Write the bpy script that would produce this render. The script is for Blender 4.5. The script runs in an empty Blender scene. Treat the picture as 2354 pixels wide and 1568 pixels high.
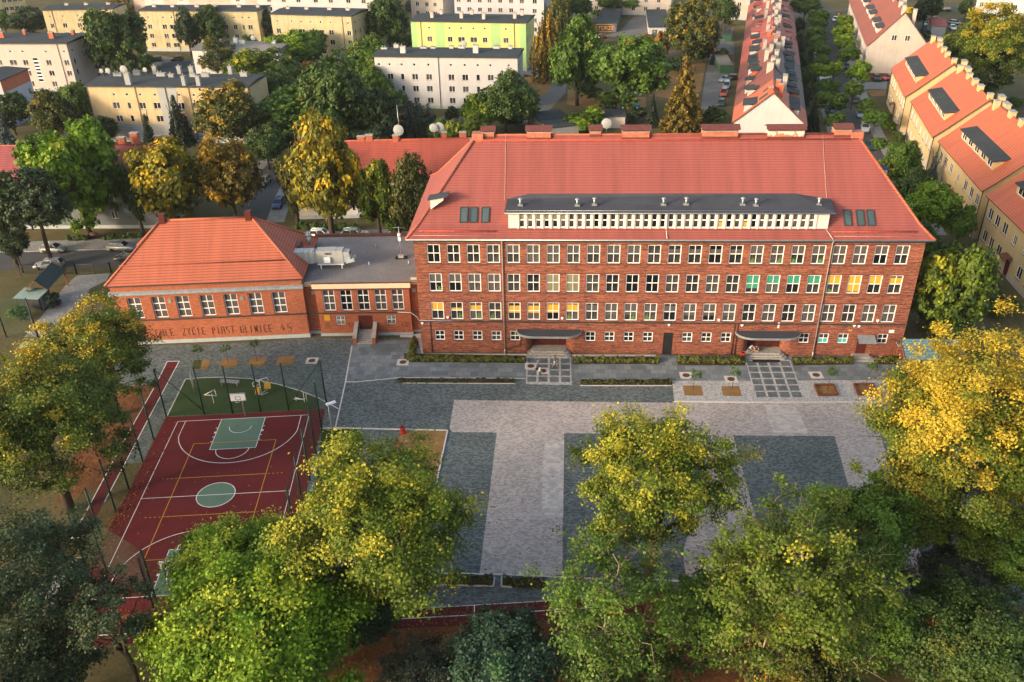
import bpy, math, random
import numpy as np
from mathutils import Vector, Matrix
R = math.radians
rng = random.Random(7)
S = bpy.context.scene
COL = S.collection
# ---------------------------------------------------------------- camera, light, exposure
PITCH, ROLL, YAW = R(29.9755), R(-1.2931), R(-3.5668)
CAM = np.array([23.7045, -95.3697, 56.8525])
FOC = 3444.8987 * 2353 / 4096
K = 2353 / 4096
_cy, _sy = math.cos(YAW), math.sin(YAW)
FW = np.array([_sy * math.cos(PITCH), _cy * math.cos(PITCH), -math.sin(PITCH)])
_r = np.array([_cy, -_sy, 0.0]); _u = np.cross(_r, FW)
RT = math.cos(ROLL) * _r + math.sin(ROLL) * _u
UP = -math.sin(ROLL) * _r + math.cos(ROLL) * _u
cd = bpy.data.cameras.new('camera')
cam = bpy.data.objects.new('camera', cd); COL.objects.link(cam)
cd.sensor_width = 36; cd.lens = 36 * FOC / 2353; cd.clip_start = 1; cd.clip_end = 3000
m = Matrix.Identity(4)
for i_ in range(3):
    m[i_][0] = RT[i_]; m[i_][1] = UP[i_]; m[i_][2] = -FW[i_]; m[i_][3] = CAM[i_]
cam.matrix_world = m
S.camera = cam
SUN_EL, SUN_AZ = 14.0, (-0.83, -0.56)      # low sun from the left, behind the camera
wd = bpy.data.worlds.new('World'); S.world = wd; wd.use_nodes = True
nt = wd.node_tree; bg = nt.nodes['Background']
sky = nt.nodes.new('ShaderNodeTexSky'); sky.sky_type = 'NISHITA'; sky.sun_disc = False
sky.sun_elevation = R(SUN_EL); sky.sun_rotation = math.atan2(SUN_AZ[0], SUN_AZ[1])
sky.air_density = 1.2; sky.dust_density = 4.0; sky.ozone_density = 0.6
nt.links.new(sky.outputs[0], bg.inputs[0]); bg.inputs[1].default_value = 0.14
sl = bpy.data.lights.new('sun', 'SUN'); sl.energy = 1.5; sl.angle = R(8.0); sl.color = (1.0, .84, .66)
so = bpy.data.objects.new('sun', sl); COL.objects.link(so)
_ce = math.cos(R(SUN_EL))
so.rotation_euler = Vector((SUN_AZ[0] * _ce, SUN_AZ[1] * _ce, math.sin(R(SUN_EL)))).to_track_quat('Z', 'Y').to_euler()
S.view_settings.view_transform = 'Standard'; S.view_settings.look = 'None'
S.view_settings.exposure = 1.5; S.view_settings.gamma = 1
S.render.engine = 'CYCLES'
S.cycles.max_bounces = 5; S.cycles.diffuse_bounces = 2; S.cycles.glossy_bounces = 2
S.cycles.transparent_max_bounces = 12; S.cycles.transmission_bounces = 3
# ---------------------------------------------------------------- photogrammetry: photo pixel -> world point
def ray(u, v): return FW * FOC + RT * (u - 1176.5) - UP * (v - 784)
def G(p, z=0.0):
    d = ray(*p); return Vector(CAM + d * ((z - CAM[2]) / d[2]))
def PY(p, y=0.0):
    d = ray(*p); return Vector(CAM + d * ((y - CAM[1]) / d[1]))
def PLANE(p, o, n):
    d = ray(*p); o = np.array(o); n = np.array(n); return Vector(CAM + d * (((o - CAM) @ n) / (d @ n)))
def PJ(P):
    d = np.array(P, float) - CAM; z = d @ FW
    return 1176.5 + FOC * (d @ RT) / z, 784 - FOC * (d @ UP) / z, z
def HT(P, v):
    lo, hi = -5, 70
    for _ in range(40):
        q = (lo + hi) / 2
        if PJ((P[0], P[1], P[2] + q))[1] > v: lo = q
        else: hi = q
    return lo
def CR(ox, oy, w=1024, iw=2294): return lambda x, y: ((ox + x * w / iw) * K, (oy + y * w / iw) * K)
ca = CR(0, 0); cb = CR(1024, 0); cc = CR(2048, 0); cdd = CR(3072, 0); ce = CR(0, 650); cf = CR(1024, 650)
cg = CR(1600, 450); ch = CR(2624, 450); ci = CR(1600, 950); cj = CR(2624, 950); ck = CR(3072, 650); cl = CR(400, 1350)
cm = CR(0, 2029); cn = CR(1024, 2029); co = CR(2048, 2029); cp = CR(3072, 2029)
cq = CR(1300, 1550, 1100, 2029); cr = CR(2300, 1550, 1100, 1160); cs = CR(0, 1150, 1000, 1120); ct = CR(3300, 1150, 796, 892)
cu = CR(3300, 0, 796, 1345); cv = CR(2800, 0, 600, 1075); cw = CR(2100, 0, 800, 1345)
# ---------------------------------------------------------------- materials
def new_mat(name):
    mt = bpy.data.materials.new(name); mt.use_nodes = True
    nt = mt.node_tree; b = nt.nodes['Principled BSDF']
    return mt, nt, b
def N(nt, t, **kw):
    n = nt.nodes.new(t)
    for k, v in kw.items():
        if k in n.inputs: n.inputs[k].default_value = v
        else: setattr(n, k, v)
    return n
def coords(nt, kind='UV', scale=(1, 1, 1)):
    tc = N(nt, 'ShaderNodeTexCoord'); mp = N(nt, 'ShaderNodeMapping')
    mp.inputs['Scale'].default_value = scale
    nt.links.new(tc.outputs[kind], mp.inputs[0]); return mp.outputs[0]
def noise(nt, vec, scale, detail=3.0, rough=.6):
    n = N(nt, 'ShaderNodeTexNoise'); n.inputs['Scale'].default_value = scale
    n.inputs['Detail'].default_value = detail; n.inputs['Roughness'].default_value = rough
    nt.links.new(vec, n.inputs['Vector']); return n.outputs['Fac']
def ramp(nt, fac, stops):
    r = N(nt, 'ShaderNodeValToRGB'); el = r.color_ramp.elements
    while len(el) < len(stops): el.new(.5)
    for e, (p, c) in zip(el, stops): e.position = p; e.color = (*c, 1)
    nt.links.new(fac, r.inputs[0]); return r.outputs[0]
def mixc(nt, fac, a, b, mode='MIX'):
    n = N(nt, 'ShaderNodeMix'); n.data_type = 'RGBA'; n.blend_type = mode
    for s, k in ((fac, 0), (a, 6), (b, 7)):
        if isinstance(s, (int, float)): n.inputs[k].default_value = s
        elif isinstance(s, tuple): n.inputs[k].default_value = (*s, 1)
        else: nt.links.new(s, n.inputs[k])
    return n.outputs[2]
def bump(nt, b, h, strength=.4, dist=.05):
    n = N(nt, 'ShaderNodeBump'); n.inputs['Strength'].default_value = strength; n.inputs['Distance'].default_value = dist
    nt.links.new(h, n.inputs['Height']); nt.links.new(n.outputs[0], b.inputs['Normal'])
def flat(name, c, rough=.7, metal=0.0, var=.12, scale=1.5, spec=.3):
    mt, nt, b = new_mat(name)
    v = coords(nt, 'Object')
    f = noise(nt, v, scale, 5.0)
    lo = tuple(x * (1 - var) for x in c); hi = tuple(min(1, x * (1 + var)) for x in c)
    nt.links.new(ramp(nt, f, [(.3, lo), (.7, hi)]), b.inputs['Base Color'])
    b.inputs['Roughness'].default_value = rough; b.inputs['Metallic'].default_value = metal
    b.inputs['Specular IOR Level'].default_value = spec
    return mt
def brickmat(name, stops, w, h, mortar, ms=.008, rough=.85, streak=(.9, 9.0, 1), sm=.75, stain=.25, bumps=.3, big=.12, spec=.3):
    """units laid in rows: colour per unit, streaks across units, broad weathering"""
    mt, nt, b = new_mat(name)
    v = coords(nt, 'UV')
    br = N(nt, 'ShaderNodeTexBrick'); br.offset = .5
    nt.links.new(v, br.inputs['Vector'])
    br.inputs['Scale'].default_value = 1; br.inputs['Mortar Size'].default_value = ms
    br.inputs['Brick Width'].default_value = w; br.inputs['Row Height'].default_value = h
    br.inputs['Color1'].default_value = (0, 0, 0, 1); br.inputs['Color2'].default_value = (1, 1, 1, 1)
    br.inputs['Mortar'].default_value = (.5, .5, .5, 1)
    st = noise(nt, coords(nt, 'UV', streak), 1.0, 4.0)
    f = mixc(nt, sm, br.outputs['Color'], st)
    bw = N(nt, 'ShaderNodeRGBToBW'); nt.links.new(f, bw.inputs[0])
    c = ramp(nt, bw.outputs[0], stops)
    c = mixc(nt, br.outputs['Fac'], c, mortar)
    bn = noise(nt, v, big, 6.0)
    c = mixc(nt, stain, c, ramp(nt, bn, [(.3, (.35, .35, .36)), (.7, (1, 1, 1))]), 'MULTIPLY')
    nt.links.new(c, b.inputs['Base Color'])
    b.inputs['Roughness'].default_value = rough; b.inputs['Specular IOR Level'].default_value = spec
    if bumps:
        inv = N(nt, 'ShaderNodeMath', operation='SUBTRACT'); inv.inputs[0].default_value = 1
        nt.links.new(br.outputs['Fac'], inv.inputs[1])
        ad = N(nt, 'ShaderNodeMath', operation='ADD'); nt.links.new(inv.outputs[0], ad.inputs[0]); nt.links.new(bw.outputs[0], ad.inputs[1])
        bump(nt, b, ad.outputs[0], bumps, .03)
    return mt
def tilemat(name, c, var=.18, gauge=.34, lines=.55, patch=None, rough=.6):
    """interlocking roof tiles: rows down the slope, waves across"""
    mt, nt, b = new_mat(name)
    v = coords(nt, 'UV')
    sx = N(nt, 'ShaderNodeSeparateXYZ'); nt.links.new(v, sx.inputs[0])
    dv = N(nt, 'ShaderNodeMath', operation='DIVIDE'); dv.inputs[1].default_value = gauge; nt.links.new(sx.outputs[1], dv.inputs[0])
    fr = N(nt, 'ShaderNodeMath', operation='FRACT'); nt.links.new(dv.outputs[0], fr.inputs[0])
    du = N(nt, 'ShaderNodeMath', operation='MULTIPLY'); du.inputs[1].default_value = 2 * math.pi / .3; nt.links.new(sx.outputs[0], du.inputs[0])
    si = N(nt, 'ShaderNodeMath', operation='SINE'); nt.links.new(du.outputs[0], si.inputs[0])
    hgt = N(nt, 'ShaderNodeMath', operation='MULTIPLY_ADD'); hgt.inputs[1].default_value = .04
    nt.links.new(si.outputs[0], hgt.inputs[0])
    iv = N(nt, 'ShaderNodeMath', operation='SUBTRACT'); iv.inputs[0].default_value = 1.0; nt.links.new(fr.outputs[0], iv.inputs[1])
    nt.links.new(iv.outputs[0], hgt.inputs[2])
    n1 = noise(nt, v, .12, 4.0)
    n2 = noise(nt, coords(nt, 'UV', (1.3, 2.9, 1)), 1.0, 3.0, .7); f = mixc(nt, .5, n2, n1)
    bw = N(nt, 'ShaderNodeRGBToBW'); nt.links.new(f, bw.inputs[0])
    lo = tuple(x * (1 - var) for x in c); hi = tuple(x * (1 + var) for x in c)
    col = ramp(nt, bw.outputs[0], [(.25, lo), (.75, hi)])
    if patch:
        pn = noise(nt, coords(nt, 'UV', (.5, 1, 1)), .9, 4.0, .7)
        col = mixc(nt, ramp(nt, pn, [(.62, (0, 0, 0)), (.80, (.4, .4, .4))]), col, patch)
    col = mixc(nt, 1.0, col, ramp(nt, noise(nt, coords(nt, 'UV', (.9, .07, 1)), 1.0, 5.0, .65), [(.32, (.80, .80, .81)), (.6, (1, 1, 1))]), 'MULTIPLY')
    jl = ramp(nt, fr.outputs[0], [(0, (1 - lines,) * 3), (.18, (1 - lines,) * 3), (.36, (1, 1, 1))])  # tile joint lines, with the joint shadow put into the colour
    col = mixc(nt, 1.0, col, jl, 'MULTIPLY')
    nt.links.new(col, b.inputs['Base Color']); b.inputs['Roughness'].default_value = rough
    b.inputs['Specular IOR Level'].default_value = .35
    bump(nt, b, hgt.outputs[0], .55, .06)
    return mt
def groundmat(name, stops, scale=.6, fine=7.0, rough=.95, bumps=.4):
    mt, nt, b = new_mat(name)
    v = coords(nt, 'Object')
    f = mixc(nt, .45, noise(nt, v, scale, 6.0, .65), noise(nt, v, fine, 4.0, .7))
    bw = N(nt, 'ShaderNodeRGBToBW'); nt.links.new(f, bw.inputs[0])
    nt.links.new(ramp(nt, bw.outputs[0], stops), b.inputs['Base Color'])
    b.inputs['Roughness'].default_value = rough; b.inputs['Specular IOR Level'].default_value = .15
    if bumps: bump(nt, b, bw.outputs[0], bumps, .15)
    return mt
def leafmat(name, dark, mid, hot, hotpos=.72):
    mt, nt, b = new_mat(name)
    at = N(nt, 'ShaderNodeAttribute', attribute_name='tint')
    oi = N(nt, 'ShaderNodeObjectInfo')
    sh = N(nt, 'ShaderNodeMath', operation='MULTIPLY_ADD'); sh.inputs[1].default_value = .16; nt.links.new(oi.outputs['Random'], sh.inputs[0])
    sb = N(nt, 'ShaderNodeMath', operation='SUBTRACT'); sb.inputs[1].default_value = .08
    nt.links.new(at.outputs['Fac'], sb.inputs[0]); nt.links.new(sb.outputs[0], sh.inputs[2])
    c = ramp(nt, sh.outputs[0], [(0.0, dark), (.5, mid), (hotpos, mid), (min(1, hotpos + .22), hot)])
    nt.links.new(c, b.inputs['Base Color']); b.inputs['Roughness'].default_value = .55
    b.inputs['Specular IOR Level'].default_value = .25
    tr = N(nt, 'ShaderNodeBsdfTranslucent'); nt.links.new(c, tr.inputs[0])
    mx = N(nt, 'ShaderNodeMixShader'); mx.inputs[0].default_value = .22
    out = nt.nodes['Material Output']
    nt.links.new(b.outputs[0], mx.inputs[1]); nt.links.new(tr.outputs[0], mx.inputs[2]); nt.links.new(mx.outputs[0], out.inputs[0])
    return mt
def glassmat(name, lo, hi, rough=.06):
    mt, nt, b = new_mat(name)
    oi = N(nt, 'ShaderNodeObjectInfo')
    v = coords(nt, 'Object'); f = noise(nt, v, 1.6, 3.0)
    ad = N(nt, 'ShaderNodeMath', operation='MULTIPLY'); nt.links.new(f, ad.inputs[0]); nt.links.new(oi.outputs['Random'], ad.inputs[1])
    nt.links.new(ramp(nt, ad.outputs[0], [(.1, lo), (.5, hi)]), b.inputs['Base Color'])
    b.inputs['Roughness'].default_value = rough; b.inputs['Specular IOR Level'].default_value = .5
    return mt
M = {}
M['klinker'] = brickmat('klinker_brick', [(.30, (.05, .026, .025)), (.42, (.17, .062, .044)), (.53, (.36, .112, .066)), (.72, (.52, .20, .11))], .26, .08, (.11, .05, .038), .006, streak=(.6, 6.5, 1), stain=.3, sm=.82)
M['gymbrick'] = brickmat('gym_brick', [(.25, (.23, .07, .038)), (.5, (.43, .128, .065)), (.75, (.56, .19, .095))], .26, .08, (.2, .075, .045), .006, streak=(.7, 9, 1), stain=.22)
M['tile_school'] = tilemat('school_roof_tile', (.31, .086, .073), .06, .36, .34, (.265, .088, .088))
M['tile_gym'] = tilemat('gym_roof_tile', (.44, .12, .066), .07, .38, .5, (.39, .115, .078))
M['tile_orange'] = tilemat('orange_roof_tile', (.50, .13, .062), .10, .34, .35, (.43, .115, .06))
M['tile_brown'] = tilemat('brown_roof_tile', (.24, .07, .05), .25, .34, .4, (.16, .07, .07))
M['tile_shaded'] = tilemat('shaded_roof_tile', (.10, .07, .075), .25, .34, .4, (.15, .10, .10))  # for slopes turned from the sun, their shade put into the colour
M['tile_red'] = tilemat('red_roof_tile', (.40, .085, .055), .18, .34, .45, (.28, .08, .07))
M['tile_wine'] = tilemat('wine_roof_tile', (.30, .07, .075), .15, .34, .5)
M['tile_rust'] = tilemat('rust_roof_tile', (.29, .085, .056), .2, .34, .35, (.23, .075, .06))
M['felt'] = groundmat('roof_felt', [(.3, (.028, .035, .04)), (.7, (.065, .075, .082))], .25, 3, .85, .1)
M['felt_grey'] = groundmat('grey_roof_felt', [(.3, (.12, .115, .115)), (.5, (.19, .18, .178)), (.75, (.30, .285, .275))], .22, 3, .85, .1)
M['felt_dormer'] = groundmat('dormer_felt', [(.3, (.038, .042, .055)), (.7, (.075, .08, .098))], .3, 4, .85, .1)
M['white'] = flat('white_paint', (.80, .80, .82), .45, var=.05)
M['offwhite'] = flat('offwhite_plaster', (.60, .56, .53), .8, var=.06, scale=.6)
M['dormerwhite'] = flat('dormer_plaster', (.62, .56, .53), .8, var=.05, scale=.8)
M['cream'] = flat('cream_plaster', (.68, .53, .36), .8, var=.07, scale=.7)
M['zinc'] = flat('zinc_sheet', (.42, .45, .47), .4, .6, .2, 2)
M['darkmetal'] = flat('dark_metal', (.055, .06, .065), .5, .3, .15)
M['black'] = flat('black_rubber', (.015, .015, .017), .7)
M['brownmetal'] = flat('brown_metal', (.16, .055, .045), .5, .2, .2)
M['rustpaint'] = flat('faded_copper_paint', (.42, .15, .10), .7, var=.3, scale=2.0)
M['peel'] = None
M['plinth'] = flat('grey_plinth', (.34, .38, .41), .8, var=.12)
M['concrete'] = flat('concrete', (.33, .31, .29), .85, var=.25, scale=2.5)
M['stone_l'] = flat('pale_kerb_stone', (.52, .49, .46), .85, var=.15, scale=3)
M['door_brown'] = flat('brown_door', (.085, .018, .014), .5, var=.2, scale=5)
M['door_black'] = flat('black_door', (.02, .02, .022), .4)
M['soil'] = groundmat('dark_soil', [(.3, (.03, .02, .014)), (.7, (.085, .055, .035))], 1.5, 9)
M['blind_y'] = flat('yellow_blind', (.62, .33, .035), .35, var=.04)
M['blind_g'] = flat('green_blind', (.045, .26, .17), .35, var=.05)
M['blind_d'] = flat('grey_blind', (.085, .08, .08), .35, var=.08)
_m, _n, _b = new_mat('striped_blind'); _w = N(_n, 'ShaderNodeTexWave'); _w.inputs['Scale'].default_value = 2.2; _n.links.new(coords(_n, 'Object'), _w.inputs['Vector']); _w.inputs['Distortion'].default_value = .6
_n.links.new(ramp(_n, _w.outputs['Fac'], [(.35, (.03, .03, .03)), (.6, (.34, .31, .17))]), _b.inputs['Base Color']); M['blind_s'] = _m
M['blind_t'] = flat('teal_poster', (.06, .42, .42), .5, var=.2)
M['plant'] = flat('houseplant_leaf', (.10, .20, .04), .6, var=.5, scale=12)
M['glass'] = glassmat('window_glass', (.006, .007, .009), (.095, .085, .078))
M['glass_far'] = glassmat('flat_window_glass', (.012, .014, .017), (.085, .08, .078), .12)
M['skyglass'] = glassmat('skylight_glass', (.05, .085, .09), (.09, .13, .135), .1)
M['trunk'] = flat('tree_bark', (.055, .04, .03), .95, var=.4, scale=3)
M['bark_pale'] = flat('pale_bark', (.27, .21, .155), .9, var=.3, scale=3)
M['leaf_green'] = leafmat('green_leaves', (.026, .058, .011), (.088, .165, .020), (.22, .22, .03), .74)
M['leaf_dark'] = leafmat('dark_green_leaves', (.022, .046, .013), (.062, .110, .024), (.17, .17, .03), .74)
M['leaf_deep'] = leafmat('deep_green_leaves', (.019, .034, .018), (.046, .074, .032), (.14, .14, .035), .78)
M['leaf_bright'] = leafmat('bright_green_leaves', (.035, .085, .006), (.14, .25, .012), (.42, .46, .04), .60)
M['leaf_lime'] = leafmat('lime_yellow_leaves', (.026, .052, .008), (.105, .158, .015), (.42, .38, .03), .60)
M['leaf_fall_sun'] = leafmat('green_gold_sunlit_leaves', (.026, .052, .009), (.105, .15, .016), (.48, .35, .03), .55)  # autumn gold that also paints low sunlight onto the crown tops
M['leaf_yellow'] = leafmat('yellow_leaves', (.05, .065, .012), (.19, .18, .02), (.60, .42, .025), .50)
M['leaf_golden'] = leafmat('golden_leaves', (.05, .045, .012), (.15, .115, .018), (.50, .29, .025), .55)
M['leaf_olive'] = leafmat('olive_leaves', (.028, .038, .012), (.075, .09, .02), (.34, .23, .025), .64)
M['leaf_orange'] = leafmat('orange_leaves', (.12, .06, .02), (.30, .13, .03), (.45, .22, .04), .6)
M['leaf_grey'] = leafmat('grey_green_leaves', (.035, .045, .03), (.085, .10, .062), (.18, .17, .09), .75)
M['leaf_teal'] = leafmat('teal_green_leaves', (.02, .046, .032), (.05, .10, .06), (.09, .19, .06), .75)
M['leaf_spruce'] = leafmat('spruce_needles', (.016, .026, .018), (.035, .055, .035), (.07, .09, .05), .8)
M['leaf_larch'] = leafmat('larch_needles', (.06, .055, .012), (.20, .14, .02), (.42, .26, .03), .6)
M['leaf_blue'] = leafmat('blue_spruce_needles', (.03, .05, .05), (.08, .11, .11), (.15, .18, .17), .8)
M['leaf_hedge'] = leafmat('hedge_leaves', (.05, .06, .012), (.14, .15, .03), (.30, .26, .06), .7)
M['leaf_hedge2'] = leafmat('low_hedge_leaves', (.028, .032, .012), (.075, .075, .022), (.16, .12, .03), .75)
# ---------------------------------------------------------------- mesh builder
class MB:
    def __init__(s): s.v = []; s.f = []; s.mi = []; s.sm = []
    def face(s, pts, m=0, sm=False):
        k = len(s.v); s.v += [tuple(p) for p in pts]; s.f.append(tuple(range(k, k + len(pts)))); s.mi.append(m); s.sm.append(sm)
    def hexa(s, b, t, m=0, caps='bt'):
        n = len(b)
        for q in range(n):
            r_ = (q + 1) % n; s.face([b[q], b[r_], t[r_], t[q]], m)
        if 't' in caps: s.face(t, m)
        if 'b' in caps: s.face(b[::-1], m)
    def box(s, x0, x1, y0, y1, z0, z1, m=0):
        s.hexa([(x0, y0, z0), (x1, y0, z0), (x1, y1, z0), (x0, y1, z0)], [(x0, y0, z1), (x1, y0, z1), (x1, y1, z1), (x0, y1, z1)], m)
    def prism(s, poly, z0, z1, m=0, caps='bt'):
        s.hexa([(x, y, z0) for x, y in poly], [(x, y, z1) for x, y in poly], m, caps)
    def extrude(s, prof, o, ax, az, d, m=0):
        """2-D outline (along ax, az) pushed along d"""
        o = Vector(o); ax = Vector(ax); az = Vector(az); d = Vector(d)
        a_ = [o + ax * p[0] + az * p[1] for p in prof]; b_ = [p + d for p in a_]
        s.hexa(a_, b_, m)
    def tube(s, path, r, n=6, m=0, r1=None, cap=True):
        path = [Vector(p) for p in path]; L = len(path); rings = []
        for q, p in enumerate(path):
            t = (path[min(q + 1, L - 1)] - path[max(q - 1, 0)]).normalized()
            x = t.orthogonal().normalized() if q == 0 else (x - t * x.dot(t)).normalized()
            y = t.cross(x); rr = r if r1 is None else r + (r1 - r) * q / (L - 1)
            k = len(s.v)
            s.v += [tuple(p + (x * math.cos(2 * math.pi * e / n) + y * math.sin(2 * math.pi * e / n)) * rr) for e in range(n)]
            rings.append(k)
        for q in range(L - 1):
            for e in range(n):
                e2 = (e + 1) % n
                s.f.append((rings[q] + e, rings[q] + e2, rings[q + 1] + e2, rings[q + 1] + e)); s.mi.append(m); s.sm.append(True)
        if cap:
            s.f.append(tuple(rings[0] + e for e in range(n))[::-1]); s.f.append(tuple(rings[-1] + e for e in range(n)))
            s.mi += [m, m]; s.sm += [False, False]
    def lathe(s, prof, n=12, m=0, c=(0, 0)):
        ks = []
        for r_, z in prof:
            ks.append(len(s.v)); s.v += [(c[0] + r_ * math.cos(2 * math.pi * e / n), c[1] + r_ * math.sin(2 * math.pi * e / n), z) for e in range(n)]
        for q in range(len(prof) - 1):
            for e in range(n):
                e2 = (e + 1) % n
                s.f.append((ks[q] + e, ks[q] + e2, ks[q + 1] + e2, ks[q + 1] + e)); s.mi.append(m); s.sm.append(True)
        s.f.append(tuple(ks[0] + e for e in range(n))[::-1]); s.f.append(tuple(ks[-1] + e for e in range(n))); s.mi += [m, m]; s.sm += [False, False]
    def mesh(s, name, mats):
        me = bpy.data.meshes.new(name); me.from_pydata(s.v, [], s.f)
        for mt in mats: me.materials.append(mt)
        me.polygons.foreach_set('material_index', s.mi); me.polygons.foreach_set('use_smooth', s.sm)
        uv = me.uv_layers.new(name='UVMap'); V = s.v; out = []
        for f, p in zip(s.f, me.polygons):
            n = p.normal
            if abs(n.z) > .985: out += [c for q in f for c in V[q][:2]]
            else:
                h = math.hypot(n.x, n.y); tx, ty = -n.y / h, n.x / h
                bx, by, bz = -ty * 0 - 0 * 0, 0, 0
                b_ = Vector((n.x, n.y, n.z)).cross(Vector((tx, ty, 0)))
                for q in f:
                    x, y, z = V[q]; out += [x * tx + y * ty, x * b_.x + y * b_.y + z * b_.z]
        uv.data.foreach_set('uv', out)
        me.update(); return me
    def build(s, name, mats, parent=None, loc=None, rz=0):
        if not isinstance(mats, (list, tuple)): mats = [mats]
        return put(s.mesh(name, mats), name, parent, loc, rz)
def put(me, name, parent=None, loc=None, rz=0, scale=None):
    o = bpy.data.objects.new(name, me); COL.objects.link(o)
    if parent is not None: o.parent = parent
    if loc is not None: o.location = loc
    if rz: o.rotation_euler.z = rz
    if scale is not None: o.scale = scale
    return o
def tag(o, label, cat, group=None, kind=None):
    if label: o['label'] = label
    if cat: o['category'] = cat
    if group: o['group'] = group
    if kind: o['kind'] = kind
    return o
def thing(name, label, cat, loc=(0, 0, 0), rz=0, group=None):
    o = bpy.data.objects.new(name, None); COL.objects.link(o); o.empty_display_size = .5
    o.location = loc; o.rotation_euler.z = rz
    return tag(o, label, cat, group)
def struct(o):
    o['kind'] = 'structure'; return o
def poly_area(name, pts, z, mt, thick=0, parent=None):
    """a ground sheet: outline given as world points"""
    mb = MB(); q = [(p[0], p[1]) for p in pts]
    ar = sum(q[k][0] * q[(k + 1) % len(q)][1] - q[(k + 1) % len(q)][0] * q[k][1] for k in range(len(q)))
    if ar < 0: q = q[::-1]
    mb.face([(x, y, z) for x, y in q])
    return struct(mb.build(name, mt, parent))
def ribbon(mb, path, w, z, m=0):
    """flat band of width w along a path of (x, y)"""
    P = [Vector((p[0], p[1])) for p in path]; L = []
    for k, p in enumerate(P):
        t = (P[min(k + 1, len(P) - 1)] - P[max(k - 1, 0)]).normalized(); n = Vector((-t.y, t.x)) * w / 2
        L.append((p + n, p - n))
    for (a_, b_), (c_, d_) in zip(L, L[1:]):
        mb.face([(b_.x, b_.y, z), (d_.x, d_.y, z), (c_.x, c_.y, z), (a_.x, a_.y, z)], m)
def gp(fn, *pts): return [G(fn(*p)) for p in pts]
# ---------------------------------------------------------------- walls with real openings, windows
def facade(mb, o, ux, W, z0, z1, holes=(), rev=.16, m=0, mr=None):
    """vertical wall from o along ux, outward normal = ux x z; each hole (x0, x1, z0, z1) gets reveals of depth rev"""
    o = Vector(o); ux = Vector(ux).normalized(); up = Vector((0, 0, 1)); inn = up.cross(ux); mr = m if mr is None else mr
    P = lambda x, z, d=0: o + ux * x + up * z + inn * d
    xs = sorted({0, W, *[h[0] for h in holes], *[h[1] for h in holes]}); zs = sorted({z0, z1, *[h[2] for h in holes], *[h[3] for h in holes]})
    for zi in range(len(zs) - 1):
        za, zb = zs[zi], zs[zi + 1]; run = None
        for xi in range(len(xs) - 1):
            xa, xb = xs[xi], xs[xi + 1]
            hole = any(h[0] <= xa + 1e-6 and h[1] >= xb - 1e-6 and h[2] <= za + 1e-6 and h[3] >= zb - 1e-6 for h in holes)
            if not hole: run = (xa if run is None else run[0], xb) if run else (xa, xb)
            if run and (hole or xi == len(xs) - 2):
                mb.face([P(run[0], za), P(run[1], za), P(run[1], zb), P(run[0], zb)], m); run = None
    for a_, b_, c_, d_, *nb in holes:
        if nb: continue
        mb.face([P(a_, c_), P(a_, c_, rev), P(a_, d_, rev), P(a_, d_)][::-1], mr); mb.face([P(b_, c_), P(b_, c_, rev), P(b_, d_, rev), P(b_, d_)], mr)
        mb.face([P(a_, c_), P(b_, c_), P(b_, c_, rev), P(a_, c_, rev)], mr); mb.face([P(a_, d_), P(b_, d_), P(b_, d_, rev), P(a_, d_, rev)][::-1], mr)
        mb.face([P(a_, c_, rev), P(b_, c_, rev), P(b_, d_, rev), P(a_, d_, rev)], mr)
_wc = {}
def win_meshes(w, h, nx, zt, fw=.09, mw=.08, rev=.16, frame='white', glass='glass'):
    key = (round(w, 3), round(h, 3), nx, tuple(zt), fw, mw, rev, frame, glass)
    if key in _wc: return _wc[key]
    f = MB(); y0, y1 = rev - .10, rev - .015
    f.box(0, w, y0, y1, 0, fw); f.box(0, w, y0, y1, h - fw, h); f.box(0, fw, y0, y1, fw, h - fw); f.box(w - fw, w, y0, y1, fw, h - fw)
    zc = [fw] + [z for t in zt for z in (h * t - mw * .65, h * t + mw * .65)] + [h - fw]
    for t in zt: f.box(fw, w - fw, y0 + .01, y1, h * t - mw * .65, h * t + mw * .65)
    for k in range(1, nx):
        x = w * k / nx
        for q in range(0, len(zc), 2): f.box(x - mw / 2, x + mw / 2, y0 + .015, y1, zc[q], zc[q + 1])
    g = MB(); g.face([(fw, rev - .04, fw), (w - fw, rev - .04, fw), (w - fw, rev - .04, h - fw), (fw, rev - .04, h - fw)])
    s = MB(); s.box(-.05, w + .05, -.09, rev - .11, -.055, -.004)
    r_ = (f.mesh('window', [M[frame]]), g.mesh('pane', [M[glass]]), s.mesh('sill', [M['darkmetal']]))
    _wc[key] = r_; return r_
def window(par, o, ux, x, z, w, h, nx=2, zt=(), sill=True, blind=None, **kw):
    rev = kw.get('rev', .16)
    f, g, s = win_meshes(w, h, nx, zt, **kw)
    o = Vector(o); ux = Vector(ux).normalized(); rz = math.atan2(ux.y, ux.x)
    wo = put(f, 'window', par, o + ux * x + Vector((0, 0, z)), rz)
    put(g, 'pane', wo)
    if sill: put(s, 'sill', wo)
    if blind:
        mt, a_, b_ = blind; fw = kw.get('fw', .09); k = MB()
        for z0, z1 in ([(a_, b_)] if not isinstance(a_, tuple) else [a_, b_]):
            k.face([(fw, rev - .052, z0), (w - fw, rev - .052, z0), (w - fw, rev - .052, z1), (fw, rev - .052, z1)])
        k.build('blind', M[mt], wo)
    return wo
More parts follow.
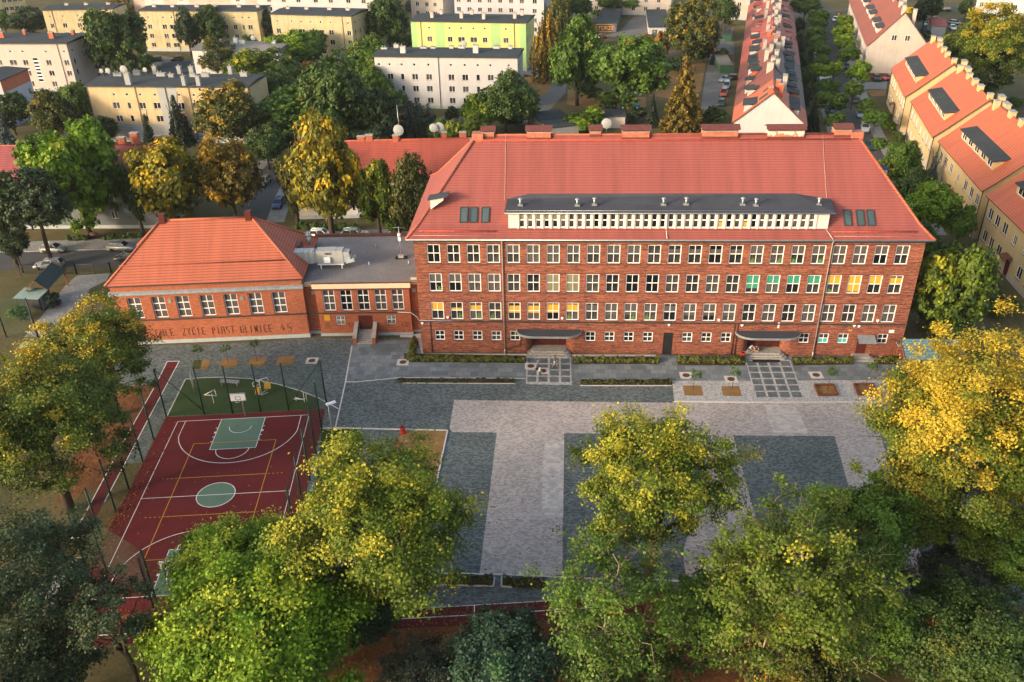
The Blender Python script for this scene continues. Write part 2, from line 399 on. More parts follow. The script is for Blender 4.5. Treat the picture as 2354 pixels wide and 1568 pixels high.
# ---------------------------------------------------------------- ground, roads, paving
M['ground'] = groundmat('dry_lawn_earth', [(.28, (.040, .044, .018)), (.45, (.075, .072, .030)), (.57, (.13, .098, .046)), (.75, (.075, .088, .030))], .10, 3.0)
M['grass_dry'] = groundmat('dry_grass', [(.3, (.14, .080, .030)), (.55, (.27, .155, .062)), (.75, (.38, .25, .11))], .8, 6.0)
M['grass_green'] = groundmat('green_lawn', [(.3, (.03, .042, .012)), (.6, (.06, .075, .02)), (.8, (.10, .09, .03))], .4, 5.0)
M['leaf_litter'] = groundmat('brown_leaf_litter', [(.3, (.06, .024, .012)), (.5, (.15, .058, .025)), (.72, (.28, .13, .055))], .9, 5.5, bumps=.8)
M['asphalt'] = groundmat('asphalt', [(.3, (.052, .054, .058)), (.55, (.078, .08, .083)), (.75, (.115, .113, .11))], .12, 4.0, .9, .1)
M['asphalt_new'] = groundmat('fresh_asphalt', [(.3, (.022, .023, .026)), (.7, (.045, .046, .05))], .2, 4.0, .85, .1)
M['asphalt_old'] = groundmat('worn_asphalt', [(.3, (.10, .098, .095)), (.55, (.17, .162, .152)), (.75, (.25, .235, .215))], .18, 3.0, .95, .1)
M['cobble'] = brickmat('grey_setts', [(.2, (.072, .09, .094)), (.5, (.122, .148, .152)), (.82, (.19, .218, .22))], .30, .17, (.068, .082, .083), .014, .85, (.25, .25, 1), .30, .35, 0, .12)
M['cobble_light'] = brickmat('pale_setts', [(.2, (.31, .275, .262)), (.5, (.43, .38, .36)), (.82, (.53, .47, .445))], .30, .17, (.28, .25, .235), .012, .85, (.12, .12, 1), .35, .26, 0, .2)
M['sett_white'] = brickmat('white_setts', [(.2, (.26, .265, .27)), (.5, (.44, .435, .43)), (.8, (.62, .60, .58))], .2, .17, (.3, .3, .3), .02, .85, (1.5, 1.5, 1), .45, .15, .25, .3)
M['slab'] = brickmat('grey_slabs', [(.2, (.12, .14, .155)), (.5, (.17, .195, .21)), (.85, (.235, .26, .275))], .95, .95, (.10, .115, .125), .02, .8, (.3, .3, 1), .45, .3, .1, .15)
M['slab_dark'] = brickmat('dark_slabs', [(.2, (.085, .10, .112)), (.8, (.155, .175, .19))], .62, .62, (.08, .09, .1), .015, .8, (.5, .5, 1), .5, .25, .1, .3)
M['pavers'] = brickmat('grey_pavers', [(.2, (.20, .20, .20)), (.8, (.34, .335, .325))], .3, .2, (.18, .18, .18), .015, .85, (.4, .4, 1), .5, .3, .15, .2)
M['court_red'] = groundmat('red_court_rubber', [(.3, (.085, .012, .014)), (.6, (.125, .018, .02)), (.8, (.16, .03, .03))], .14, 9.0, .85, .08)
M['court_green'] = groundmat('green_court_paint', [(.3, (.085, .15, .11)), (.75, (.125, .20, .15))], .3, 9.0, .85, .05)
M['turf'] = groundmat('artificial_turf', [(.3, (.026, .042, .012)), (.75, (.05, .075, .02))], .4, 12.0, .95, .3)
M['line_white'] = flat('white_line_paint', (.68, .68, .68), .8, var=.12, scale=2)
M['line_yellow'] = flat('yellow_line_paint', (.56, .27, .03), .8, var=.12, scale=2)
mb = MB(); mb.box(-900, 900, -130, 1400, -1.0, 0); struct(mb.build('ground', M['ground']))
Z0 = .004
# courtyard of dark setts, then the pale bands on it
CY = gp(cl, (420, 75), (1400, 45)) + [G((712, 777)), G((965, 778)), G((972, 815)), G((2066, 818)), G((2130, 818)), G((2440, 840)), G((2620, 1400)), G((1480, 1367)), G((1397, 1372)), G((1176.5, 1386.6)), G((943.5, 1399.4)), G((760, 1412))] + \
     gp(cl, (1500, 2000), (1975, 900), (2020, 640), (590, 712), (385, 1115), (225, 1140), (455, 640), (480, 425), (240, 440), (0, 300))
poly_area('courtyard_paving', CY, Z0, M['cobble'])
A1 = cq
LB = gp(cq, (953, 93), (2029, 108)) + [G((1545, 926)), G((2400, 926)), G((2500, 1010))] + gp(cr, (1095, 206), (668, 203)) + gp(cq, (1770, 338), (938, 331), (918, 306))
poly_area('pale_paving', LB, Z0 * 2, M['cobble_light'])
LS = gp(cq, (1268, 334), (1765, 338), (1754, 960), (1752, 1385), (1140, 1378))
poly_area('pale_paving', LS, Z0 * 2, M['cobble_light'])
M['cobble_pale'] = brickmat('palest_setts', [(.25, (.38, .345, .33)), (.5, (.46, .42, .40)), (.75, (.55, .50, .475))], .5, .34, (.36, .34, .33), .012, .85, (.5, .5, 1), .45, .12, 0, .3)
zone_ = gp(cq, (1625, 395), (1765, 395), (1757, 960), (1597, 965), (1605, 560)); poly_area('pale_paving', zone_, Z0 * 3, M['cobble_pale'])
poly_area('pale_paving', gp(cr, (800, 75), (930, 78), (985, 195), (835, 190)), Z0 * 3, M['cobble_pale'])
poly_area('pale_paving', gp(cr, (575, 203), (668, 203), (775, 600), (800, 830), (470, 815), (455, 700)), Z0 * 2, M['cobble_light'])
poly_area('pale_paving', gp(cr, (1095, 206), (1290, 206), (1500, 830), (1270, 830)), Z0 * 2, M['cobble_light'])
# slab walkway along the front, pale sett strip, chequered entrance carpets
def zone(name, pts, lv, mt): return poly_area(name, pts, Z0 * lv, M[mt])
zone('slab_walkway', [G((812, 783)), G((965, 781)), G((974, 816)), G((2066, 819)), G((2090, 878))] + gp(cj, (1300, 1289), (840, 1286), (0, 1284)) + gp(ci, (1540, 1273), (1120, 1262), (0, 1252)) + [G((795, 876))], 3, 'slab')
zone('white_sett_strip', gp(cj, (142, 1285), (840, 1287), (2120, 1278), (2260, 1470), (1180, 1480), (165, 1472)), 4, 'sett_white')
zone('gravel_apron', gp(ci, (0, 868), (188, 862), (205, 1042), (1140, 1045), (1140, 1062), (205, 1062), (150, 900), (0, 895)), 4, 'stone_l')
zone('gravel_apron', gp(ci, (1530, 1050), (2294, 1052), (2294, 1068), (1545, 1068)), 4, 'stone_l')
zone('entrance_setts', gp(ci, (1132, 1050), (1530, 1058), (1540, 1325), (1128, 1318)), 5, 'sett_white')
zone('entrance_setts', gp(cj, (800, 1100), (1205, 1100), (1330, 1445), (890, 1445)), 5, 'sett_white')
def quad_grid(fn, c00, c10, c11, c01, nx, ny, gap, lv, mt, name):
    a_, b_, c_, d_ = [G(fn(*q)) for q in (c00, c10, c11, c01)]; mb = MB()
    L = lambda s_, t_: (a_ * (1 - s_) + b_ * s_) * (1 - t_) + (d_ * (1 - s_) + c_ * s_) * t_
    for p_ in range(nx):
        for q_ in range(ny):
            s0, s1 = (p_ + gap) / nx, (p_ + 1 - gap) / nx; t0, t1 = (q_ + gap) / ny, (q_ + 1 - gap) / ny
            f_ = [L(s0, t1), L(s1, t1), L(s1, t0), L(s0, t0)]
            mb.face([(p.x, p.y, Z0 * lv) for p in f_])
    return struct(mb.build(name, M[mt]))
quad_grid(ci, (1138, 1080), (1530, 1082), (1535, 1305), (1130, 1300), 4, 4, .10, 6, 'slab_dark', 'entrance_slabs')
quad_grid(cj, (800, 1105), (1200, 1105), (1325, 1440), (895, 1440), 4, 6, .10, 6, 'slab_dark', 'entrance_slabs')
# kerbs
def kerb(pts, w=.16, h=.02, mt='stone_l', name='kerb'):
    mb = MB(); P = [Vector((p[0], p[1])) for p in pts]
    for a_, b_ in zip(P, P[1:]):
        t = (b_ - a_).normalized(); n = Vector((-t.y, t.x)) * w / 2
        mb.hexa([(*(a_ - n), 0), (*(b_ - n), 0), (*(b_ + n), 0), (*(a_ + n), 0)], [(*(a_ - n), h), (*(b_ - n), h), (*(b_ + n), h), (*(a_ + n), h)])
    return struct(mb.build(name, M[mt]))
kerb(gp(cl, (2258, 75), (2200, 400), (2108, 815))); kerb(gp(cl, (2200, 400), (2294, 400)) + gp(ci, (0, 1258), (1120, 1266)), h=.03)
kerb(gp(cl, (1975, 820), (2150, 815)) + gp(cq, (555, 312), (905, 320), (690, 1330)), h=.10); kerb(gp(cj, (165, 1474), (1180, 1482), (2294, 1474)), .2, .12)
kerb(gp(ci, (0, 1306), (1030, 1312)), h=.05); kerb(gp(ci, (1615, 1330), (2294, 1330)) + gp(cj, (140, 1330)), h=.05)
kerb(gp(cn, (1440, 590), (2294, 608)) + gp(co, (900, 650), (1700, 665)), .2, .05)
for q in (((1475, 695), (2128, 712), (2138, 632)), ((2294, 632), (2200, 632), (2200, 712), (2294, 722))): kerb(gp(cn, *q), .14, .10)
zone('planting_bed', gp(cn, (1440, 600), (2132, 632), (2124, 708), (1450, 692)), 5, 'soil')
zone('planting_bed', gp(cn, (2206, 634), (2294, 634)) + gp(co, (300, 650), (300, 722)) + gp(cn, (2206, 716)), 5, 'soil')
for q in (((38, 1040), (1128, 1060), (1128, 1128), (38, 1118)), ((1548, 1072), (2294, 1072), (2294, 1138), (1548, 1135)), ((0, 1262), (1030, 1270), (1030, 1308), (0, 1303)), ((1618, 1278), (2294, 1278), (2294, 1328), (1618, 1322))): zone('planting_bed', gp(ci, *q), 5, 'soil')
for q in (((-20, 1075), (25, 1075), (25, 1140), (-20, 1140)), ((185, 1068), (800, 1072), (800, 1150), (195, 1146)), ((1215, 1075), (1765, 1085), (1770, 1140), (1235, 1150)), ((1950, 1095), (2150, 1085), (2160, 1140), (1960, 1140)), ((0, 1275), (140, 1275), (140, 1330), (0, 1330))): zone('planting_bed', gp(cj, *q), 5, 'soil')
# square tree pits with a dry mulch
PITS = [gp(cl, (842, 205), (995, 203), (965, 288), (820, 290)), gp(cl, (1098, 195), (1245, 192), (1215, 275), (1060, 280)), gp(cl, (1352, 183), (1497, 180), (1470, 262), (1315, 267)), gp(cl, (1605, 172), (1750, 168), (1722, 250), (1568, 257)),
        gp(cj, (240, 1330), (405, 1330), (425, 1420), (255, 1418)), gp(cj, (585, 1335), (745, 1335), (772, 1424), (600, 1422)), gp(cj, (1420, 1330), (1585, 1330), (1625, 1420), (1455, 1422)), gp(cj, (1772, 1325), (1945, 1325), (1978, 1418), (1812, 1418)), gp(cj, (2170, 1430), (2330, 1430), (2340, 1465), (2175, 1465))]
for q in PITS: zone('tree_pit', q, 6, 'grass_dry')
zone('lawn_patch', gp(cl, (842, 205), (915, 204), (900, 285), (822, 288)), 7, 'grass_green')
zone('dry_lawn', gp(cq, (552, 318), (905, 320), (690, 1330), (660, 1420), (440, 1320)), 6, 'grass_dry')
# manhole covers on pale squares are things (below); painted court
CO = Vector((-20.0, -16.2, 0)); CAg = R(6.4); cax = Vector((math.cos(CAg), math.sin(CAg), 0)); cbx = Vector((math.sin(CAg), -math.cos(CAg), 0))
CP = lambda s_, t_: CO + cax * s_ + cbx * t_
poly_area('sports_court', [CP(-1.6, -1.0), CP(16.7, -1.0), CP(16.7, 29.0), CP(-1.8, 29.0)], Z0 * 3, M['court_red'])
def ring(mb, cs_, ct_, r0, r1, a0, a1, n, z, m=0):
    for k in range(n):
        A, B = a0 + (a1 - a0) * k / n, a0 + (a1 - a0) * (k + 1) / n
        pts = [CP(cs_ + r_ * math.cos(a_), ct_ + r_ * math.sin(a_)) for r_, a_ in ((r0, A), (r1, A), (r1, B), (r0, B))]
        mb.face([(p.x, p.y, z) for p in pts][::-1], m)
def bar(mb, s0, t0, s1, t1, z, w=.07, m=0):
    ribbon(mb, [CP(s0, t0), CP(s1, t1)], w, z, m)
gr = MB(); ln = MB()
for tb, sg in ((0, 1), (27.1, -1)):
    gr.face([(p.x, p.y, Z0 * 4) for p in [CP(5.0, tb), CP(5.0, tb + sg * 5.8), CP(10.0, tb + sg * 5.8), CP(10.0, tb)][::sg]])
ring(gr, 7.5, 13.55, 0, 1.9, 0, 2 * math.pi, 40, Z0 * 4)
struct(gr.build('court_paint', M['court_green']))
zl = Z0 * 5
for q in ((0, 0, 15, 0), (0, 27.1, 15, 27.1), (0, 0, 0, 27.1), (15, 0, 15, 27.1), (0, 13.55, 15, 13.55)): bar(ln, *q, zl)
ring(ln, 7.5, 13.55, 1.87, 1.95, 0, 2 * math.pi, 48, zl + .001)
for tb, sg in ((0, 1), (27.1, -1)):
    for s_ in (5, 10): bar(ln, s_, tb, s_, tb + sg * 5.8, zl + .001)
    bar(ln, 5, tb + sg * 5.8, 10, tb + sg * 5.8, zl + .001)
    a0 = 0 if sg > 0 else math.pi
    ring(ln, 7.5, tb + sg * 5.8, 1.75, 1.83, a0, a0 + math.pi, 24, zl + .002)
    ring(ln, 7.5, tb + sg * 1.6, 1.22, 1.29, a0, a0 + math.pi, 20, zl + .002)
    bar(ln, .9, tb, .9, tb + sg * 3.0, zl + .002); bar(ln, 14.1, tb, 14.1, tb + sg * 3.0, zl + .002)
    aa = math.asin((3.0 - 1.575) / 6.75)
    ring(ln, 7.5, tb + sg * 1.575, 6.71, 6.79, a0 + (aa if sg > 0 else aa), a0 + math.pi - aa, 48, zl + .003)
    for t_ in (1.75, 2.6, 3.45, 4.3):
        for s_, d_ in ((5, -.25), (10, .25)): bar(ln, s_, tb + sg * t_, s_ + d_, tb + sg * t_, zl + .004, .1 if t_ != 2.6 else .3)
struct(ln.build('court_lines', M['line_white']))
yl = MB(); zy = zl + .008
for q in ((3, 4.55, 12, 4.55), (3, 22.55, 12, 22.55), (3, 4.55, 3, 22.55), (12, 4.55, 12, 22.55), (3, 10.55, 12, 10.55), (3, 16.55, 12, 16.55)): bar(yl, *q, zy)
for k in range(4):
    for t_ in (10.55, 16.55): bar(yl, 12.2 + k * .45, t_, 12.4 + k * .45, t_, zy); bar(yl, 2.8 - k * .45, t_, 2.6 - k * .45, t_, zy)
struct(yl.build('court_lines', M['line_yellow']))
poly_area('exercise_lawn', gp(cl, (600, 708), (765, 376), (920, 362), (1100, 358), (1350, 371), (1600, 422), (1800, 482), (1968, 548), (1938, 645)), Z0 * 2, M['turf'])
kerb(gp(cl, (600, 708), (765, 376), (920, 362), (1100, 358), (1350, 371), (1600, 422), (1800, 482), (1968, 548), (2135, 640)), .14, .03)
zone('exercise_lawn', gp(cl, (1990, 822), (2150, 817)) + gp(cq, (240, 310), (300, 400)) + gp(cn, (700, 300), (520, 738), (200, 800)) + [CP(17.6, 16)], 2, 'turf')
# running lanes
poly_area('sprint_lane', gp(cl, (605, 218), (708, 216)) + gp(cm, (905, 0), (770, 268), (655, 268), (790, 0)), Z0 * 3, M['court_red'])
lm = MB(); ribbon(lm, gp(cl, (603, 216), (497, 430), (270, 830), (0, 1330)) + gp(cm, (652, 268)), .1, Z0 * 4); ribbon(lm, gp(cl, (710, 216), (450, 700), (245, 1090), (40, 1475)), .1, Z0 * 4); ribbon(lm, gp(cl, (603, 217), (710, 215)), .12, Z0 * 4 + .002)
ribbon(lm, gp(cm, (640, 272), (768, 268)), .35, Z0 * 5)
struct(lm.build('lane_lines', M['line_white']))
poly_area('running_track', [G((943.5, 1399.4)), G((1176.5, 1386.6)), G((1397, 1372)), G((1480, 1368))] + [G((1480, 1420))] + gp(co, (900, 965), (500, 1000)) + gp(cn, (1950, 1055), (1300, 1090)) + gp(cm, (1340, 1215), (600, 1260), (-300, 1320), (-300, 1130), (600, 1075)) + gp(cn, (0, 1000), (1290, 915)), Z0 * 2, M['court_red'])
lm = MB(); ribbon(lm, gp(cm, (-300, 1215), (530, 1168), (1480, 1120)) + gp(cn, (1330, 1000), (2294, 948)) + gp(co, (480, 915), (900, 890)), .09, Z0 * 3)
ribbon(lm, gp(cn, (1385, 912), (2294, 860)) + gp(co, (860, 806)), .07, Z0 * 3 + .001); ribbon(lm, gp(cn, (1957, 882), (1958, 1052)), .09, Z0 * 3 + .002)
struct(lm.build('lane_lines', M['line_white']))
poly_area('sand_pit', gp(cm, (590, 470), (740, 440), (720, 600), (560, 900), (250, 990), (330, 720)), Z0, M['pavers'])
poly_area('leaf_litter', gp(cn, (1290, 1090), (1950, 1058), (2294, 1040)) + gp(co, (900, 970), (2294, 1000), (2294, 1568), (0, 1568)) + gp(cn, (600, 1568), (900, 1250)), Z0, M['leaf_litter'])
poly_area('leaf_litter', gp(co, (1180, 760), (1560, 770), (2294, 800), (2294, 1000), (1200, 960)), Z0 * 2, M['leaf_litter'])
poly_area('leaf_litter', gp(cm, (880, 480), (1090, 20), (1130, 0), (1050, 0), (880, 330), (700, 800), (1560, 860), (1500, 1040), (600, 1060), (600, 800)), Z0, M['leaf_litter'])
poly_area('dry_lawn', gp(cl, (240, 440), (480, 425), (455, 480), (270, 830), (0, 1330), (-400, 1500), (-100, 700)), Z0 * 2, M['leaf_litter'])
# drive by the gym, street behind, side street, residential street, back lane, far street
zone('driveway', gp(ce, (690, 1015), (985, 995), (955, 1060), (810, 1130), (770, 1200), (560, 1400), (440, 1568), (215, 1568), (410, 1335), (470, 1250), (590, 1100)) , 2, 'pavers')
mb = MB(); ribbon(mb, [(-200, 20), (-66, 27.4), (-46, 29), (-14, 33.2), (10, 35.2), (60, 37.6), (75, 38)], 7.0, Z0 * 2); struct(mb.build('road', M['asphalt']))
mb = MB(); ribbon(mb, [(-200, 26.4), (-66, 33.1), (-40, 35.6)], 4.6, Z0 * 4); ribbon(mb, [(-22, 37.6), (10, 40.8), (60, 43)], 3.6, Z0 * 4); struct(mb.build('pavement', M['pavers']))
kerb([(-200, 24.2), (-66, 31), (-46, 32.6), (-36, 33.6)], .2, .12, 'concrete')
mb = MB(); ribbon(mb, gp(cf, (60, 520), (60, 330), (60, 150), (130, 20)) + gp(cb, (20, 1400), (-200, 1330)), 7.0, Z0 * 3); struct(mb.build('road', M['asphalt']))
mb = MB(); ribbon(mb, gp(cf, (170, 540), (240, 330), (300, 200), (280, 130)), 3.2, Z0 * 4); struct(mb.build('pavement', M['pavers']))
mb = MB(); ribbon(mb, gp(cb, (-60, 1568), (60, 1460), (160, 1430)), 3.0, Z0 * 4); struct(mb.build('pavement', M['pavers']))
ST = [(81, 40), (85, 70), (88.5, 95), (91.8, 114), (95.3, 130), (104, 170), (114.5, 220), (122, 250)]
mb = MB(); ribbon(mb, ST, 6.6, Z0 * 2); struct(mb.build('road', M['asphalt']))
off = lambda d: [(x + d * .98, y - d * .2) for x, y in ST]
mb = MB(); ribbon(mb, off(4.9)[:-1], 2.6, Z0 * 4); ribbon(mb, off(-4.6)[:-1], 2.2, Z0 * 4); struct(mb.build('pavement', M['pavers']))
mb = MB(); ribbon(mb, [(60, 243), (121, 247), (152, 256), (200, 260)], 9, Z0 * 3); ribbon(mb, [(121, 247), (126, 300)], 8, Z0 * 3 + .002); ribbon(mb, [(134, 252), (145, 215), (150, 170)], 7, Z0 * 3 + .003); struct(mb.build('road', M['asphalt']))
poly_area('back_lane', gp(cc, (1690, 980), (1830, 980), (1990, 640), (1990, 330), (1840, 300), (1790, 420), (1740, 640)), Z0 * 2, M['asphalt_old'])
poly_area('back_lane', gp(cc, (1765, 585), (1870, 585), (1920, 330), (1830, 330)), Z0 * 3, M['asphalt_new'])
poly_area('garage_yard', gp(cc, (810, 330), (1225, 345), (1240, 250), (1390, 90), (1330, 40), (1230, 40), (1190, 140), (1080, 160), (970, 280)), Z0 * 2, M['asphalt_old'])
poly_area('garage_yard', gp(cc, (480, 150), (750, 170), (860, 90), (680, 60)), Z0 * 2, M['asphalt_old'])
poly_area('garden_plot', gp(cc, (840, 380), (1080, 350), (1040, 460), (880, 510), (700, 620), (640, 470)), Z0 * 2, M['soil'])
poly_area('dry_lawn', gp(cc, (1230, 860), (1390, 560), (1740, 560), (1690, 820), (1400, 880)), Z0, M['grass_dry'])
poly_area('dry_lawn', gp(cc, (490, 940), (500, 800), (800, 880), (1200, 870), (1200, 960), (830, 975)), Z0, M['grass_dry'])
poly_area('dry_lawn', gp(cc, (110, 670), (400, 720), (390, 840), (350, 870), (120, 860)), Z0, M['grass_dry'])
poly_area('dry_lawn', gp(cc, (140, 1020), (270, 960), (260, 900), (150, 890)), Z0, M['grass_dry'])
mb = MB(); ribbon(mb, gp(cc, (100, 1120), (280, 960), (400, 830), (440, 690), (430, 500), (480, 380)), 4.6, Z0 * 2); ribbon(mb, gp(cc, (180, 890), (380, 880)), 4, Z0 * 2 + .002); struct(mb.build('path', M['asphalt_old']))
mb = MB(); ribbon(mb, gp(cc, (60, 660), (420, 640)), 9, Z0); struct(mb.build('parking', M['asphalt_old']))
mb = MB(); ribbon(mb, gp(cb, (1560, 1085), (1790, 1075), (2100, 1100)), 6, Z0); struct(mb.build('path', M['asphalt_old']))
mb = MB(); ribbon(mb, gp(ca, (1290, 520), (1500, 560), (1720, 580)), 10, Z0); struct(mb.build('parking', M['asphalt_old']))
poly_area('parking', gp(cdd, (870, 740), (1070, 730), (1060, 800), (850, 800)), Z0 * 2, M['pavers']); poly_area('dry_lawn', gp(cdd, (880, 810), (1060, 800), (1050, 860), (930, 865)), Z0, M['grass_dry'])
# ---------------------------------------------------------------- the school
_mt, _nt, _b = new_mat('peeling_render'); _v = coords(_nt, 'Object')
_nt.links.new(ramp(_nt, noise(_nt, _v, .9, 5.0, .65), [(.46, (.50, .19, .11)), (.5, (.74, .62, .52))]), _b.inputs['Base Color']); _b.inputs['Roughness'].default_value = .85; M['peel'] = _mt
SX0, SX1, SD, EZ = 6.1, 66.55, 21.1, 15.9
school = thing('school_building', 'long four storey red brick school with steep red tiled hip roof and white dormer band', 'school', (0, 0, 0))
WX = [8.4548 + 2.42 * k for k in range(24)]; WW, WH = 1.58, 2.44
rows = [(4, 13.934 - 1.24), (3, 10.037 - 1.24), (2, 6.085 - 1.24)]
holes = []; wins = []
up_ = lambda f: (1.31, 1.31 + .98 * f); lo_ = lambda f: (1.22 - 1.1 * f, 1.22)
BL = {}
for c_, f_ in ((0, 1), (1, .3), (2, .65), (3, .08), (7, .85)): BL[2, c_] = ('blind_y', *up_(f_))
for c_ in (4, 5): BL[2, c_] = ('blind_y', up_(.65), lo_(.25))
BL[2, 6] = ('blind_y', up_(.85), lo_(.2))
for c_ in (6, 7): BL[3, c_] = ('blind_s', up_(1), lo_(1))
for c_ in (17, 18, 19): BL[3, c_] = ('blind_g', *up_(1))
BL[3, 16] = ('blind_g', up_(1), lo_(.55))
for c_ in (20, 22): BL[3, c_] = ('blind_y', *up_(.97))
BL[3, 23] = ('blind_y', *up_(.8)); BL[3, 21] = ('blind_y', up_(1), lo_(.9))
for c_ in range(4, 24):
    if c_ not in (11, 17): BL[4, c_] = ('blind_d', *up_(.55 if 12 <= c_ <= 15 else 1))
for c_ in range(4): BL[3, c_] = ('blind_d', *up_(1))
for c_ in (8, 9, 10, 11, 12, 13, 14, 15): BL[2, c_] = ('blind_d', *up_(.8))
for c_ in (9, 10, 13, 14, 15): BL[2, c_] = ('blind_d', up_(1), lo_(.45))
for r_, z_ in rows:
    for c_, x_ in enumerate(WX):
        holes.append((x_ - WW / 2 - SX0, x_ + WW / 2 - SX0, z_, z_ + WH)); wins.append((x_ - WW / 2, z_, WW, WH, (.517,), BL.get((r_, c_))))
GWX = [PY(ci(u_, 880)).x for u_ in (358, 526, 694, 863, 1032, 1705, 1876, 2048, 2220)] + [PY(cj(u_, 900)).x for u_ in (278, 450, 625, 1325, 1500, 1675, 2030)]
GB = {13: ('blind_t', .1, .6), 14: ('blind_t', .1, .6)}
for k, x_ in enumerate(GWX):
    holes.append((x_ - .63 - SX0, x_ + .63 - SX0, 1.82, 3.2)); wins.append((x_ - .63, 1.82, 1.26, 1.38, (.5,), GB.get(k)))
E1 = (PY(ci(1180, 985)).x, PY(ci(1490, 985)).x); E2 = (PY(cj(830, 975)).x, PY(cj(1130, 975)).x)
DB = (PY(cj(58, 1000)).x, PY(cj(143, 1000)).x); DR = (PY(cj(1790, 1000)).x, PY(cj(1880, 1000)).x)
RC = 1.1
for a_, b_ in (E1, E2): holes.append((a_ - RC - SX0, b_ + RC - SX0, 0, 3.3, 1))
holes += [(DB[0] - SX0, DB[1] - SX0, 0, 3.15), (DR[0] - SX0, DR[1] - SX0, .35, 2.6)]
mb = MB()
facade(mb, (SX0, 0, 0), (1, 0, 0), SX1 - SX0, 0, EZ, holes, .17)
mb.face([(SX1, 0, 0), (SX1, SD, 0), (SX1, SD, EZ), (SX1, 0, EZ)]); mb.face([(SX0, SD, 0), (SX0, 0, 0), (SX0, 0, EZ), (SX0, SD, EZ)]); mb.face([(SX1, SD, 0), (SX0, SD, 0), (SX0, SD, EZ), (SX1, SD, EZ)])
mb.build('wall', M['klinker'], school)
for x_, z_, w_, h_, zt_, bl_ in wins:
    window(school, (0, 0, 0), (1, 0, 0), x_, z_, w_, h_, 2, zt_, True, bl_, rev=.17, fw=.10, mw=.075)
mb = MB(); mb.box(SX0 - .06, SX1 + .06, -.14, .02, 4.48, 4.62); mb.box(SX0 - .02, SX1 + .02, -.05, .02, 15.45, 15.93)
mb.build('ledge', M['darkmetal'], school)
mb = MB()
for z_ in (8.62, 12.52, 11.33, 15.22, 7.42): mb.box(SX0 - .01, SX1 + .01, -.035, .02, z_ - .04, z_ + .04)
mb.build('brick_course', flat('dark_klinker_course', (.12, .045, .032), .9, var=.3, scale=3), school)
# entrances: rounded brick cheeks, recessed doors, steps, curved canopies
for n_, (a_, b_) in enumerate((E1, E2)):
    mb = MB(); dp = 1.3
    for s_, xc in ((1, a_), (-1, b_)):
        pts = [(xc - s_ * RC + s_ * RC * math.sin(t_), RC - RC * math.cos(t_) if 0 else RC * (1 - math.cos(t_))) for t_ in [math.pi / 2 * q / 8 for q in range(9)]]
        pts = [(xc - s_ * RC * (1 - math.sin(t_)), RC * (1 - math.cos(t_))) for t_ in [math.pi / 2 * q / 8 for q in range(9)]] + [(xc, dp)]
        for p_, q_ in zip(pts, pts[1:]):
            mb.face([(*p_, 0), (*q_, 0), (*q_, 3.3), (*p_, 3.3)], 0, True)
    mb.face([(a_ - RC, 0, 3.29), (a_ - RC, dp, 3.29), (b_ + RC, dp, 3.29), (b_ + RC, 0, 3.29)])
    mb.face([(a_, dp, 0), (b_, dp, 0), (b_, dp, 3.3), (a_, dp, 3.3)])
    mb.build('porch_wall', M['klinker'], school)
    mb = MB(); L_ = (b_ - a_) / 4
    for q in range(4):
        x_ = a_ + .03 + q * L_; mb.box(x_, x_ + L_ - .05, dp - .10, dp - .02, .54, 2.95)
        for zz in (.75, 1.5, 2.25): mb.box(x_ + .18, x_ + L_ - .23, dp - .13, dp - .11, zz, zz + .55)
    mb.build('door', M['door_brown'], school)
    mb = MB()
    for q in range(3):
        e_ = 1.15 - .36 * q; w_ = .55 - .25 * q
        mb.prism([(a_ - w_, .6), (a_ - w_ + .02, -e_ + .3), (a_ - w_ + .35, -e_), (b_ + w_ - .35, -e_), (b_ + w_ - .02, -e_ + .3), (b_ + w_, .6)][::1], .17 * q, .17 * (q + 1) - .0, 0, 't')
    mb.box(a_, b_, .601, dp - .02, 0, .52)
    mb.build('steps', M['concrete'], school)
    mb = MB(); xa, xb = a_ - 1.95, b_ + 1.95; xm = (xa + xb) / 2
    outl = [(xa, .0), (xa + .05, -.35)] + [(xa + 2.2 - 2.15 * math.cos(t_), -.35 - 1.55 * math.sin(t_)) for t_ in [math.pi / 2 * q / 6 for q in range(1, 7)]]
    outl = outl + [(2 * xm - x_, y_) for x_, y_ in outl[::-1]]
    mb.prism(outl, 3.22, 3.46, 1); mb.prism([(xm + (x_ - xm) * .975, y_ * .95) for x_, y_ in outl], 3.463, 3.50, 0, 't')
    mb.build('canopy', [M['felt_dormer'], M['zinc']], school)
mb = MB(); mb.box(DB[0] + .02, DB[1] - .02, .04, .15, .04, 2.35); mb.box(DB[0] + .02, DB[1] - .02, .04, .15, 2.42, 2.85); mb.box(DB[0] - .02, DB[1] + .02, .02, .16, 2.86, 3.14)
mb.build('door', M['door_black'], school)
mb = MB(); mb.box(DR[0] + .02, DR[1] - .02, .05, .15, .36, 2.58); mb.build('door', M['door_brown'], school)
mb = MB(); mb.box(DR[0] - .45, DR[1] + .45, -.9, -.001, 0, .34); mb.box(DR[0] - .95, DR[1] + .75, -1.45, -.901, 0, .17); mb.build('steps', M['concrete'], school)
mb = MB(); xa, xb = DR[0] - .15, DR[1] + .75
for q in range(14):
    x_ = xa + (xb - xa) * q / 14; mb.hexa([(x_, -1.1, 2.42), (x_ + .09, -1.1, 2.42), (x_ + .09, -.03, 3.0), (x_, -.03, 3.0)], [(x_, -1.1, 2.48), (x_ + .09, -1.1, 2.48), (x_ + .09, -.03, 3.06), (x_, -.03, 3.06)])
mb.hexa([(xa, -1.1, 2.38), (xb, -1.1, 2.38), (xb, -.02, 2.96), (xa, -.02, 2.96)], [(xa, -1.1, 2.43), (xb, -1.1, 2.43), (xb, -.02, 3.01), (xa, -.02, 3.01)])
mb.build('canopy', M['zinc'], school)
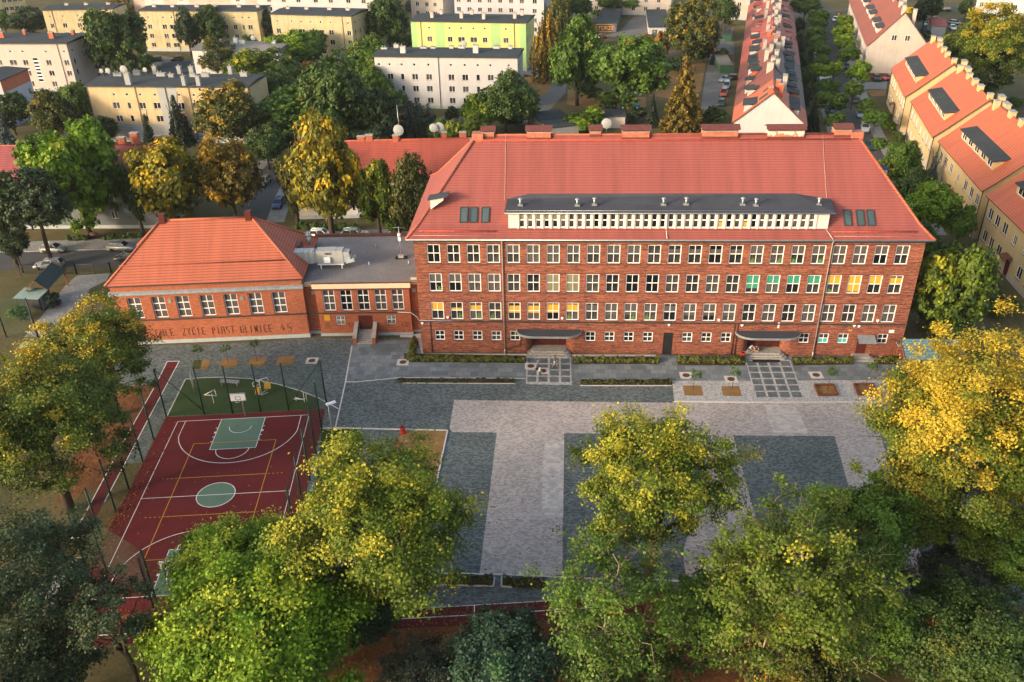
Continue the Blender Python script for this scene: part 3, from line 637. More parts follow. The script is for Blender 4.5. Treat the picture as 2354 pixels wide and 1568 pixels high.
# roof
RX0, RX1, RY0, RY1 = 5.3, 67.2, -.82, 21.95; EAVE = 16.12; YB, ZB = 1.05, 17.25; YR, ZR = 10.55, 25.35; XR0, XR1 = 13.4, 59.85
fi = (YB - RY0) / (YR - RY0)
B0x, B1x = RX0 + (XR0 - RX0) * fi * 1.05, RX1 - (RX1 - XR1) * fi * 1.05; YBb = RY1 - (YB - RY0)
e_ = [(RX0, RY0, EAVE), (RX1, RY0, EAVE), (RX1, RY1, EAVE), (RX0, RY1, EAVE)]; b_ = [(B0x, YB, ZB), (B1x, YB, ZB), (B1x, YBb, ZB), (B0x, YBb, ZB)]
r0, r1 = (XR0, YR, ZR), (XR1, YR, ZR)
mb = MB()
for q in range(4): mb.face([e_[q], e_[(q + 1) % 4], b_[(q + 1) % 4], b_[q]])
mb.face([b_[0], b_[1], r1, r0]); mb.face([b_[1], b_[2], r1]); mb.face([b_[2], b_[3], r0, r1]); mb.face([b_[3], b_[0], r0])
eb = [(x_, y_, z_ - .10) for x_, y_, z_ in e_]
for q in range(4): mb.face([eb[q], eb[(q + 1) % 4], e_[(q + 1) % 4], e_[q]], 1)
wl = [(SX0, 0, 15.93), (SX1, 0, 15.93), (SX1, SD, 15.93), (SX0, SD, 15.93)]
for q in range(4): mb.face([eb[q], wl[q], wl[(q + 1) % 4], eb[(q + 1) % 4]], 1)
roof = mb.build('roof', [M['tile_school'], M['cream']], school)
mb = MB()
for ch_ in ([e_[0], b_[0], r0], [e_[1], b_[1], r1], [e_[2], b_[2], r1], [e_[3], b_[3], r0], [r0, r1]):
    mb.tube([Vector(p) + Vector((0, 0, .03)) for p in ch_], .15, 8)
mb.build('ridge_tiles', M['tile_gym'], roof)
mb = MB(); mb.tube([(RX0 + .1, RY0 - .07, EAVE - .02), (RX1 - .1, RY0 - .07, EAVE - .02)], .085, 8); mb.build('gutter', M['zinc'], roof)
RN = Vector((0, -(ZR - ZB), YR - YB)).normalized(); RO_ = (30, YB, ZB)
RP = lambda p, h=0: PLANE(p, Vector(RO_) + RN * h, RN)
mb = MB()
zz = RP(cg(1500, 262)).z; yy = RP(cg(1500, 262)).y
def rail(p0, p1, n, h=.22, drop=.3):
    p0 = Vector(p0); p1 = Vector(p1); up = Vector((0, 0, h)); mb.tube([p0 + up, p1 + up], .045, 6); mb.tube([p0 + up * .55, p1 + up * .55], .03, 5)
    for q in range(n):
        a_ = p0.lerp(p1, (q + .5) / n); mb.tube([a_ + up, a_ + up * .3 + Vector((0, .25, .1))], .035, 5); mb.tube([a_ + up, a_ - up * .1], .035, 5)
rail((XR0 - .3, yy, zz), (XR1 + .2, yy, zz), 28)
FL = lambda y_: EAVE + (y_ - RY0) * (ZB - EAVE) / (YB - RY0)
rail((RX0 + 1.6, .1, FL(.1)), (16.2, .1, FL(.1)), 12, .2); rail((55.6, .1, FL(.1)), (RX1 - 1.9, .1, FL(.1)), 12, .2)
mb.build('snow_guard', flat('red_rail_paint', (.45, .075, .05), .5), roof)
mb = MB()
for P_ in ([cg(948, 185), cg(944, 500), cg(938, 790)], [ch(1494, 175), ch(1510, 500), ch(1530, 770)]):
    mb.tube([RP(p_, .06) for p_ in P_], .022, 5)
mb.tube([(RX0 + .9, -.35, FL(-.35) + .05), (16.0, -.35, FL(-.35) + .05)], .02, 5); mb.tube([(55.8, -.35, FL(-.35) + .05), (RX1 - 1.1, -.35, FL(-.35) + .05)], .02, 5)
mb.build('lightning_wire', flat('pale_wire', (.55, .40, .33), .6), roof)
for fn, xs_ in ((cg, ((533, 605, 852, 992), (622, 692, 852, 992), (725, 798, 852, 992))), (ch, ((1687, 1757, 877, 1020), (1803, 1873, 877, 1020), (1897, 1967, 877, 1020)))):
    for u0, u1, v0, v1 in xs_:
        A = RP(fn(u0, v1)); B = RP(fn(u1, v1)); T = RP(fn(u0, v0)); x0, x1 = A.x, B.x; d_ = (T - A); d_.x = 0; L_ = d_.length; d_.normalize()
        ux = Vector((1, 0, 0)); P_ = lambda a_, s_, h_: A + ux * a_ + d_ * s_ + RN * h_; w_ = x1 - x0
        mb = MB()
        for a0, a1, s0, s1 in ((0, w_, 0, .12), (0, w_, L_ - .12, L_), (0, .1, .12, L_ - .12), (w_ - .1, w_, .12, L_ - .12)):
            mb.hexa([P_(a0, s0, 0), P_(a1, s0, 0), P_(a1, s1, 0), P_(a0, s1, 0)], [P_(a0, s0, .14), P_(a1, s0, .14), P_(a1, s1, .14), P_(a0, s1, .14)])
        so_ = mb.build('skylight', M['darkmetal'], roof)
        mb = MB(); mb.face([P_(.1, .12, .09), P_(w_ - .1, .12, .09), P_(w_ - .1, L_ - .12, .09), P_(.1, L_ - .12, .09)]); mb.build('pane', M['skyglass'], school).parent = so_
# dormer band
DL = RP(cg(972, 1045)); DRt = RP(ch(1537, 1042)); yd = DL.y; zb = DL.z - .05; zt = PY(cg(1500, 890), yd).z
dx0, dx1 = DL.x, PY(ch(1537, 1042), yd).x
Ltop, R1_, R2_, Rtop = RP(cg(975, 785)), RP(cg(1150, 738)), RP(ch(1240, 735)), RP(ch(1530, 785))
cen = [PY((lambda t_: ((2087.9 + 1159.7 * t_) * K, (450 + 970 * 1024 / 2294) * K))(q / 35), yd).x for q in range(36)]
zw0, zw1 = PY(cg(1500, 1030), yd).z, PY(cg(1500, 905), yd).z
dorm = bpy.data.objects.new('dormer', None); COL.objects.link(dorm); dorm.parent = school
mb = MB(); ww = .62
facade(mb, (dx0, yd, 0), (1, 0, 0), dx1 - dx0, zb, zt, [(x_ - ww / 2 - dx0, x_ + ww / 2 - dx0, zw0, zw1) for x_ in cen], .12)
for q in range(37):
    xm = cen[0] - .45 if q == 0 else (cen[-1] + .45 if q == 36 else (cen[q - 1] + cen[q]) / 2)
    mb.box(xm - .1, xm + .1, yd - .09, yd + .01, zb + .12, zt - .02)
ZF = lambda x_: zt
mb.face([(dx0, yd, zb), (dx0, yd, zt), (dx0, (zt - ZB) / (ZR - ZB) * (YR - YB) + YB, zt)][::-1]); mb.face([(dx1, yd, zb), (dx1, yd, zt), (dx1, (zt - ZB) / (ZR - ZB) * (YR - YB) + YB, zt)])
mb.build('dormer_wall', M['dormerwhite'], dorm)
for x_ in cen: pass
mb = MB(); F_ = [(dx0 - .45, yd - .45, zt + .02), (dx1 + .5, yd - .45, zt + .02)]
top = [Vector(F_[0]), Vector(F_[1]), Rtop + Vector((.4, 0, .12)), R2_ + Vector((0, 0, .1)), R1_ + Vector((0, 0, .1)), Ltop + Vector((-.2, 0, .12))]
c_ = Vector(((dx0 + dx1) / 2, (yd + R1_.y) / 2, (zt + R1_.z) / 2 + .1))
mb.face([top[0], top[1], top[2], top[3], top[4], top[5]])
mb.hexa([(dx0 - .45, yd - .45, zt - .16), (dx1 + .5, yd - .45, zt - .16), (dx1 + .5, yd + .3, zt - .1), (dx0 - .45, yd + .3, zt - .1)], [(dx0 - .45, yd - .45, zt + .0), (dx1 + .5, yd - .45, zt + .0), (dx1 + .5, yd + .3, zt + .05), (dx0 - .45, yd + .3, zt + .05)])
mb.face([top[0], top[5], (dx0 - .3, yd + .6, zt - .3)]); mb.face([top[1], (dx1 + .35, yd + .6, zt - .3), top[2]])
mb.build('dormer_roof', M['felt_dormer'], dorm)
mb = MB(); mb.tube([(dx0 - .45, yd - .5, zt - .02), (dx1 + .5, yd - .5, zt - .02)], .07, 7); mb.tube([(dx0 - .2, yd - .1, zt + .15), (dx1 + .3, yd - .1, zt + .15)], .025, 5); mb.build('gutter', M['zinc'], dorm)
mb = MB(); mb.box(dx0 - .1, dx1 + .1, yd - .16, yd + .02, zb - .02, zb + .10); mb.build('flashing', M['brownmetal'], dorm)
for q, x_ in enumerate(cen):
    wo = window(dorm, (0, yd, 0), (1, 0, 0), x_ - ww / 2, zw0, ww, zw1 - zw0, 1, (.52,), False, ('blind_s', .95, 1.6) if q < 6 else (('blind_y', .1, .7) if q in (24, 27) else None), rev=.12, fw=.07, mw=.10)
for fn, u_, v_ in ((cg, 1078, 832), (cg, 1588, 835), (cg, 1742, 828), (ch, 67, 828), (ch, 270, 824), (ch, 775, 826), (ch, 893, 834), (ch, 1457, 828)):
    n_ = Vector((0, -(R1_.z - zt), R1_.y - yd)).normalized(); P_ = PLANE(fn(u_, v_), (0, yd, zt + .03), n_)
    mb = MB(); mb.box(-.3, .3, -.25, .25, -.05, .10); mb.tube([(0, 0, .05), (0, 0, .75)], .13, 10); mb.lathe([(.13, .72), (.28, .76), (.26, .83), (.08, .93)], 12)
    mb.build('roof_vent', M['zinc'], dorm, P_)
# chimneys along the ridge
for n_, (fn, u0, u1, vt, vb) in enumerate(((cg, 738, 843, 112, 235), (cg, 1138, 1350, 108, 245), (cg, 1702, 1800, 103, 215), (cg, 1990, 2232, 103, 242), (ch, 415, 732, 97, 235), (ch, 1000, 1322, 97, 235), (ch, 1595, 1745, 88, 222))):
    yf = RP(fn((u0 + u1) / 2, vb)).y; x0, x1 = PY(fn(u0, vb), yf).x, PY(fn(u1, vb), yf).x
    z0 = RP(fn(u0, vb)).z - .5; zc = PY(fn(u0, vt), yf + .4).z - .3; y1 = yf + 1.35
    mb = MB(); mb.box(x0, x1, yf, y1, z0, zc - .62, 0); mb.box(x0 - .06, x1 + .06, yf - .06, y1 + .06, z0, z0 + .75, 1)
    mb.box(x0 + .05, x1 - .05, yf + .06, y1 - .06, zc - .621, zc - .34, 2); mb.box(x0 - .05, x1 + .05, yf - .05, y1 + .05, zc - .62, zc - .54, 3)
    co_ = mb.build('chimney', [M['peel'] if n_ == 5 else M['rustpaint'], M['brownmetal'], M['door_brown'], M['concrete']], school)
    mb = MB(); ym = (yf + y1) / 2
    mb.extrude([(-.95, 0), (0, .42), (.95, 0), (.95, .05), (0, .48), (-.95, .05)], (x0 - .22, ym, zc - .36), (0, 1, 0), (0, 0, 1), (x1 - x0 + .44, 0, 0))
    mb.build('chimney_cap', M['brownmetal'], school).parent = co_
for x_ in (XR0, XR1):
    mb = MB(); mb.box(x_ - .7, x_ + .7, YR - .7, YR + .7, ZR - 1.2, ZR + .35); mb.build('ridge_box', M['rustpaint'], school)
# hip dormers
HN = Vector((-(ZR - ZB), 0, XR0 - B0x)).normalized(); P_ = PLANE(cg(285, 830), (B0x, 10, ZB), HN)
def hip_dormer(P_, s_):
    d_ = bpy.data.objects.new('dormer', None); COL.objects.link(d_); d_.parent = school; d_.location = P_; d_.scale = (.62, .62, .62)
    mb = MB(); mb.hexa([(-.1 * s_, -1.1, -.5), (2.5 * s_, -1.1, 1.4), (2.5 * s_, 1.1, 1.4), (-.1 * s_, 1.1, -.5)], [(-.1 * s_, -1.1, 1.5), (2.5 * s_, -1.1, 1.9), (2.5 * s_, 1.1, 1.9), (-.1 * s_, 1.1, 1.5)]); mb.build('dormer_wall', M['offwhite'], d_)
    mb = MB(); mb.hexa([(-.6 * s_, -1.4, 1.42), (3.4 * s_, -1.4, 2.15), (3.4 * s_, 1.4, 2.15), (-.6 * s_, 1.4, 1.42)], [(-.6 * s_, -1.4, 1.56), (3.4 * s_, -1.4, 2.3), (3.4 * s_, 1.4, 2.3), (-.6 * s_, 1.4, 1.56)]); mb.build('dormer_roof', M['felt_dormer'], d_)
    mb = MB(); mb.box(-.13 * s_ - .01, -.13 * s_ + .01, -.7, .7, .45, 1.25); mb.build('window', M['glass'], d_)
hip_dormer(P_, 1)
HN2 = Vector((ZR - ZB, 0, B1x - 0 - XR1 + 0)).normalized(); hip_dormer(Vector((63.6, 9.0, 20.6)), -1)
# downpipes, cables, lamps on the wall
mb = MB()
for fn, u_, v_ in ((ci, 927, 500), (cj, 1500, 500)):
    x_ = PY(fn(u_, v_)).x; mb.tube([(x_, -.55, EAVE - .1), (x_, -.14, EAVE - .65), (x_, -.14, .25)], .075, 8); mb.tube([(x_, -.14, .6), (x_, -.18, 0)], .10, 8)
x_ = PY(ch(95, 1000), yd).x; mb.tube([(x_, yd - .35, zt - .1), (x_, yd - .14, zt - .5), (x_, yd - .14, zb), (x_, RY0 - .02, EAVE + .2)], .06, 6)
p_ = PY(ch(1520, 1060), yd); q_ = PY(ch(1585, 1160), -.8); mb.tube([(p_.x, yd - .1, zb + .1), (q_.x, RY0, EAVE + .1)], .05, 6)
mb.build('downpipe', flat('zinc_pipe', (.48, .42, .38), .45, .3), school)
mb = MB()
for x_ in (PY(ci(280, 900)).x, PY(cj(690, 900)).x, PY(cj(712, 950)).x): mb.tube([(x_, -.08, 4.4), (x_, -.08, .1)], .05, 6)
p_ = PY(ci(1080, 900)).x; mb.tube([(p_, -.08, 3.2), (p_, -.08, 1.2), (p_ - 1.9, -.08, .45)], .05, 6)
mb.build('downpipe', flat('brown_pipe', (.06, .03, .025), .5), school)
mb = MB()
mb.tube([PY(q, -.04) for q in (ci(-20, 670), ci(95, 672), ci(150, 712), ci(172, 745), ci(900, 758), ci(1400, 765), ci(2294, 772))], .025, 5); mb.tube([PY(q, -.04) for q in (cj(0, 772), cj(690, 778), cj(800, 772), cj(1430, 780))], .025, 5)
mb.build('cable', M['white'], school)
for fn, u_, v_ in ((ci, 428, 712), (ci, 1453, 719), (cj, 562, 735), (cj, 1985, 742), (cj, 1776, 786), (cj, 1817, 790), (ci, 200, 763), (cj, 115, 778), (cj, 770, 782)):
    p_ = PY(fn(u_, v_)); mb = MB(); mb.box(-.15, .15, -.2, -.005, -.07, .1); mb.box(-.06, .06, -.17, -.05, -.22, -.071); mb.build('wall_lamp', M['white'], school, p_)
for fn, u_, v_, w_, h_, mt_ in ((cj, 1740, 833, .42, .2, 'blind_y'), (cj, 2110, 842, .62, .4, 'white'), (cj, 1098, 788, .2, .75, 'white')):
    p_ = PY(fn(u_, v_)); mb = MB(); mb.box(-w_ / 2, w_ / 2, -.05, -.005, -h_ / 2, h_ / 2); mb.build('wall_sign', M[mt_], school, p_)
# ---------------------------------------------------------------- gym
GA = R(6.0); R0 = Vector((-9.64, 3.63, 0)); gux = Vector((math.cos(GA), math.sin(GA), 0)); guy = Vector((-gux.y, gux.x, 0)); GW, GD, GE = 24.5, 12.4, 8.85
gym = thing('gym_building', 'single storey orange brick gym hall with steep orange hip roof and graffiti on its wall', 'building', R0 - gux * GW, GA)
L0 = R0 - gux * GW
GL = lambda p, d=0: (lambda q: Vector(((q - L0).dot(gux), (q - L0).dot(guy), q.z)))(PLANE(p, L0 + guy * d, guy))
gc = [GL(q).x for q in (ce(1215, 1308), ce(1430, 1300), ce(1645, 1292), ce(1860, 1283), ce(2075, 1275), ce(2294, 1265), cf(210, 1258))]
gz0, gz1 = GL(cf(210, 1350)).z, GL(cf(210, 1162)).z; gww = 1.75
mb = MB(); facade(mb, (0, 0, 0), (1, 0, 0), GW, .5, GE, [(x_ - gww / 2, x_ + gww / 2, gz0, gz1) for x_ in gc], .3)
facade(mb, (GW, 0, 0), (0, 1, 0), GD, .5, GE); facade(mb, (0, GD, 0), (0, -1, 0), GD, .5, GE); facade(mb, (GW, GD, 0), (-1, 0, 0), GW, .5, GE)
mb.build('wall', M['gymbrick'], gym)
mb = MB(); mb.prism([(-.08, -.08), (GW + .08, -.08), (GW + .08, GD), (-.08, GD)], 0, .52); mb.build('plinth', M['plinth'], gym)
for x_ in gc: window(gym, (0, 0, 0), (1, 0, 0), x_ - gww / 2, gz0, gww, gz1 - gz0, 2, (.345, .67), True, ('blind_d', .1, gz1 - gz0 - .1), rev=.3, fw=.11, mw=.10)
mb = MB(); zc_ = GL(ce(1500, 1165)).z; mb.box(-.35, GW + .15, -.42, .02, zc_ - .12, zc_ + .06, 0); mb.hexa([(-.35, -.42, zc_ + .061), (GW + .15, -.42, zc_ + .061), (GW + .15, .02, zc_ + .061), (-.35, .02, zc_ + .061)], [(-.30, -.38, zc_ + .10), (GW + .12, -.38, zc_ + .10), (GW + .12, .02, zc_ + .34), (-.30, .02, zc_ + .34)])
mb.build('cornice', M['zinc'], gym)
mb = MB(); mb.box(-.02, GW + .02, -.09, .02, gz0 - .34, gz0 - .16); mb.build('ledge', M['darkmetal'], gym)
ov = .38; E_ = [(-ov, -ov, GE), (GW + ov, -ov, GE), (GW + ov, GD + ov, GE), (-ov, GD + ov, GE)]; g0, g1 = (6.2, GD / 2, 15.0), (GW - 6.6, GD / 2, 15.0)
mb = MB(); mb.face([E_[0], E_[1], g1, g0]); mb.face([E_[1], E_[2], g1]); mb.face([E_[2], E_[3], g0, g1]); mb.face([E_[3], E_[0], g0])
El = [(x_, y_, GE - .18) for x_, y_, _ in E_]
for q in range(4): mb.face([El[q], El[(q + 1) % 4], E_[(q + 1) % 4], E_[q]], 1)
mb.face(El[::-1], 1)
groof = mb.build('roof', [M['tile_gym'], M['darkmetal']], gym)
mb = MB()
for p_ in ([E_[0], g0], [E_[1], g1], [E_[2], g1], [E_[3], g0], [g0, g1]): mb.tube([Vector(q) + Vector((0, 0, .03)) for q in p_], .15, 8)
mb.build('ridge_tiles', M['tile_gym'], groof)
mb = MB(); sy_ = 1.5; sz_ = GE + (sy_ + ov) / (GD / 2 + ov) * (15 - GE); rail((1.3, sy_, sz_), (GW - 2.0, sy_, sz_), 20, .2); mb.build('snow_guard', flat('rust_rail', (.25, .06, .04), .6), groof)
for x_ in (6.4, GW - 6.9):
    mb = MB(); mb.box(x_ - .4, x_ + .4, GD / 2 - .4, GD / 2 + .4, 14.2, 15.9); k_ = mb.build('chimney', M['door_brown'], gym)
    mb = MB(); mb.lathe([(.62, 15.92), (.62, 15.98), (.45, 16.12), (.1, 16.25)], 4); mb.build('chimney_cap', M['brownmetal'], gym).parent = k_
STK = {'1': [[(.2, .8), (.5, 1), (.5, 0)]], '9': [[(.8, .6), (.2, .6), (.2, 1), (.8, 1), (.8, 0)]], 'C': [[(.9, 1), (.2, 1), (.05, .5), (.2, 0), (.9, 0)]], 'A': [[(0, 0), (.1, 1), (.8, 1), (.9, 0)], [(.05, .5), (.85, .5)]], 'L': [[(.1, 1), (.1, 0), (.8, 0)]], 'E': [[(.9, 1), (.1, 1), (.1, 0), (.9, 0)], [(.1, .5), (.7, .5)]],
       'Z': [[(0, 1), (.9, 1), (0, 0), (.9, 0)]], 'Y': [[(0, 1), (.45, .5), (.9, 1)], [(.45, .5), (.3, 0)]], 'I': [[(.4, 1), (.4, 0)]], 'P': [[(.1, 0), (.1, 1), (.8, .95), (.8, .55), (.1, .5)]], 'S': [[(.85, 1), (.1, .95), (.15, .55), (.8, .45), (.8, .05), (0, 0)]], 'T': [[(0, 1), (1, 1)], [(.5, 1), (.5, 0)]], 'G': [[(.9, 1), (.1, .95), (.05, 0), (.85, 0), (.85, .5), (.5, .5)]],
       'W': [[(0, 1), (.2, 0), (.45, .8), (.7, 0), (.9, 1)]], '4': [[(.5, 1), (0, .4), (.9, .4)], [(.6, .65), (.6, 0)]], '5': [[(.85, 1), (.2, 1), (.15, .55), (.8, .5), (.8, .05), (.1, 0)]], 'K': [[(.1, 1), (.1, 0)], [(.8, 1), (.1, .5), (.8, 0)]], 'O': [[(.1, 0), (.1, 1), (.85, 1), (.85, 0), (.1, 0)]], ' ': []}

def scrawl(name, words, par, mt, z, h, y=-.012, r=.042):
    for txt, x0, x1 in words:
        mb = MB(); w_ = (x1 - x0) / len(txt)
        for k, c_ in enumerate(txt):
            for st in STK[c_] + ([[(-.05, .4), (.4, .65)]] if c_ == 'L' and 'CA' in txt else []) + ([[(.42, 1.15), (.5, 1.22)]] if c_ == 'Z' else []): mb.tube([(x0 + w_ * (k + .1 + .72 * px), y, z + h * pz + rng.uniform(-.03, .03)) for px, pz in st], r, 4)
        mb.build(name, mt, par)
M['spray'] = flat('dark_spray_paint', (.13, .05, .04), .9)
gt = lambda *p: GL(p[0](p[1], 1500)).x
gx = lambda fn, u_: GL(fn(u_, 1500)).x
scrawl('graffiti', [('19', gx(ce, 1205), gx(ce, 1300)), ('CALE', gx(ce, 1380), gx(ce, 1560)), ('ZYCIE', gx(ce, 1625), gx(ce, 1845)), ('PIAST', gx(ce, 1895), gx(ce, 2105)), ('GLIWICE', gx(ce, 2150), gx(cf, 150)), ('45', gx(cf, 215), gx(cf, 335))], gym, M['spray'], GL(cf(270, 1510)).z, 1.05)
for u_ in (ce(1522, 1243), ce(2168, 1218)):
    p_ = GL(u_); mb = MB(); mb.box(-.22, .22, -.06, -.005, -.25, .25); mb.build('vent_grille', M['zinc'], gym, p_)
# dormer hood on the right hip and duct
# ---------------------------------------------------------------- link wing
LA = R(2.4); K0 = Vector((-8.13, 3.96, 0)); kux = Vector((math.cos(LA), math.sin(LA), 0)); kuy = Vector((-kux.y, kux.x, 0)); KW, KD, KZ = 12.3, 15.3, 8.0
wing = thing('link_wing', 'flat roofed brick wing with five tall windows and brown door joining gym and school', 'building', K0, LA)
KL = lambda p, d=0: (lambda q: Vector(((q - K0).dot(kux), (q - K0).dot(kuy), q.z)))(PLANE(p, K0 + kuy * d, kuy))
kc = [KL(q).x for q in (cf(655, 1237), cf(808, 1233), cf(962, 1227), cf(1115, 1223), cf(1268, 1220))]
kz0, kz1 = KL(cf(962, 1327)).z, KL(cf(962, 1132)).z; kww = 1.55
dx_ = KL(cf(985, 1430)).x; dz0, dz1 = KL(cf(985, 1495)).z, KL(cf(985, 1372)).z
sw = [KL(cf(758, 1415)).x, KL(cf(1212, 1402)).x]; sz0, sz1 = KL(cf(758, 1458)).z, KL(cf(758, 1375)).z
hl = [(x_ - kww / 2, x_ + kww / 2, kz0, kz1) for x_ in kc] + [(dx_ - .95, dx_ + .95, dz0, dz1)] + [(x_ - .6, x_ + .6, sz0, sz1) for x_ in sw]
mb = MB(); facade(mb, (0, 0, 0), (1, 0, 0), KW, .4, KZ - .8, hl, .22)
mb.build('wall', M['gymbrick'], wing); mb = MB(); facade(mb, (-3.0, .7, 0), (1, 0, 0), 3.0, .4, KZ - .8); mb.build('wall', M['gymbrick'], wing); mb = MB(); facade(mb, (KW, .7, 0), (1, 0, 0), 2.2, .4, KZ - .8)
facade(mb, (0, .7, 0), (0, -1, 0), .7, .4, KZ - .8); facade(mb, (KW, 0, 0), (0, 1, 0), .7, .4, KZ - .8); facade(mb, (KW + 2.2, KD, 0), (-1, 0, 0), KW + 5.2, 0, KZ)
mb.build('wall', M['gymbrick'], wing)
for x_ in kc: window(wing, (0, 0, 0), (1, 0, 0), x_ - kww / 2, kz0, kww, kz1 - kz0, 2, (.335, .68), True, None, rev=.22, fw=.10, mw=.09)
for x_ in sw:
    wo = window(wing, (0, 0, 0), (1, 0, 0), x_ - .6, sz0, 1.2, sz1 - sz0, 2, (.5,), False, None, rev=.22)
    mb = MB()
    for q in range(7): mb.tube([(.1 + q * .167, -.03, .03), (.1 + q * .167, -.03, sz1 - sz0 - .03)], .022, 5)
    mb.build('window_bars', M['white'], wo)
mb = MB(); mb.box(dx_ - .92, dx_ - .01, .08, .2, dz0, dz1 - .02); mb.box(dx_ + .01, dx_ + .92, .08, .2, dz0, dz1 - .02); mb.build('door', M['door_brown'], wing)
mb = MB(); n_ = max(3, round(dz0 / .17))
for q in range(n_): mb.box(dx_ - 1.0, dx_ + 1.0, -.6 - .30 * (n_ - q), -.601 - .30 * (n_ - q - 1) if q < n_ - 1 else -.001, 0, dz0 * (q + 1) / n_)
mb.build('steps', M['concrete'], wing)
mb = MB(); yl_ = -.6 - .3 * n_
for s_ in (-1, 1):
    xa = dx_ + s_ * 1.25
    mb.hexa([(xa - .22, yl_, 0), (xa + .22, yl_, 0), (xa + .22, -.002, 0), (xa - .22, -.002, 0)], [(xa - .22, yl_, .9), (xa + .22, yl_, .9), (xa + .22, -.002, dz0 + 1.0), (xa - .22, -.002, dz0 + 1.0)])
    mb.hexa([(xa - .27, yl_ - .05, .901), (xa + .27, yl_ - .05, .901), (xa + .27, -.003, dz0 + 1.001), (xa - .27, -.003, dz0 + 1.001)], [(xa - .27, yl_ - .05, 1.03), (xa + .27, yl_ - .05, 1.03), (xa + .27, -.003, dz0 + 1.13), (xa - .27, -.003, dz0 + 1.13)], 1)
mb.build('stair_wall', [M['gymbrick'], M['concrete']], wing)
mb = MB(); mb.box(-3.0, KW + 2.2, .62, KD, 0, .41); mb.box(-.06, KW + .06, -.08, .61, 0, .4); mb.build('plinth', M['plinth'], wing)
mb = MB(); mb.box(-.3, KW + .25, -.35, .9, KZ - .8, KZ - .1); mb.box(-3.0, -.301, .45, .9, KZ - .82, KZ - .1); mb.box(KW + .251, KW + 2.2, .45, .9, KZ - .7, KZ + .1)
mb.box(-.15, KW + .1, -.18, .3, KZ - 1.1, KZ - .801)
mb.build('cornice', M['cream'], wing)
mb = MB(); mb.box(-.34, KW + .29, -.39, -.05, KZ - .099, KZ - .03); mb.box(-.22, KW + .17, -.42, -.181, KZ - 1.02, KZ - .9); mb.box(-3, KW + 2.2, KD - .35, KD + .15, KZ + .02, KZ + .35); mb.build('flashing', M['brownmetal'], wing)
mb = MB(); mb.box(-3.6, KW + 2.2, -.04, KD - .36, KZ - .098, KZ + .0); mb.build('roof', M['felt_grey'], wing)
for p_ in (cf(1015, 925), cf(1370, 915), cf(1075, 765)):
    P_ = G(p_, KZ) - K0; q = Vector((P_.dot(kux), P_.dot(kuy), KZ)); mb = MB(); mb.tube([(0, 0, -.05), (0, 0, .45)], .07, 8); mb.lathe([(.07, .42), (.14, .46), (.05, .55)], 8); mb.build('roof_vent', M['zinc'], wing, q)
mb = MB(); mb.box(-3, KW + 2.1, -.07, .0, kz0 - .42, kz0 - .26); mb.build('ledge', M['darkmetal'], wing)
p_ = KL(cf(638, 1392)); mb = MB(); mb.box(-.4, .4, -.05, -.005, -.42, .42); mb.build('wall_sign', M['blind_y'], wing, p_)
for q in (cf(515, 1167), cf(1415, 1142)):
    p_ = KL(q, .7); mb = MB(); mb.box(-.25, .25, -.06, -.005, -.25, .25); mb.build('vent_grille', M['zinc'], wing, p_)
M['spray2'] = flat('faint_spray_paint', (.17, .07, .07), .9)
scrawl('graffiti', [('IG', KL(cf(610, 1460)).x, KL(cf(670, 1460)).x), ('KS', KL(cf(830, 1440)).x, KL(cf(880, 1440)).x), ('IKS', KL(cf(1150, 1480)).x, KL(cf(1250, 1480)).x), ('KO', KL(cf(1305, 1450)).x, KL(cf(1370, 1450)).x)], wing, M['spray2'], KL(cf(800, 1475)).z, .65, r=.028)
for r_, c_ in ((2, 1), (2, 2), (2, 3), (2, 7), (2, 10), (2, 11), (3, 0), (3, 20), (4, 16), (4, 17), (4, 18), (4, 19)):
    zr = dict((a, b) for a, b in rows)[r_]; rs = np.random.RandomState(r_ * 40 + c_); n_ = 46; mx = rs.choice((.4, 1.15))
    C_ = np.stack([rs.normal(mx, .13, n_), rs.uniform(.095, .115, n_), .13 + np.abs(rs.normal(0, .28, n_))], 1)
    me = bpy.data.meshes.new('houseplant'); mb = MB()
    for x, y, z in C_: mb.face([(x - .05, y, z - .03), (x + .02, y - .01, z - .06), (x + .06, y, z + .03), (x - .01, y + .01, z + .06)])
    mb.build('houseplant', M['plant'], school, (WX[c_] - WW / 2, 0, zr))
# ---------------------------------------------------------------- apartment blocks behind
def plaster(name, c, rough, var=.06, scale=.3):
    mt, nt, b = new_mat(name); v = coords(nt, 'Object', (1.2, 1.2, .10)); f = mixc(nt, .5, noise(nt, v, 1.1, 5.0, .65), noise(nt, coords(nt, 'Object'), scale, 5.0))
    bw = N(nt, 'ShaderNodeRGBToBW'); nt.links.new(f, bw.inputs[0]); lo = tuple(x * (1 - var * 2.2) for x in c)
    nt.links.new(ramp(nt, bw.outputs[0], [(.34, lo), (.52, c), (.7, tuple(x * (1 + var) for x in c))]), b.inputs['Base Color']); b.inputs['Roughness'].default_value = rough; return mt
M['w_white'] = plaster('white_render', (.47, .46, .465), .85, var=.05, scale=.3)
M['w_yellowgreen'] = plaster('lemon_render', (.54, .52, .19), .85, var=.05, scale=.3)
M['w_green'] = plaster('mint_render', (.30, .47, .19), .85, var=.05, scale=.3)
M['w_ochre'] = plaster('aged_yellow_render', (.46, .385, .23), .9, var=.15, scale=.35)
M['w_pink'] = plaster('pink_render', (.48, .395, .37), .85, var=.05, scale=.3)
M['w_apricot'] = plaster('apricot_render', (.50, .375, .215), .85, var=.10, scale=.25)
M['w_grey'] = plaster('pale_grey_render', (.30, .315, .33), .85, var=.06, scale=.3)
M['w_grey_shaded'] = plaster('shaded_grey_render', (.12, .14, .165), .85, .06, .3)  # pale grey render darkened, the shade on the wall put into its colour
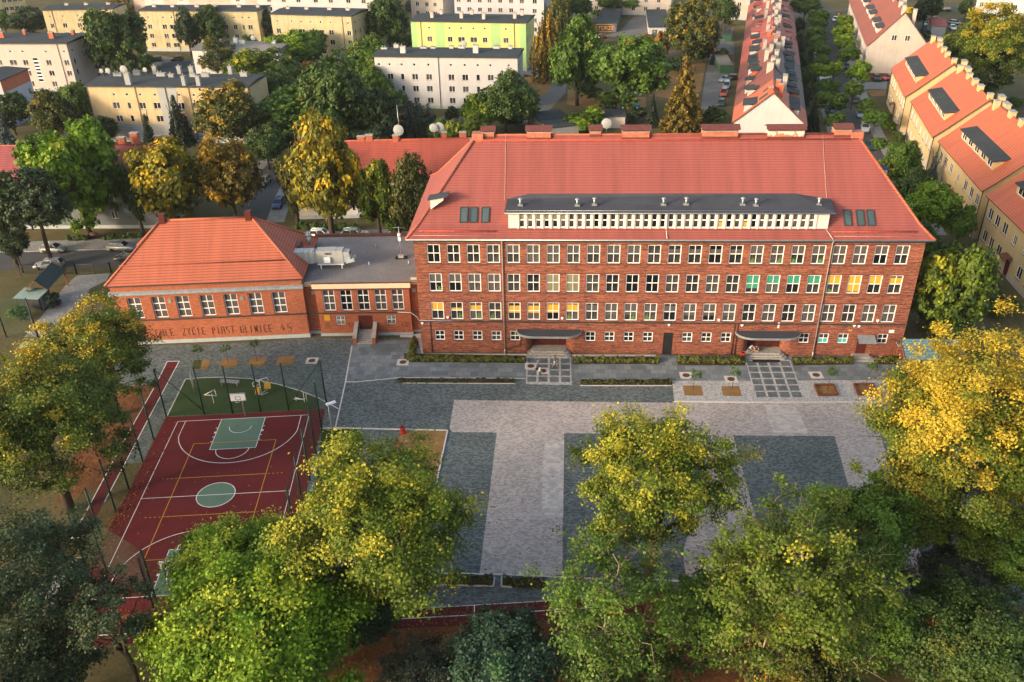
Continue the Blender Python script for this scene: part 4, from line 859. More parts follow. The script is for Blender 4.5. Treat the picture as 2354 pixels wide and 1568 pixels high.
M['w_brickred'] = plaster('brick_red_render', (.48, .13, .07), .85, var=.08, scale=.3)
M['w_mauve'] = plaster('pale_mauve_render', (.44, .42, .46), .85, var=.05, scale=.3)
M['w_cream'] = plaster('pale_cream_render', (.43, .375, .335), .88, var=.08, scale=.35)
M['w_gold'] = plaster('golden_render', (.52, .385, .20), .85, var=.07, scale=.3)
M['brick_ch'] = flat('chimney_brick', (.40, .12, .07), .9, var=.25, scale=4)
M['green_wood'] = flat('green_boards', (.03, .09, .05), .7)
M['timber'] = flat('brown_timber', (.16, .055, .03), .7, var=.3, scale=4)
def block(name, label, eL, eR, H, back, wall, cols, floors=(1.3, 4.15, 7.0), attic=10.35, wh=1.45, roofm='felt', chim=(), side=(), bands=(), stairs=(), pipes=(), base='plinth', chm='plinth', D=None, extra=0, slope=.0):
    A, B = G(eL, H), G(eR, H); W = (B - A).length + extra; ux = (B - A).normalized()
    if extra: A = A - ux * extra
    uy = Vector((-ux.y, ux.x, 0)); D = D or max(8, (G(back, H) - B).dot(uy)); A0 = Vector((A.x, A.y, 0))
    t = thing(name, label, 'apartment block', A0, math.atan2(ux.y, ux.x))
    X = lambda p: (lambda q: (q - A0).dot(ux))(PLANE(p, A0, uy))
    cl_ = [((X(c[0]) if isinstance(c[0], tuple) else c[0] * W), c[1]) for c in cols]
    ws = []
    for x_, w_ in cl_:
        for z_ in floors: ws.append((x_, z_, w_, wh, 2 if w_ > 1 else 1))
        if attic: ws.append((x_, attic, .62, .62, 1))
    sx = [X(s_) if isinstance(s_, tuple) else s_ * W for s_ in stairs]
    hs = [(x_ - w_ / 2, x_ + w_ / 2, z_, z_ + h_) for x_, z_, w_, h_, _ in ws] + [(x_ - .75, x_ + .75, 2.6, H - 3.6) for x_ in sx]
    hs = [h for h in hs if h[0] > .2 and h[1] < W - .2]
    sd = [(y_, z_) for y_ in side for z_ in (*floors, *([attic] if attic else []))]
    mb = MB(); facade(mb, (0, 0, 0), (1, 0, 0), W, .7, H, hs, .14)
    facade(mb, (W, 0, 0), (0, 1, 0), D, .7, H, [(y_ - .5, y_ + .5, z_, z_ + (.6 if attic and z_ == attic else wh)) for y_, z_ in sd], .14)
    facade(mb, (0, D, 0), (0, -1, 0), D, .7, H); facade(mb, (W, D, 0), (-1, 0, 0), W, .7, H)
    mb.build('wall', M[wall], t)
    for x_, z_, w_, h_, n_ in ws:
        if .2 + w_ / 2 < x_ < W - .2 - w_ / 2: window(t, (0, 0, 0), (1, 0, 0), x_ - w_ / 2, z_, w_, h_, n_, (), h_ > 1, None, rev=.14, fw=.06, mw=.065, glass='glass_far')
    for y_, z_ in sd:
        h_ = .6 if attic and z_ == attic else wh; window(t, (W, 0, 0), (0, 1, 0), y_ - .5, z_, 1.0, h_, 1, (), True, None, rev=.14, fw=.06, mw=.065, glass='glass_far')
    for x_ in sx: window(t, (0, 0, 0), (1, 0, 0), x_ - .75, 2.6, 1.5, H - 6.2, 1, (.14, .28, .43, .57, .71, .86), False, None, rev=.14, fw=.08, mw=.32, glass='glass_far')
    mb = MB(); mb.box(-.05, W + .05, -.05, D + .05, 0, .71); mb.build('plinth', M[base], t)
    if bands:
        for a_, b_, mt, z0, z1 in bands:
            xa = X(a_) if isinstance(a_, tuple) else a_ * W; xb = X(b_) if isinstance(b_, tuple) else b_ * W; mb = MB()
            facade(mb, (xa, -.012, 0), (1, 0, 0), xb - xa, z0, z1, [(max(h[0] - xa, 0), min(h[1] - xa, xb - xa), max(h[2], z0), min(h[3], z1)) for h in hs if h[0] < xb and h[1] > xa and h[2] < z1 and h[3] > z0 and h[2] >= z0 and h[3] <= z1], .02)
            if xb > W - .1: mb.face([(W + .012, -.012, z0), (W + .012, 1.6, z0), (W + .012, 1.6, z1), (W + .012, -.012, z1)])
            mb.build('wall_band', M[mt], t)
    o_ = .35; zt = H + .30
    mb = MB(); zr = H + .30 + slope
    mb.hexa([(-o_, -o_, H), (W + o_, -o_, H), (W + o_, D + o_, H), (-o_, D + o_, H)], [(-o_, -o_, H + .22), (W + o_, -o_, H + .22), (W + o_, D + o_, H + .22), (-o_, D + o_, H + .22)], 1)
    mid = [(-o_, D / 2, H + .75), (W + o_, D / 2, H + .75)]
    c_ = [(-o_, -o_, H + .222), (W + o_, -o_, H + .222), (W + o_, D + o_, H + .222), (-o_, D + o_, H + .222)]
    mb.face([c_[0], c_[1], mid[1], mid[0]]); mb.face([mid[0], mid[1], c_[2], c_[3]]); mb.face([c_[0], mid[0], c_[3]]); mb.face([c_[1], c_[2], mid[1]])
    rf = mb.build('roof', [M[roofm], M['darkmetal']], t)
    for f_, g_, w_, h_ in chim:
        mb = MB(); x_, y_ = f_ * W, g_ * D; mb.box(x_ - w_ / 2, x_ + w_ / 2, y_ - .4, y_ + .4, H + .1, H + h_ + .4); mb.box(x_ - w_ / 2 - .08, x_ + w_ / 2 + .08, y_ - .48, y_ + .48, H + h_ + .4, H + h_ + .52, 1)
        for q in range(max(1, int(w_ / .7))): mb.tube([(x_ - w_ / 2 + .4 + q * .6, y_, H + h_ + .52), (x_ - w_ / 2 + .4 + q * .6, y_, H + h_ + .95)], .11, 7, 1)
        k_ = mb.build('chimney', [M[chm], M['concrete']], t)
    for p_ in pipes:
        x_ = X(p_) if isinstance(p_, tuple) else p_ * W; mb = MB(); mb.tube([(x_, -.12, .1), (x_, -.12, H - .05)], .07, 6); mb.build('downpipe', M['darkmetal'], t)
    t['dims'] = (W, D, H); return t, W, D
def dish(label, par_p, r, az, group='satellite dishes on the roofs'):
    t = thing('satellite_dish', label, 'satellite dish', par_p, az, group)
    mb = MB(); n = 16; rings = []
    for q in range(5):
        rr = r * q / 4; rings.append([(rr * math.cos(2 * math.pi * e / n), -.9 + .22 * (rr / r) ** 2 * r - rr * 0, 1.5 + rr * math.sin(2 * math.pi * e / n)) for e in range(n)])
    for a_, b_ in zip(rings[1:], rings[2:]):
        for e in range(n): mb.face([a_[e], a_[(e + 1) % n], b_[(e + 1) % n], b_[e]], 0, True)
    mb.face(rings[1]); mb.build('reflector', M['w_grey'], t)
    mb = MB(); mb.tube([(0, -.5, -.2), (0, -.5, 1.5), (0, -.85, 1.5)], .05, 6); mb.tube([(0, -.9, 1.5 - r), (0, -1.6, 1.35)], .03, 5); mb.box(-.08, .08, -1.72, -1.56, 1.28, 1.42); mb.build('mast', M['zinc'], t)
    return t
block('apartment_block', 'white apartment block with dark flat roof and dark green drainpipe', cb(1165, 512), cc(48, 523), 12.4, cc(100, 442), 'w_white',
      [(.03, 1.5), (cb(1203, 655), 1.5), (cb(1312, 655), .85), (cb(1424, 655), 1.5), (cb(1550, 655), 1.5), (cb(1750, 655), 1.5), (cb(1874, 655), 1.5), (cb(1990, 655), .85), (cb(2103, 655), 1.5), (.94, 1.5)], side=(3, 7), pipes=(cb(1642, 700),), chim=[(.03, .55, 1.5, .6), (.10, .8, 1.2, .9), (.19, .25, 1.3, 1.6), (.3, .75, 1.6, .5), (.37, .75, 1.2, .5), (.5, .8, 1, .6), (.57, .85, 1.6, .5), (.70, .3, 1.3, 1.9), (.82, .85, 1.6, .6), (.92, .8, .9, .7)], chm='w_white', extra=3)
block('apartment_block', 'lemon yellow and mint green apartment block with striped stair windows', cb(1385, 195), cc(125, 212), 13.1, cc(198, 142), 'w_yellowgreen',
      [(cb(1417, 305), 1.3), (cb(1555, 305), 1.5), (cb(1738, 310), 1.4), (cb(1840, 310), 2.0), (cb(1950, 315), 2.0), (cb(2052, 320), 1.4), (cb(2240, 325), 1.5), (cc(105, 325), 1.3)], floors=(1.4, 4.6, 7.7), attic=11.2, side=(2.5, 5, 7.5),
      bands=[(cb(1385, 200), cb(1440, 200), 'w_green', .72, 12.9), (cb(1603, 200), cb(1688, 200), 'w_green', .72, 12.9), (cb(2103, 200), cb(2188, 200), 'w_green', .72, 12.9), (cc(70, 212), 1.0, 'w_green', .72, 12.9)],
      stairs=(cb(1650, 350), cb(2150, 350)), pipes=(cb(1478, 250), cc(20, 250)), chim=[(.16, .3, .9, 1.6), (.19, .8, .9, 1.2), (.42, .3, .9, 1.7), (.46, .85, .9, 1.2), (.62, .25, .9, 1.6), (.88, .35, .9, 1.5), (.91, .8, .9, 1.4)], chm='w_pink')
block('apartment_block', 'long aged yellow apartment block with soot stained wall, left piece beside the tall dark tree', ca(378, 96), ca(1010, 84), 12.5, None, 'w_ochre',
      [(.09, 1.2), (.27, 1.4), (.48, 1.4), (.60, 1.9), (.76, 1.4), (.9, 1.4)], D=11, pipes=(.13,), chim=[(.25, .5, 1.2, .8), (.53, .5, 1.2, .8), (.85, .5, 1.2, .8)], chm='w_pink')
block('apartment_block', 'long aged yellow apartment block with brown window frames in the middle of the far row', ca(1245, 101), ca(2300, 105), 12.5, cb(100, 70), 'w_ochre',
      [(ca(1338, 205), 1.5), (ca(1470, 205), 1.5), (ca(1545, 205), 2.2), (.42, 1.5), (.52, 1.5), (.62, 1.4), (.72, 1.4), (ca(2105, 210), 1.4), (ca(2180, 210), .8), (ca(2240, 210), 1.5)], D=11, pipes=(ca(1570, 200),), chim=[(.08, .4, 1.2, .8), (.24, .4, 1.2, .8), (.45, .4, 1.3, .8), (.61, .4, 1.2, .8), (.81, .4, 1.3, .8), (.97, .4, 1, .8)], chm='w_pink')
block('apartment_block', 'aged yellow apartment block at the right end of the far row with grey gable', cb(130, 131), cb(850, 151), 12.5, cb(985, 86), 'w_ochre',
      [(cb(200, 240), 1.5), (cb(325, 240), 1.3), (cb(410, 240), 1.9), (cb(495, 240), 1.8), (.62, 1.6), (.74, 1.6), (cb(830, 250), 1.3)], side=(2.5, 6, 9), pipes=(cb(775, 200),), chim=[(.10, .5, 1.2, .8), (.34, .5, 1.2, .8), (.63, .5, 1.3, .8), (.86, .5, 1.3, .8)], chm='w_pink')
block('apartment_block', 'pale pink apartment block with grey roof and vertical stair window at upper left', ca(-10, 396), ca(592, 396), 12.6, ca(806, 306), 'w_pink',
      [(ca(-12, 525), 1.4), (ca(110, 525), 2.1), (ca(220, 522), 1.5), (ca(428, 522), 1.5), (ca(588, 520), 1.4)], side=(2.2, 12), stairs=(ca(335, 600),), pipes=(ca(515, 420),), chim=[(.35, .4, 1.3, 1.6), (.47, .7, .8, 1.4), (.80, .35, 1.4, 1.7), (.9, .7, .8, 1.3)], chm='brick_ch', extra=14)
block('apartment_block', 'small block with brick red top storey and mauve render at left edge', ca(0, 727), ca(247, 622), 11.0, ca(150, 560), 'w_mauve',
      [(.35, .9), (.87, 1.1)], floors=(2.2, 5.4), attic=8.9, D=11, bands=[(0.0, 1.0, 'w_brickred', 8.2, 10.9)])
block('apartment_block', 'apricot apartment block with white stair strip and grey ground floor at left', ca(772, 778), ca(2215, 788), 12.3, ca(2090, 662), 'w_apricot',
      [(ca(1040, 925), 1.6), (ca(1155, 925), .8), (ca(1275, 928), 1.5), (ca(1405, 928), 1.6), (ca(1620, 930), 1.5), (ca(1752, 930), 1.5), (.78, 1.5), (.90, 1.5)], floors=(1.5, 4.6, 7.5),
      bands=[(0.0, 1.0, 'w_grey', .72, 4.1), (ca(1405, 790), ca(1570, 790), 'w_grey', 4.1, 12.2)], pipes=(ca(780, 800), ca(1210, 800), ca(1480, 800), ca(1690, 800)), chim=[(.10, .65, 1.9, .9), (.26, .08, 1.2, 2.4), (.2, .8, 1.6, .9), (.38, .65, 2.0, .9), (.29, .98, .9, 1.5), (.45, .98, .9, 1.5), (.53, .98, 1.0, 1.5), (.46, .55, 1.2, .9), (.59, .6, 1.3, .9), (.67, .6, 1.8, 1.0), (.61, .06, .8, 1.8), (.70, .06, .9, 1.8), (.78, .98, .9, 1.6), (.9, .7, 1.6, 1.0)], chm='w_grey', D=11.5)
block('apartment_block', 'low white block with grey roof behind the small golden tree at upper left', ca(1718, 452), cb(190, 462), 9.2, ca(1900, 376), 'w_white', [(.1, 1.3), (.2, 1.3), (.45, 1.3), (.55, 1.3), (.7, 1.3), (.85, 1.3)], floors=(1.3, 4.2), attic=None, D=12, roofm='felt_grey', chim=[(.25, .5, 1.6, 1.0), (.4, .6, 1.2, 1.5), (.5, .5, 1.6, 1.2), (.85, .6, 1.2, 1.0)])
block('apartment_block', 'cream apartment block half out of frame in the top left corner', ca(-330, -150), ca(170, -190), 15.5, None, 'w_ochre', [(.3, 1.4), (.45, 1.4), (.62, 1.5), (.72, 1.5), (.82, 1.5), (.92, 1.5)], floors=(1.4, 4.4, 7.4, 10.4), attic=13.2, D=11)
M['w_peach'] = plaster('peach_render', (.52, .38, .33), .85, var=.05)
block('apartment_block', 'far pink and white striped apartment row along the top edge at left', ca(1165, -120), cb(1045, -95), 15.0, None, 'w_white', [(f, 1.6) for f in (.04, .09, .15, .21, .26, .33, .38, .45, .52, .58, .64, .70, .77, .83, .90, .96)], floors=(1.4, 4.4, 7.4, 10.4), attic=None, D=12,
      bands=[(0.0, .05, 'w_peach', .72, 14), (.13, .19, 'w_peach', .72, 14), (.24, .42, 'w_peach', .72, 14), (.48, .53, 'w_peach', .72, 14)])
block('apartment_block', 'far white apartment block along the top edge behind the lemon yellow block', cb(1770, -110), cc(285, -95), 15.0, None, 'w_mauve', [(.05, 1.5), (.17, 1.5), (.29, 1.5), (.40, 1.5), (.52, 1.5), (.64, 1.5), (.76, 1.5), (.9, 1.5)], floors=(1.4, 4.4, 7.4, 10.4), attic=None, D=12)
block('apartment_block', 'small cream house at the top edge behind the dark poplar', cb(1380, -70), cb(1670, -60), 12.0, None, 'w_cream', [(.2, 1.4), (.5, 1.4), (.75, 1.4)], floors=(1.4, 4.4, 7.4), attic=None, D=10)
block('apartment_block', 'pale block at the top edge beyond the garage yard', cc(690, -175), cc(1440, -165), 12.0, None, 'w_cream', [(f, 1.4) for f in (.1, .25, .4, .55, .7, .85)], floors=(1.6, 4.6, 7.6), attic=None, D=11)
block('apartment_block', 'cream house beside the upper end of the red terrace', cc(1965, -140), cc(2150, -135), 12.0, None, 'w_cream', [(.5, 1.4), (.2, 1.4)], floors=(1.6, 4.6, 7.6), attic=None, D=11)
block('apartment_block', 'white house cut by the top edge at far right', cdd(1890, -70), cdd(2400, -30), 12.0, None, 'w_white', [(f, 1.2) for f in (.1, .3, .5, .7)], floors=(1.6, 4.6, 7.6), attic=None, D=11)
# ---------------------------------------------------------------- gabled houses
def gabled(name, label, P0, ang, L, W, EH, RH, wall, tile, tile2=None, dorm=(), chim=(), ews=(), gws=(), base='plinth', verge=.3, cat='house', chm='brick_ch', rear_gable=True, flare=0, roofpane=(), dormw=(), group=None):
    """P0: eave-side corner nearest the camera; local x runs away along the ridge (L), local y across to the right (-) """
    t = thing(name, label, cat, P0, ang, group)                  # local +x along street, local -y to the right
    o_ = .35
    mb = MB(); hs = [(x_ - w_ / 2, x_ + w_ / 2, z_, z_ + h_) for x_, z_, w_, h_ in ews]
    facade(mb, (L, 0, 0), (-1, 0, 0), L, .6, EH, [(L - b_, L - a_, c_, d_) for a_, b_, c_, d_ in hs], .14)
    facade(mb, (0, -W, 0), (1, 0, 0), L, .6, EH)
    facade(mb, (0, 0, 0), (0, -1, 0), W, .6, EH, [(y_ - w_ / 2, y_ + w_ / 2, z_, z_ + h_) for y_, z_, w_, h_ in gws if z_ + h_ < EH], .14)
    mb.face([(0, 0, EH), (0, -W, EH), (0, -W / 2, RH - .12)]); facade(mb, (L, -W, 0), (0, 1, 0), W, .6, EH); mb.face([(L, -W, EH), (L, 0, EH), (L, -W / 2, RH - .12)])
    mb.build('wall', M[wall], t)
    for x_, z_, w_, h_ in ews: window(t, (L, 0, 0), (-1, 0, 0), L - x_ - w_ / 2, z_, w_, h_, 2, (), True, None, rev=.14, fw=.06, mw=.065, glass='glass_far')
    for y_, z_, w_, h_ in gws:
        if z_ + h_ < EH: window(t, (0, 0, 0), (0, -1, 0), y_ - w_ / 2, z_, w_, h_, 2, (), True, None, rev=.14, fw=.06, mw=.065, glass='glass_far')
        else: window(t, (-.17, 0, 0), (0, -1, 0), y_ - w_ / 2, z_, w_, h_, 2, (), False, None, rev=.14, fw=.06, mw=.065, glass='glass_far')
    mb = MB(); mb.box(-.05, L + .05, -W - .05, .05, 0, .61); mb.build('plinth', M[base], t)
    s_ = (RH - EH) / (W / 2); zl = EH - o_ * s_ * .6
    for sg, mt in ((1, tile), (-1, tile2 or tile)):
        y0 = o_ + .1 if sg > 0 else -W - o_ - .1; yk = y0 - sg * 1.6; ym = -W / 2
        zk = RH - (RH - EH) * (abs(yk - ym) / (W / 2)) + .12; zk2 = zk if not flare else zk - .0
        pts = [(y0, EH - .15 if not flare else EH - .05), (yk, zk2), (ym, RH + .1)]
        mb = MB()
        for (ya, za), (yb_, zb_) in zip(pts, pts[1:]):
            a_, b_, c_, d_ = (-verge, ya, za), (L + verge, ya, za), (L + verge, yb_, zb_), (-verge, yb_, zb_)
            if sg > 0: a_, b_, c_, d_ = b_, a_, d_, c_
            mb.face([a_, b_, c_, d_]); lo = [(p[0], p[1], p[2] - .16) for p in (a_, b_, c_, d_)]
            mb.face(lo[::-1], 1)
            for q in range(4): mb.face([lo[q], lo[(q + 1) % 4], (a_, b_, c_, d_)[(q + 1) % 4], (a_, b_, c_, d_)[q]], 1)
        rf = mb.build('roof', [M[mt], M['brownmetal']], t)
        if sg > 0: r_first = rf
    mb = MB(); mb.tube([(-verge, -W / 2, RH + .1), (L + verge, -W / 2, RH + .1)], .14, 7); mb.build('ridge_tiles', M[tile], r_first)
    ZS = lambda y_: RH - (RH - EH) * abs(y_ + W / 2) / (W / 2)
    for sg, x0, x1, yf, h_, dm, nw in dorm:      # shed dormers: face at yf from the eave, flat dark roof running back
        d_ = bpy.data.objects.new('dormer', None); COL.objects.link(d_); d_.parent = t
        y_ = -yf if sg > 0 else -W + yf; z0 = ZS(y_); zt = z0 + h_; yb_ = y_ - sg * min(W / 2 - yf, (h_ + .5) / s_ * 1.0 + .0)
        mb = MB()
        F_ = [(x0, y_), (x1, y_)] if sg < 0 else [(x1, y_), (x0, y_)]
        wsd = (x1 - x0) / nw
        facade(mb, (*F_[0], 0), (F_[1][0] - F_[0][0], 0, 0), x1 - x0, z0 - .1, zt, [(q * wsd + wsd * .18, (q + 1) * wsd - wsd * .18, z0 + .25, zt - .15) for q in range(nw)], .1)
        zb_ = ZS(yb_)
        mb.face([(x0, y_, z0 - .2), (x0, y_, zt), (x0, yb_, zt), (x0, yb_, zt - .3)]); mb.face([(x1, y_, z0 - .2), (x1, y_, zt), (x1, yb_, zt), (x1, yb_, zt - .3)])
        mb.build('dormer_wall', M[dm[0]], d_)
        for q in range(nw): window(d_, (*F_[0], 0), (F_[1][0] - F_[0][0], 0, 0), q * wsd + wsd * .18, z0 + .25, wsd * .64, h_ - .4, 2 if wsd > 1.6 else 1, (), False, None, rev=.1, fw=.08, mw=.08, glass='glass_far')
        mb = MB(); ya, yb2 = y_ + sg * .35, yb_ - sg * .8
        za, zb2 = zt + .02, zt + .75
        mb.hexa([(x0 - .3, ya, za - .12), (x1 + .3, ya, za - .12), (x1 + .3, yb2, zb2 - .12), (x0 - .3, yb2, zb2 - .12)], [(x0 - .3, ya, za + .06), (x1 + .3, ya, za + .06), (x1 + .3, yb2, zb2 + .06), (x0 - .3, yb2, zb2 + .06)])
        mb.build('dormer_roof', M[dm[1]], d_)
    for x_, yo, w_, h_ in chim:
        mb = MB(); y_ = -W / 2 + yo; z0 = ZS(y_) - .5; mb.box(x_ - w_ / 2, x_ + w_ / 2, y_ - .45, y_ + .45, z0, RH + h_); mb.box(x_ - w_ / 2 - .08, x_ + w_ / 2 + .08, y_ - .53, y_ + .53, RH + h_, RH + h_ + .12, 1)
        mb.build('chimney', [M[chm], M['concrete']], t)
    for x_, yf, w_, l_ in roofpane:
        y_ = -yf; n_ = Vector((0, s_, 1)).normalized(); dv = Vector((0, -1, s_)).normalized(); c_ = Vector((x_, y_, ZS(y_) + .12))
        mb = MB(); q = [c_ + Vector((a_, 0, 0)) + dv * b_ for a_, b_ in ((-w_ / 2, 0), (w_ / 2, 0), (w_ / 2, l_), (-w_ / 2, l_))]; mb.hexa(q, [p + n_ * .12 for p in q]); mb.build('skylight', M['skyglass'], t)
    return t
# terrace of narrow houses: near end gable faces the school
TA = R(90 - 11.7); tdx = Vector((math.cos(TA), math.sin(TA), 0)); T0 = Vector((59.78, 84.67, 0))
tl = [('white gabled end house of the red terrace with bright orange roof facing the school', 12, 'tile_orange', 'tile_orange', 'w_white'), ('second terrace house with brown roof and grey shed dormer', 12, 'tile_brown', 'tile_shaded', 'w_cream'),
      ('third terrace house with dull brown roof and tall pale chimney', 14, 'tile_brown', 'tile_shaded', 'w_cream'), ('fourth terrace house with wine brown roof and pair of thin chimneys', 16, 'tile_rust', 'tile_shaded', 'w_pink'),
      ('fifth terrace house with worn red roof and stepped dormers', 18, 'tile_red', 'tile_wine', 'w_cream'), ('sixth terrace house with red roof and small red tiled dormers', 22, 'tile_red', 'tile_red', 'w_cream'),
      ('seventh terrace house with rust red roof near the upper road', 24, 'tile_rust', 'tile_red', 'w_cream'), ('eighth terrace house with red roof at the top edge of the picture', 30, 'tile_red', 'tile_rust', 'w_cream')]
xx = 0
for k, (lb, L_, ta, tb, wm) in enumerate(tl):
    rr = random.Random(k)
    dm = ('w_white' if k < 3 else 'w_cream', 'felt') ; dr = []
    if k == 0: dr = [(1, 1.2, 5.8, 1.7, 1.7, dm, 3), (-1, 1, 5.5, 1.6, 1.2, ('w_white', 'felt'), 4), (-1, 6.2, 10.5, 1.6, 1.2, ('w_white', 'felt'), 3)]
    else:
        q = 1.0
        while q < L_ - 3.5:
            w_ = rr.choice((2.2, 3.4, 4.6)); sgn = 1
            dr.append((1, q, q + w_, rr.uniform(1.4, 2.6), rr.uniform(1.2, 1.7), (rr.choice(('w_cream', 'w_white', 'w_brickred')), 'tile_red' if k > 4 and rr.random() < .7 else 'felt'), max(1, int(w_ / 1.2))))
            w2 = rr.choice((2.2, 3.4)); dr.append((-1, q + .4, q + .4 + w2, rr.uniform(1.4, 2.4), rr.uniform(1.2, 1.6), (rr.choice(('w_white', 'w_brickred')), 'tile_red' if k > 4 and rr.random() < .7 else 'felt'), 2)); q += w_ + rr.uniform(1.2, 2.6)
    chs = [(.9, .6, .7, .9), (2.6, -1.5, .7, 1.2), (5.5, -.9, .7, 1.3)] if k == 0 else [(rr.uniform(1, L_ - 1), rr.uniform(-2.6, 2.6), rr.choice((.8, 1.2, 2.2)), rr.uniform(.5, 1.5)) for _ in range(int(L_ / 3.2))]
    gabled('terraced_house', lb, T0 + tdx * xx, TA, L_ - .02, 14.2, 6.0 + (0 if k < 3 else rr.uniform(-.1, .25)), 12.25 + rr.uniform(-.25, .3) * (k > 0), wm, ta, tb, dr, chs,
           ews=[(2 + q * 3.2, z_, 1.2, 1.4) for q in range(int(L_ / 3.2)) for z_ in (1.2, 4.0)], verge=.12 if k else .35, roofpane=[(2.2, 4.6, 1.2, 2.4), (6.5, 5.2, .9, 1.8)] if k == 0 else [], chm=rr.choice(('brick_ch', 'w_cream', 'concrete')) if k else 'brick_ch', group='houses of the red roofed terrace')
    xx += L_
# lower lean house with skylights in front of the terrace end
gabled('house', 'low brown roofed house with two small chimneys in front of the white terrace gable', G(cdd(-140, 1130), 4.2) * 1 - Vector((0, 0, 4.2)), TA, 9.5, 10.5, 4.2, 8.2, 'w_cream', 'tile_rust', 'tile_shaded', chim=[(3, -1.0, .8, .6), (5.5, -.6, .8, .7), (1.2, -3.0, .8, .2)], roofpane=[(4.5, 2.2, 1.0, 3.0)])
# row B, cream, upper right
BA = R(90 - 12.4); bdx = Vector((math.cos(BA), math.sin(BA), 0)); Q0 = Vector((106.82, 151.15, 0)); bdy = Vector((-bdx.y, bdx.x, 0))
xx = 0
for k, (lb, L_) in enumerate((('cream gabled house with steep rust roof and bare gable wall at upper right', 22), ('cream row house behind the bare gable with rust red roof', 22), ('cream row house with rust roof running off the top edge', 36))):
    gabled('row_house', lb, Q0 + bdx * xx, BA, L_ - .02, 15.2, 7.75, 16.4, 'w_cream', 'tile_rust', None, [(1, 4, 10, 2.0, 1.6, ('w_cream', 'felt_dormer'), 3), (1, 13, 19, 2.0, 1.6, ('w_cream', 'felt_dormer'), 3)], [(1.2, .3, 1.5, 1.6), (1.6, -2.6, 1.2, .6), (L_ / 2, 0, 2.2, 1.2)],
           ews=[(1.8 + q * 2.7, z_, 1.1, 1.5) for q in range(int(L_ / 2.7)) for z_ in (1.4, 4.6)], gws=[(6.1, 9.2, 1.3, 1.5), (9.4, 9.2, 1.3, 1.5)] if k == 0 else [], base='brownmetal', chm='w_pink', group='cream row houses at upper right', verge=.25 if k == 0 else .1)
    xx += L_
# row C, golden, right edge: four stepped units
CU = [((98.0, 95.2), (103.67, 121.75), 'farthest golden row house with black dormer beside the parked red car'), ((93.23, 66.1), (97.92, 91.23), 'second golden row house with orange roof and long black dormer'), ((90.4, 37.42), (93.32, 63.32), 'third golden row house with black dormer and brown door canopies'), ((88.9, 12.0), (90.22, 34.94), 'nearest golden row house cut by the right edge with orange roof')]
for k, (n_, f_, lb) in enumerate(CU):
    n_, f_ = Vector((*n_, 0)), Vector((*f_, 0)); d_ = f_ - n_; L_ = d_.length; an = math.atan2(d_.y, d_.x)
    t = gabled('row_house', lb, n_, an, L_, 15.4, 8.34, 15.3, 'w_gold', 'tile_orange', None, [(1, L_ * .16, L_ * .84, 1.9, 1.55, ('w_gold', 'felt'), 4 if k != 2 else 5)], [(1.0, -.2, 1.0, .9), (1.2, -2.2, 2.2, .5), (L_ * .3, 0, 1.5, .8), (L_ * .48, 0, 1.5, .8), (L_ * .68, 0, 1.5, .8), (L_ * .9, -.8, 2.4, .7), (L_ * .93, .5, 1.0, .9)],
           ews=[(L_ * f, z_, 1.6, 1.75) for f in (.08, .2, .33, .67, .8, .92) for z_ in (1.5, 5.1)] + [(L_ * .5, 5.0, 1.1, 1.5)], chm='w_gold', group='golden row houses at the right edge', verge=.35, base='w_cream')
    mb = MB(); mb.box(L_ * .5 - .6, L_ * .5 + .6, .002, .08, .1, 2.5); mb.build('door', M['door_brown'], t)
    mb = MB()
    for q in range(6):
        a0, a1 = math.pi / 2 * q / 6, math.pi / 2 * (q + 1) / 6
        mb.face([(L_ * .5 - 1.1, .02 + 1.1 * math.sin(a0), 2.75 + .6 * math.cos(a0)), (L_ * .5 + 1.1, .02 + 1.1 * math.sin(a0), 2.75 + .6 * math.cos(a0)), (L_ * .5 + 1.1, .02 + 1.1 * math.sin(a1), 2.75 + .6 * math.cos(a1)), (L_ * .5 - 1.1, .02 + 1.1 * math.sin(a1), 2.75 + .6 * math.cos(a1))])
    mb.build('door_canopy', M['timber'], t)
    for x_ in (.15, L_ - .15): mb = MB(); mb.tube([(x_, .1, .1), (x_, .1, 8.3)], .08, 6); mb.build('downpipe', M['darkmetal'], t)
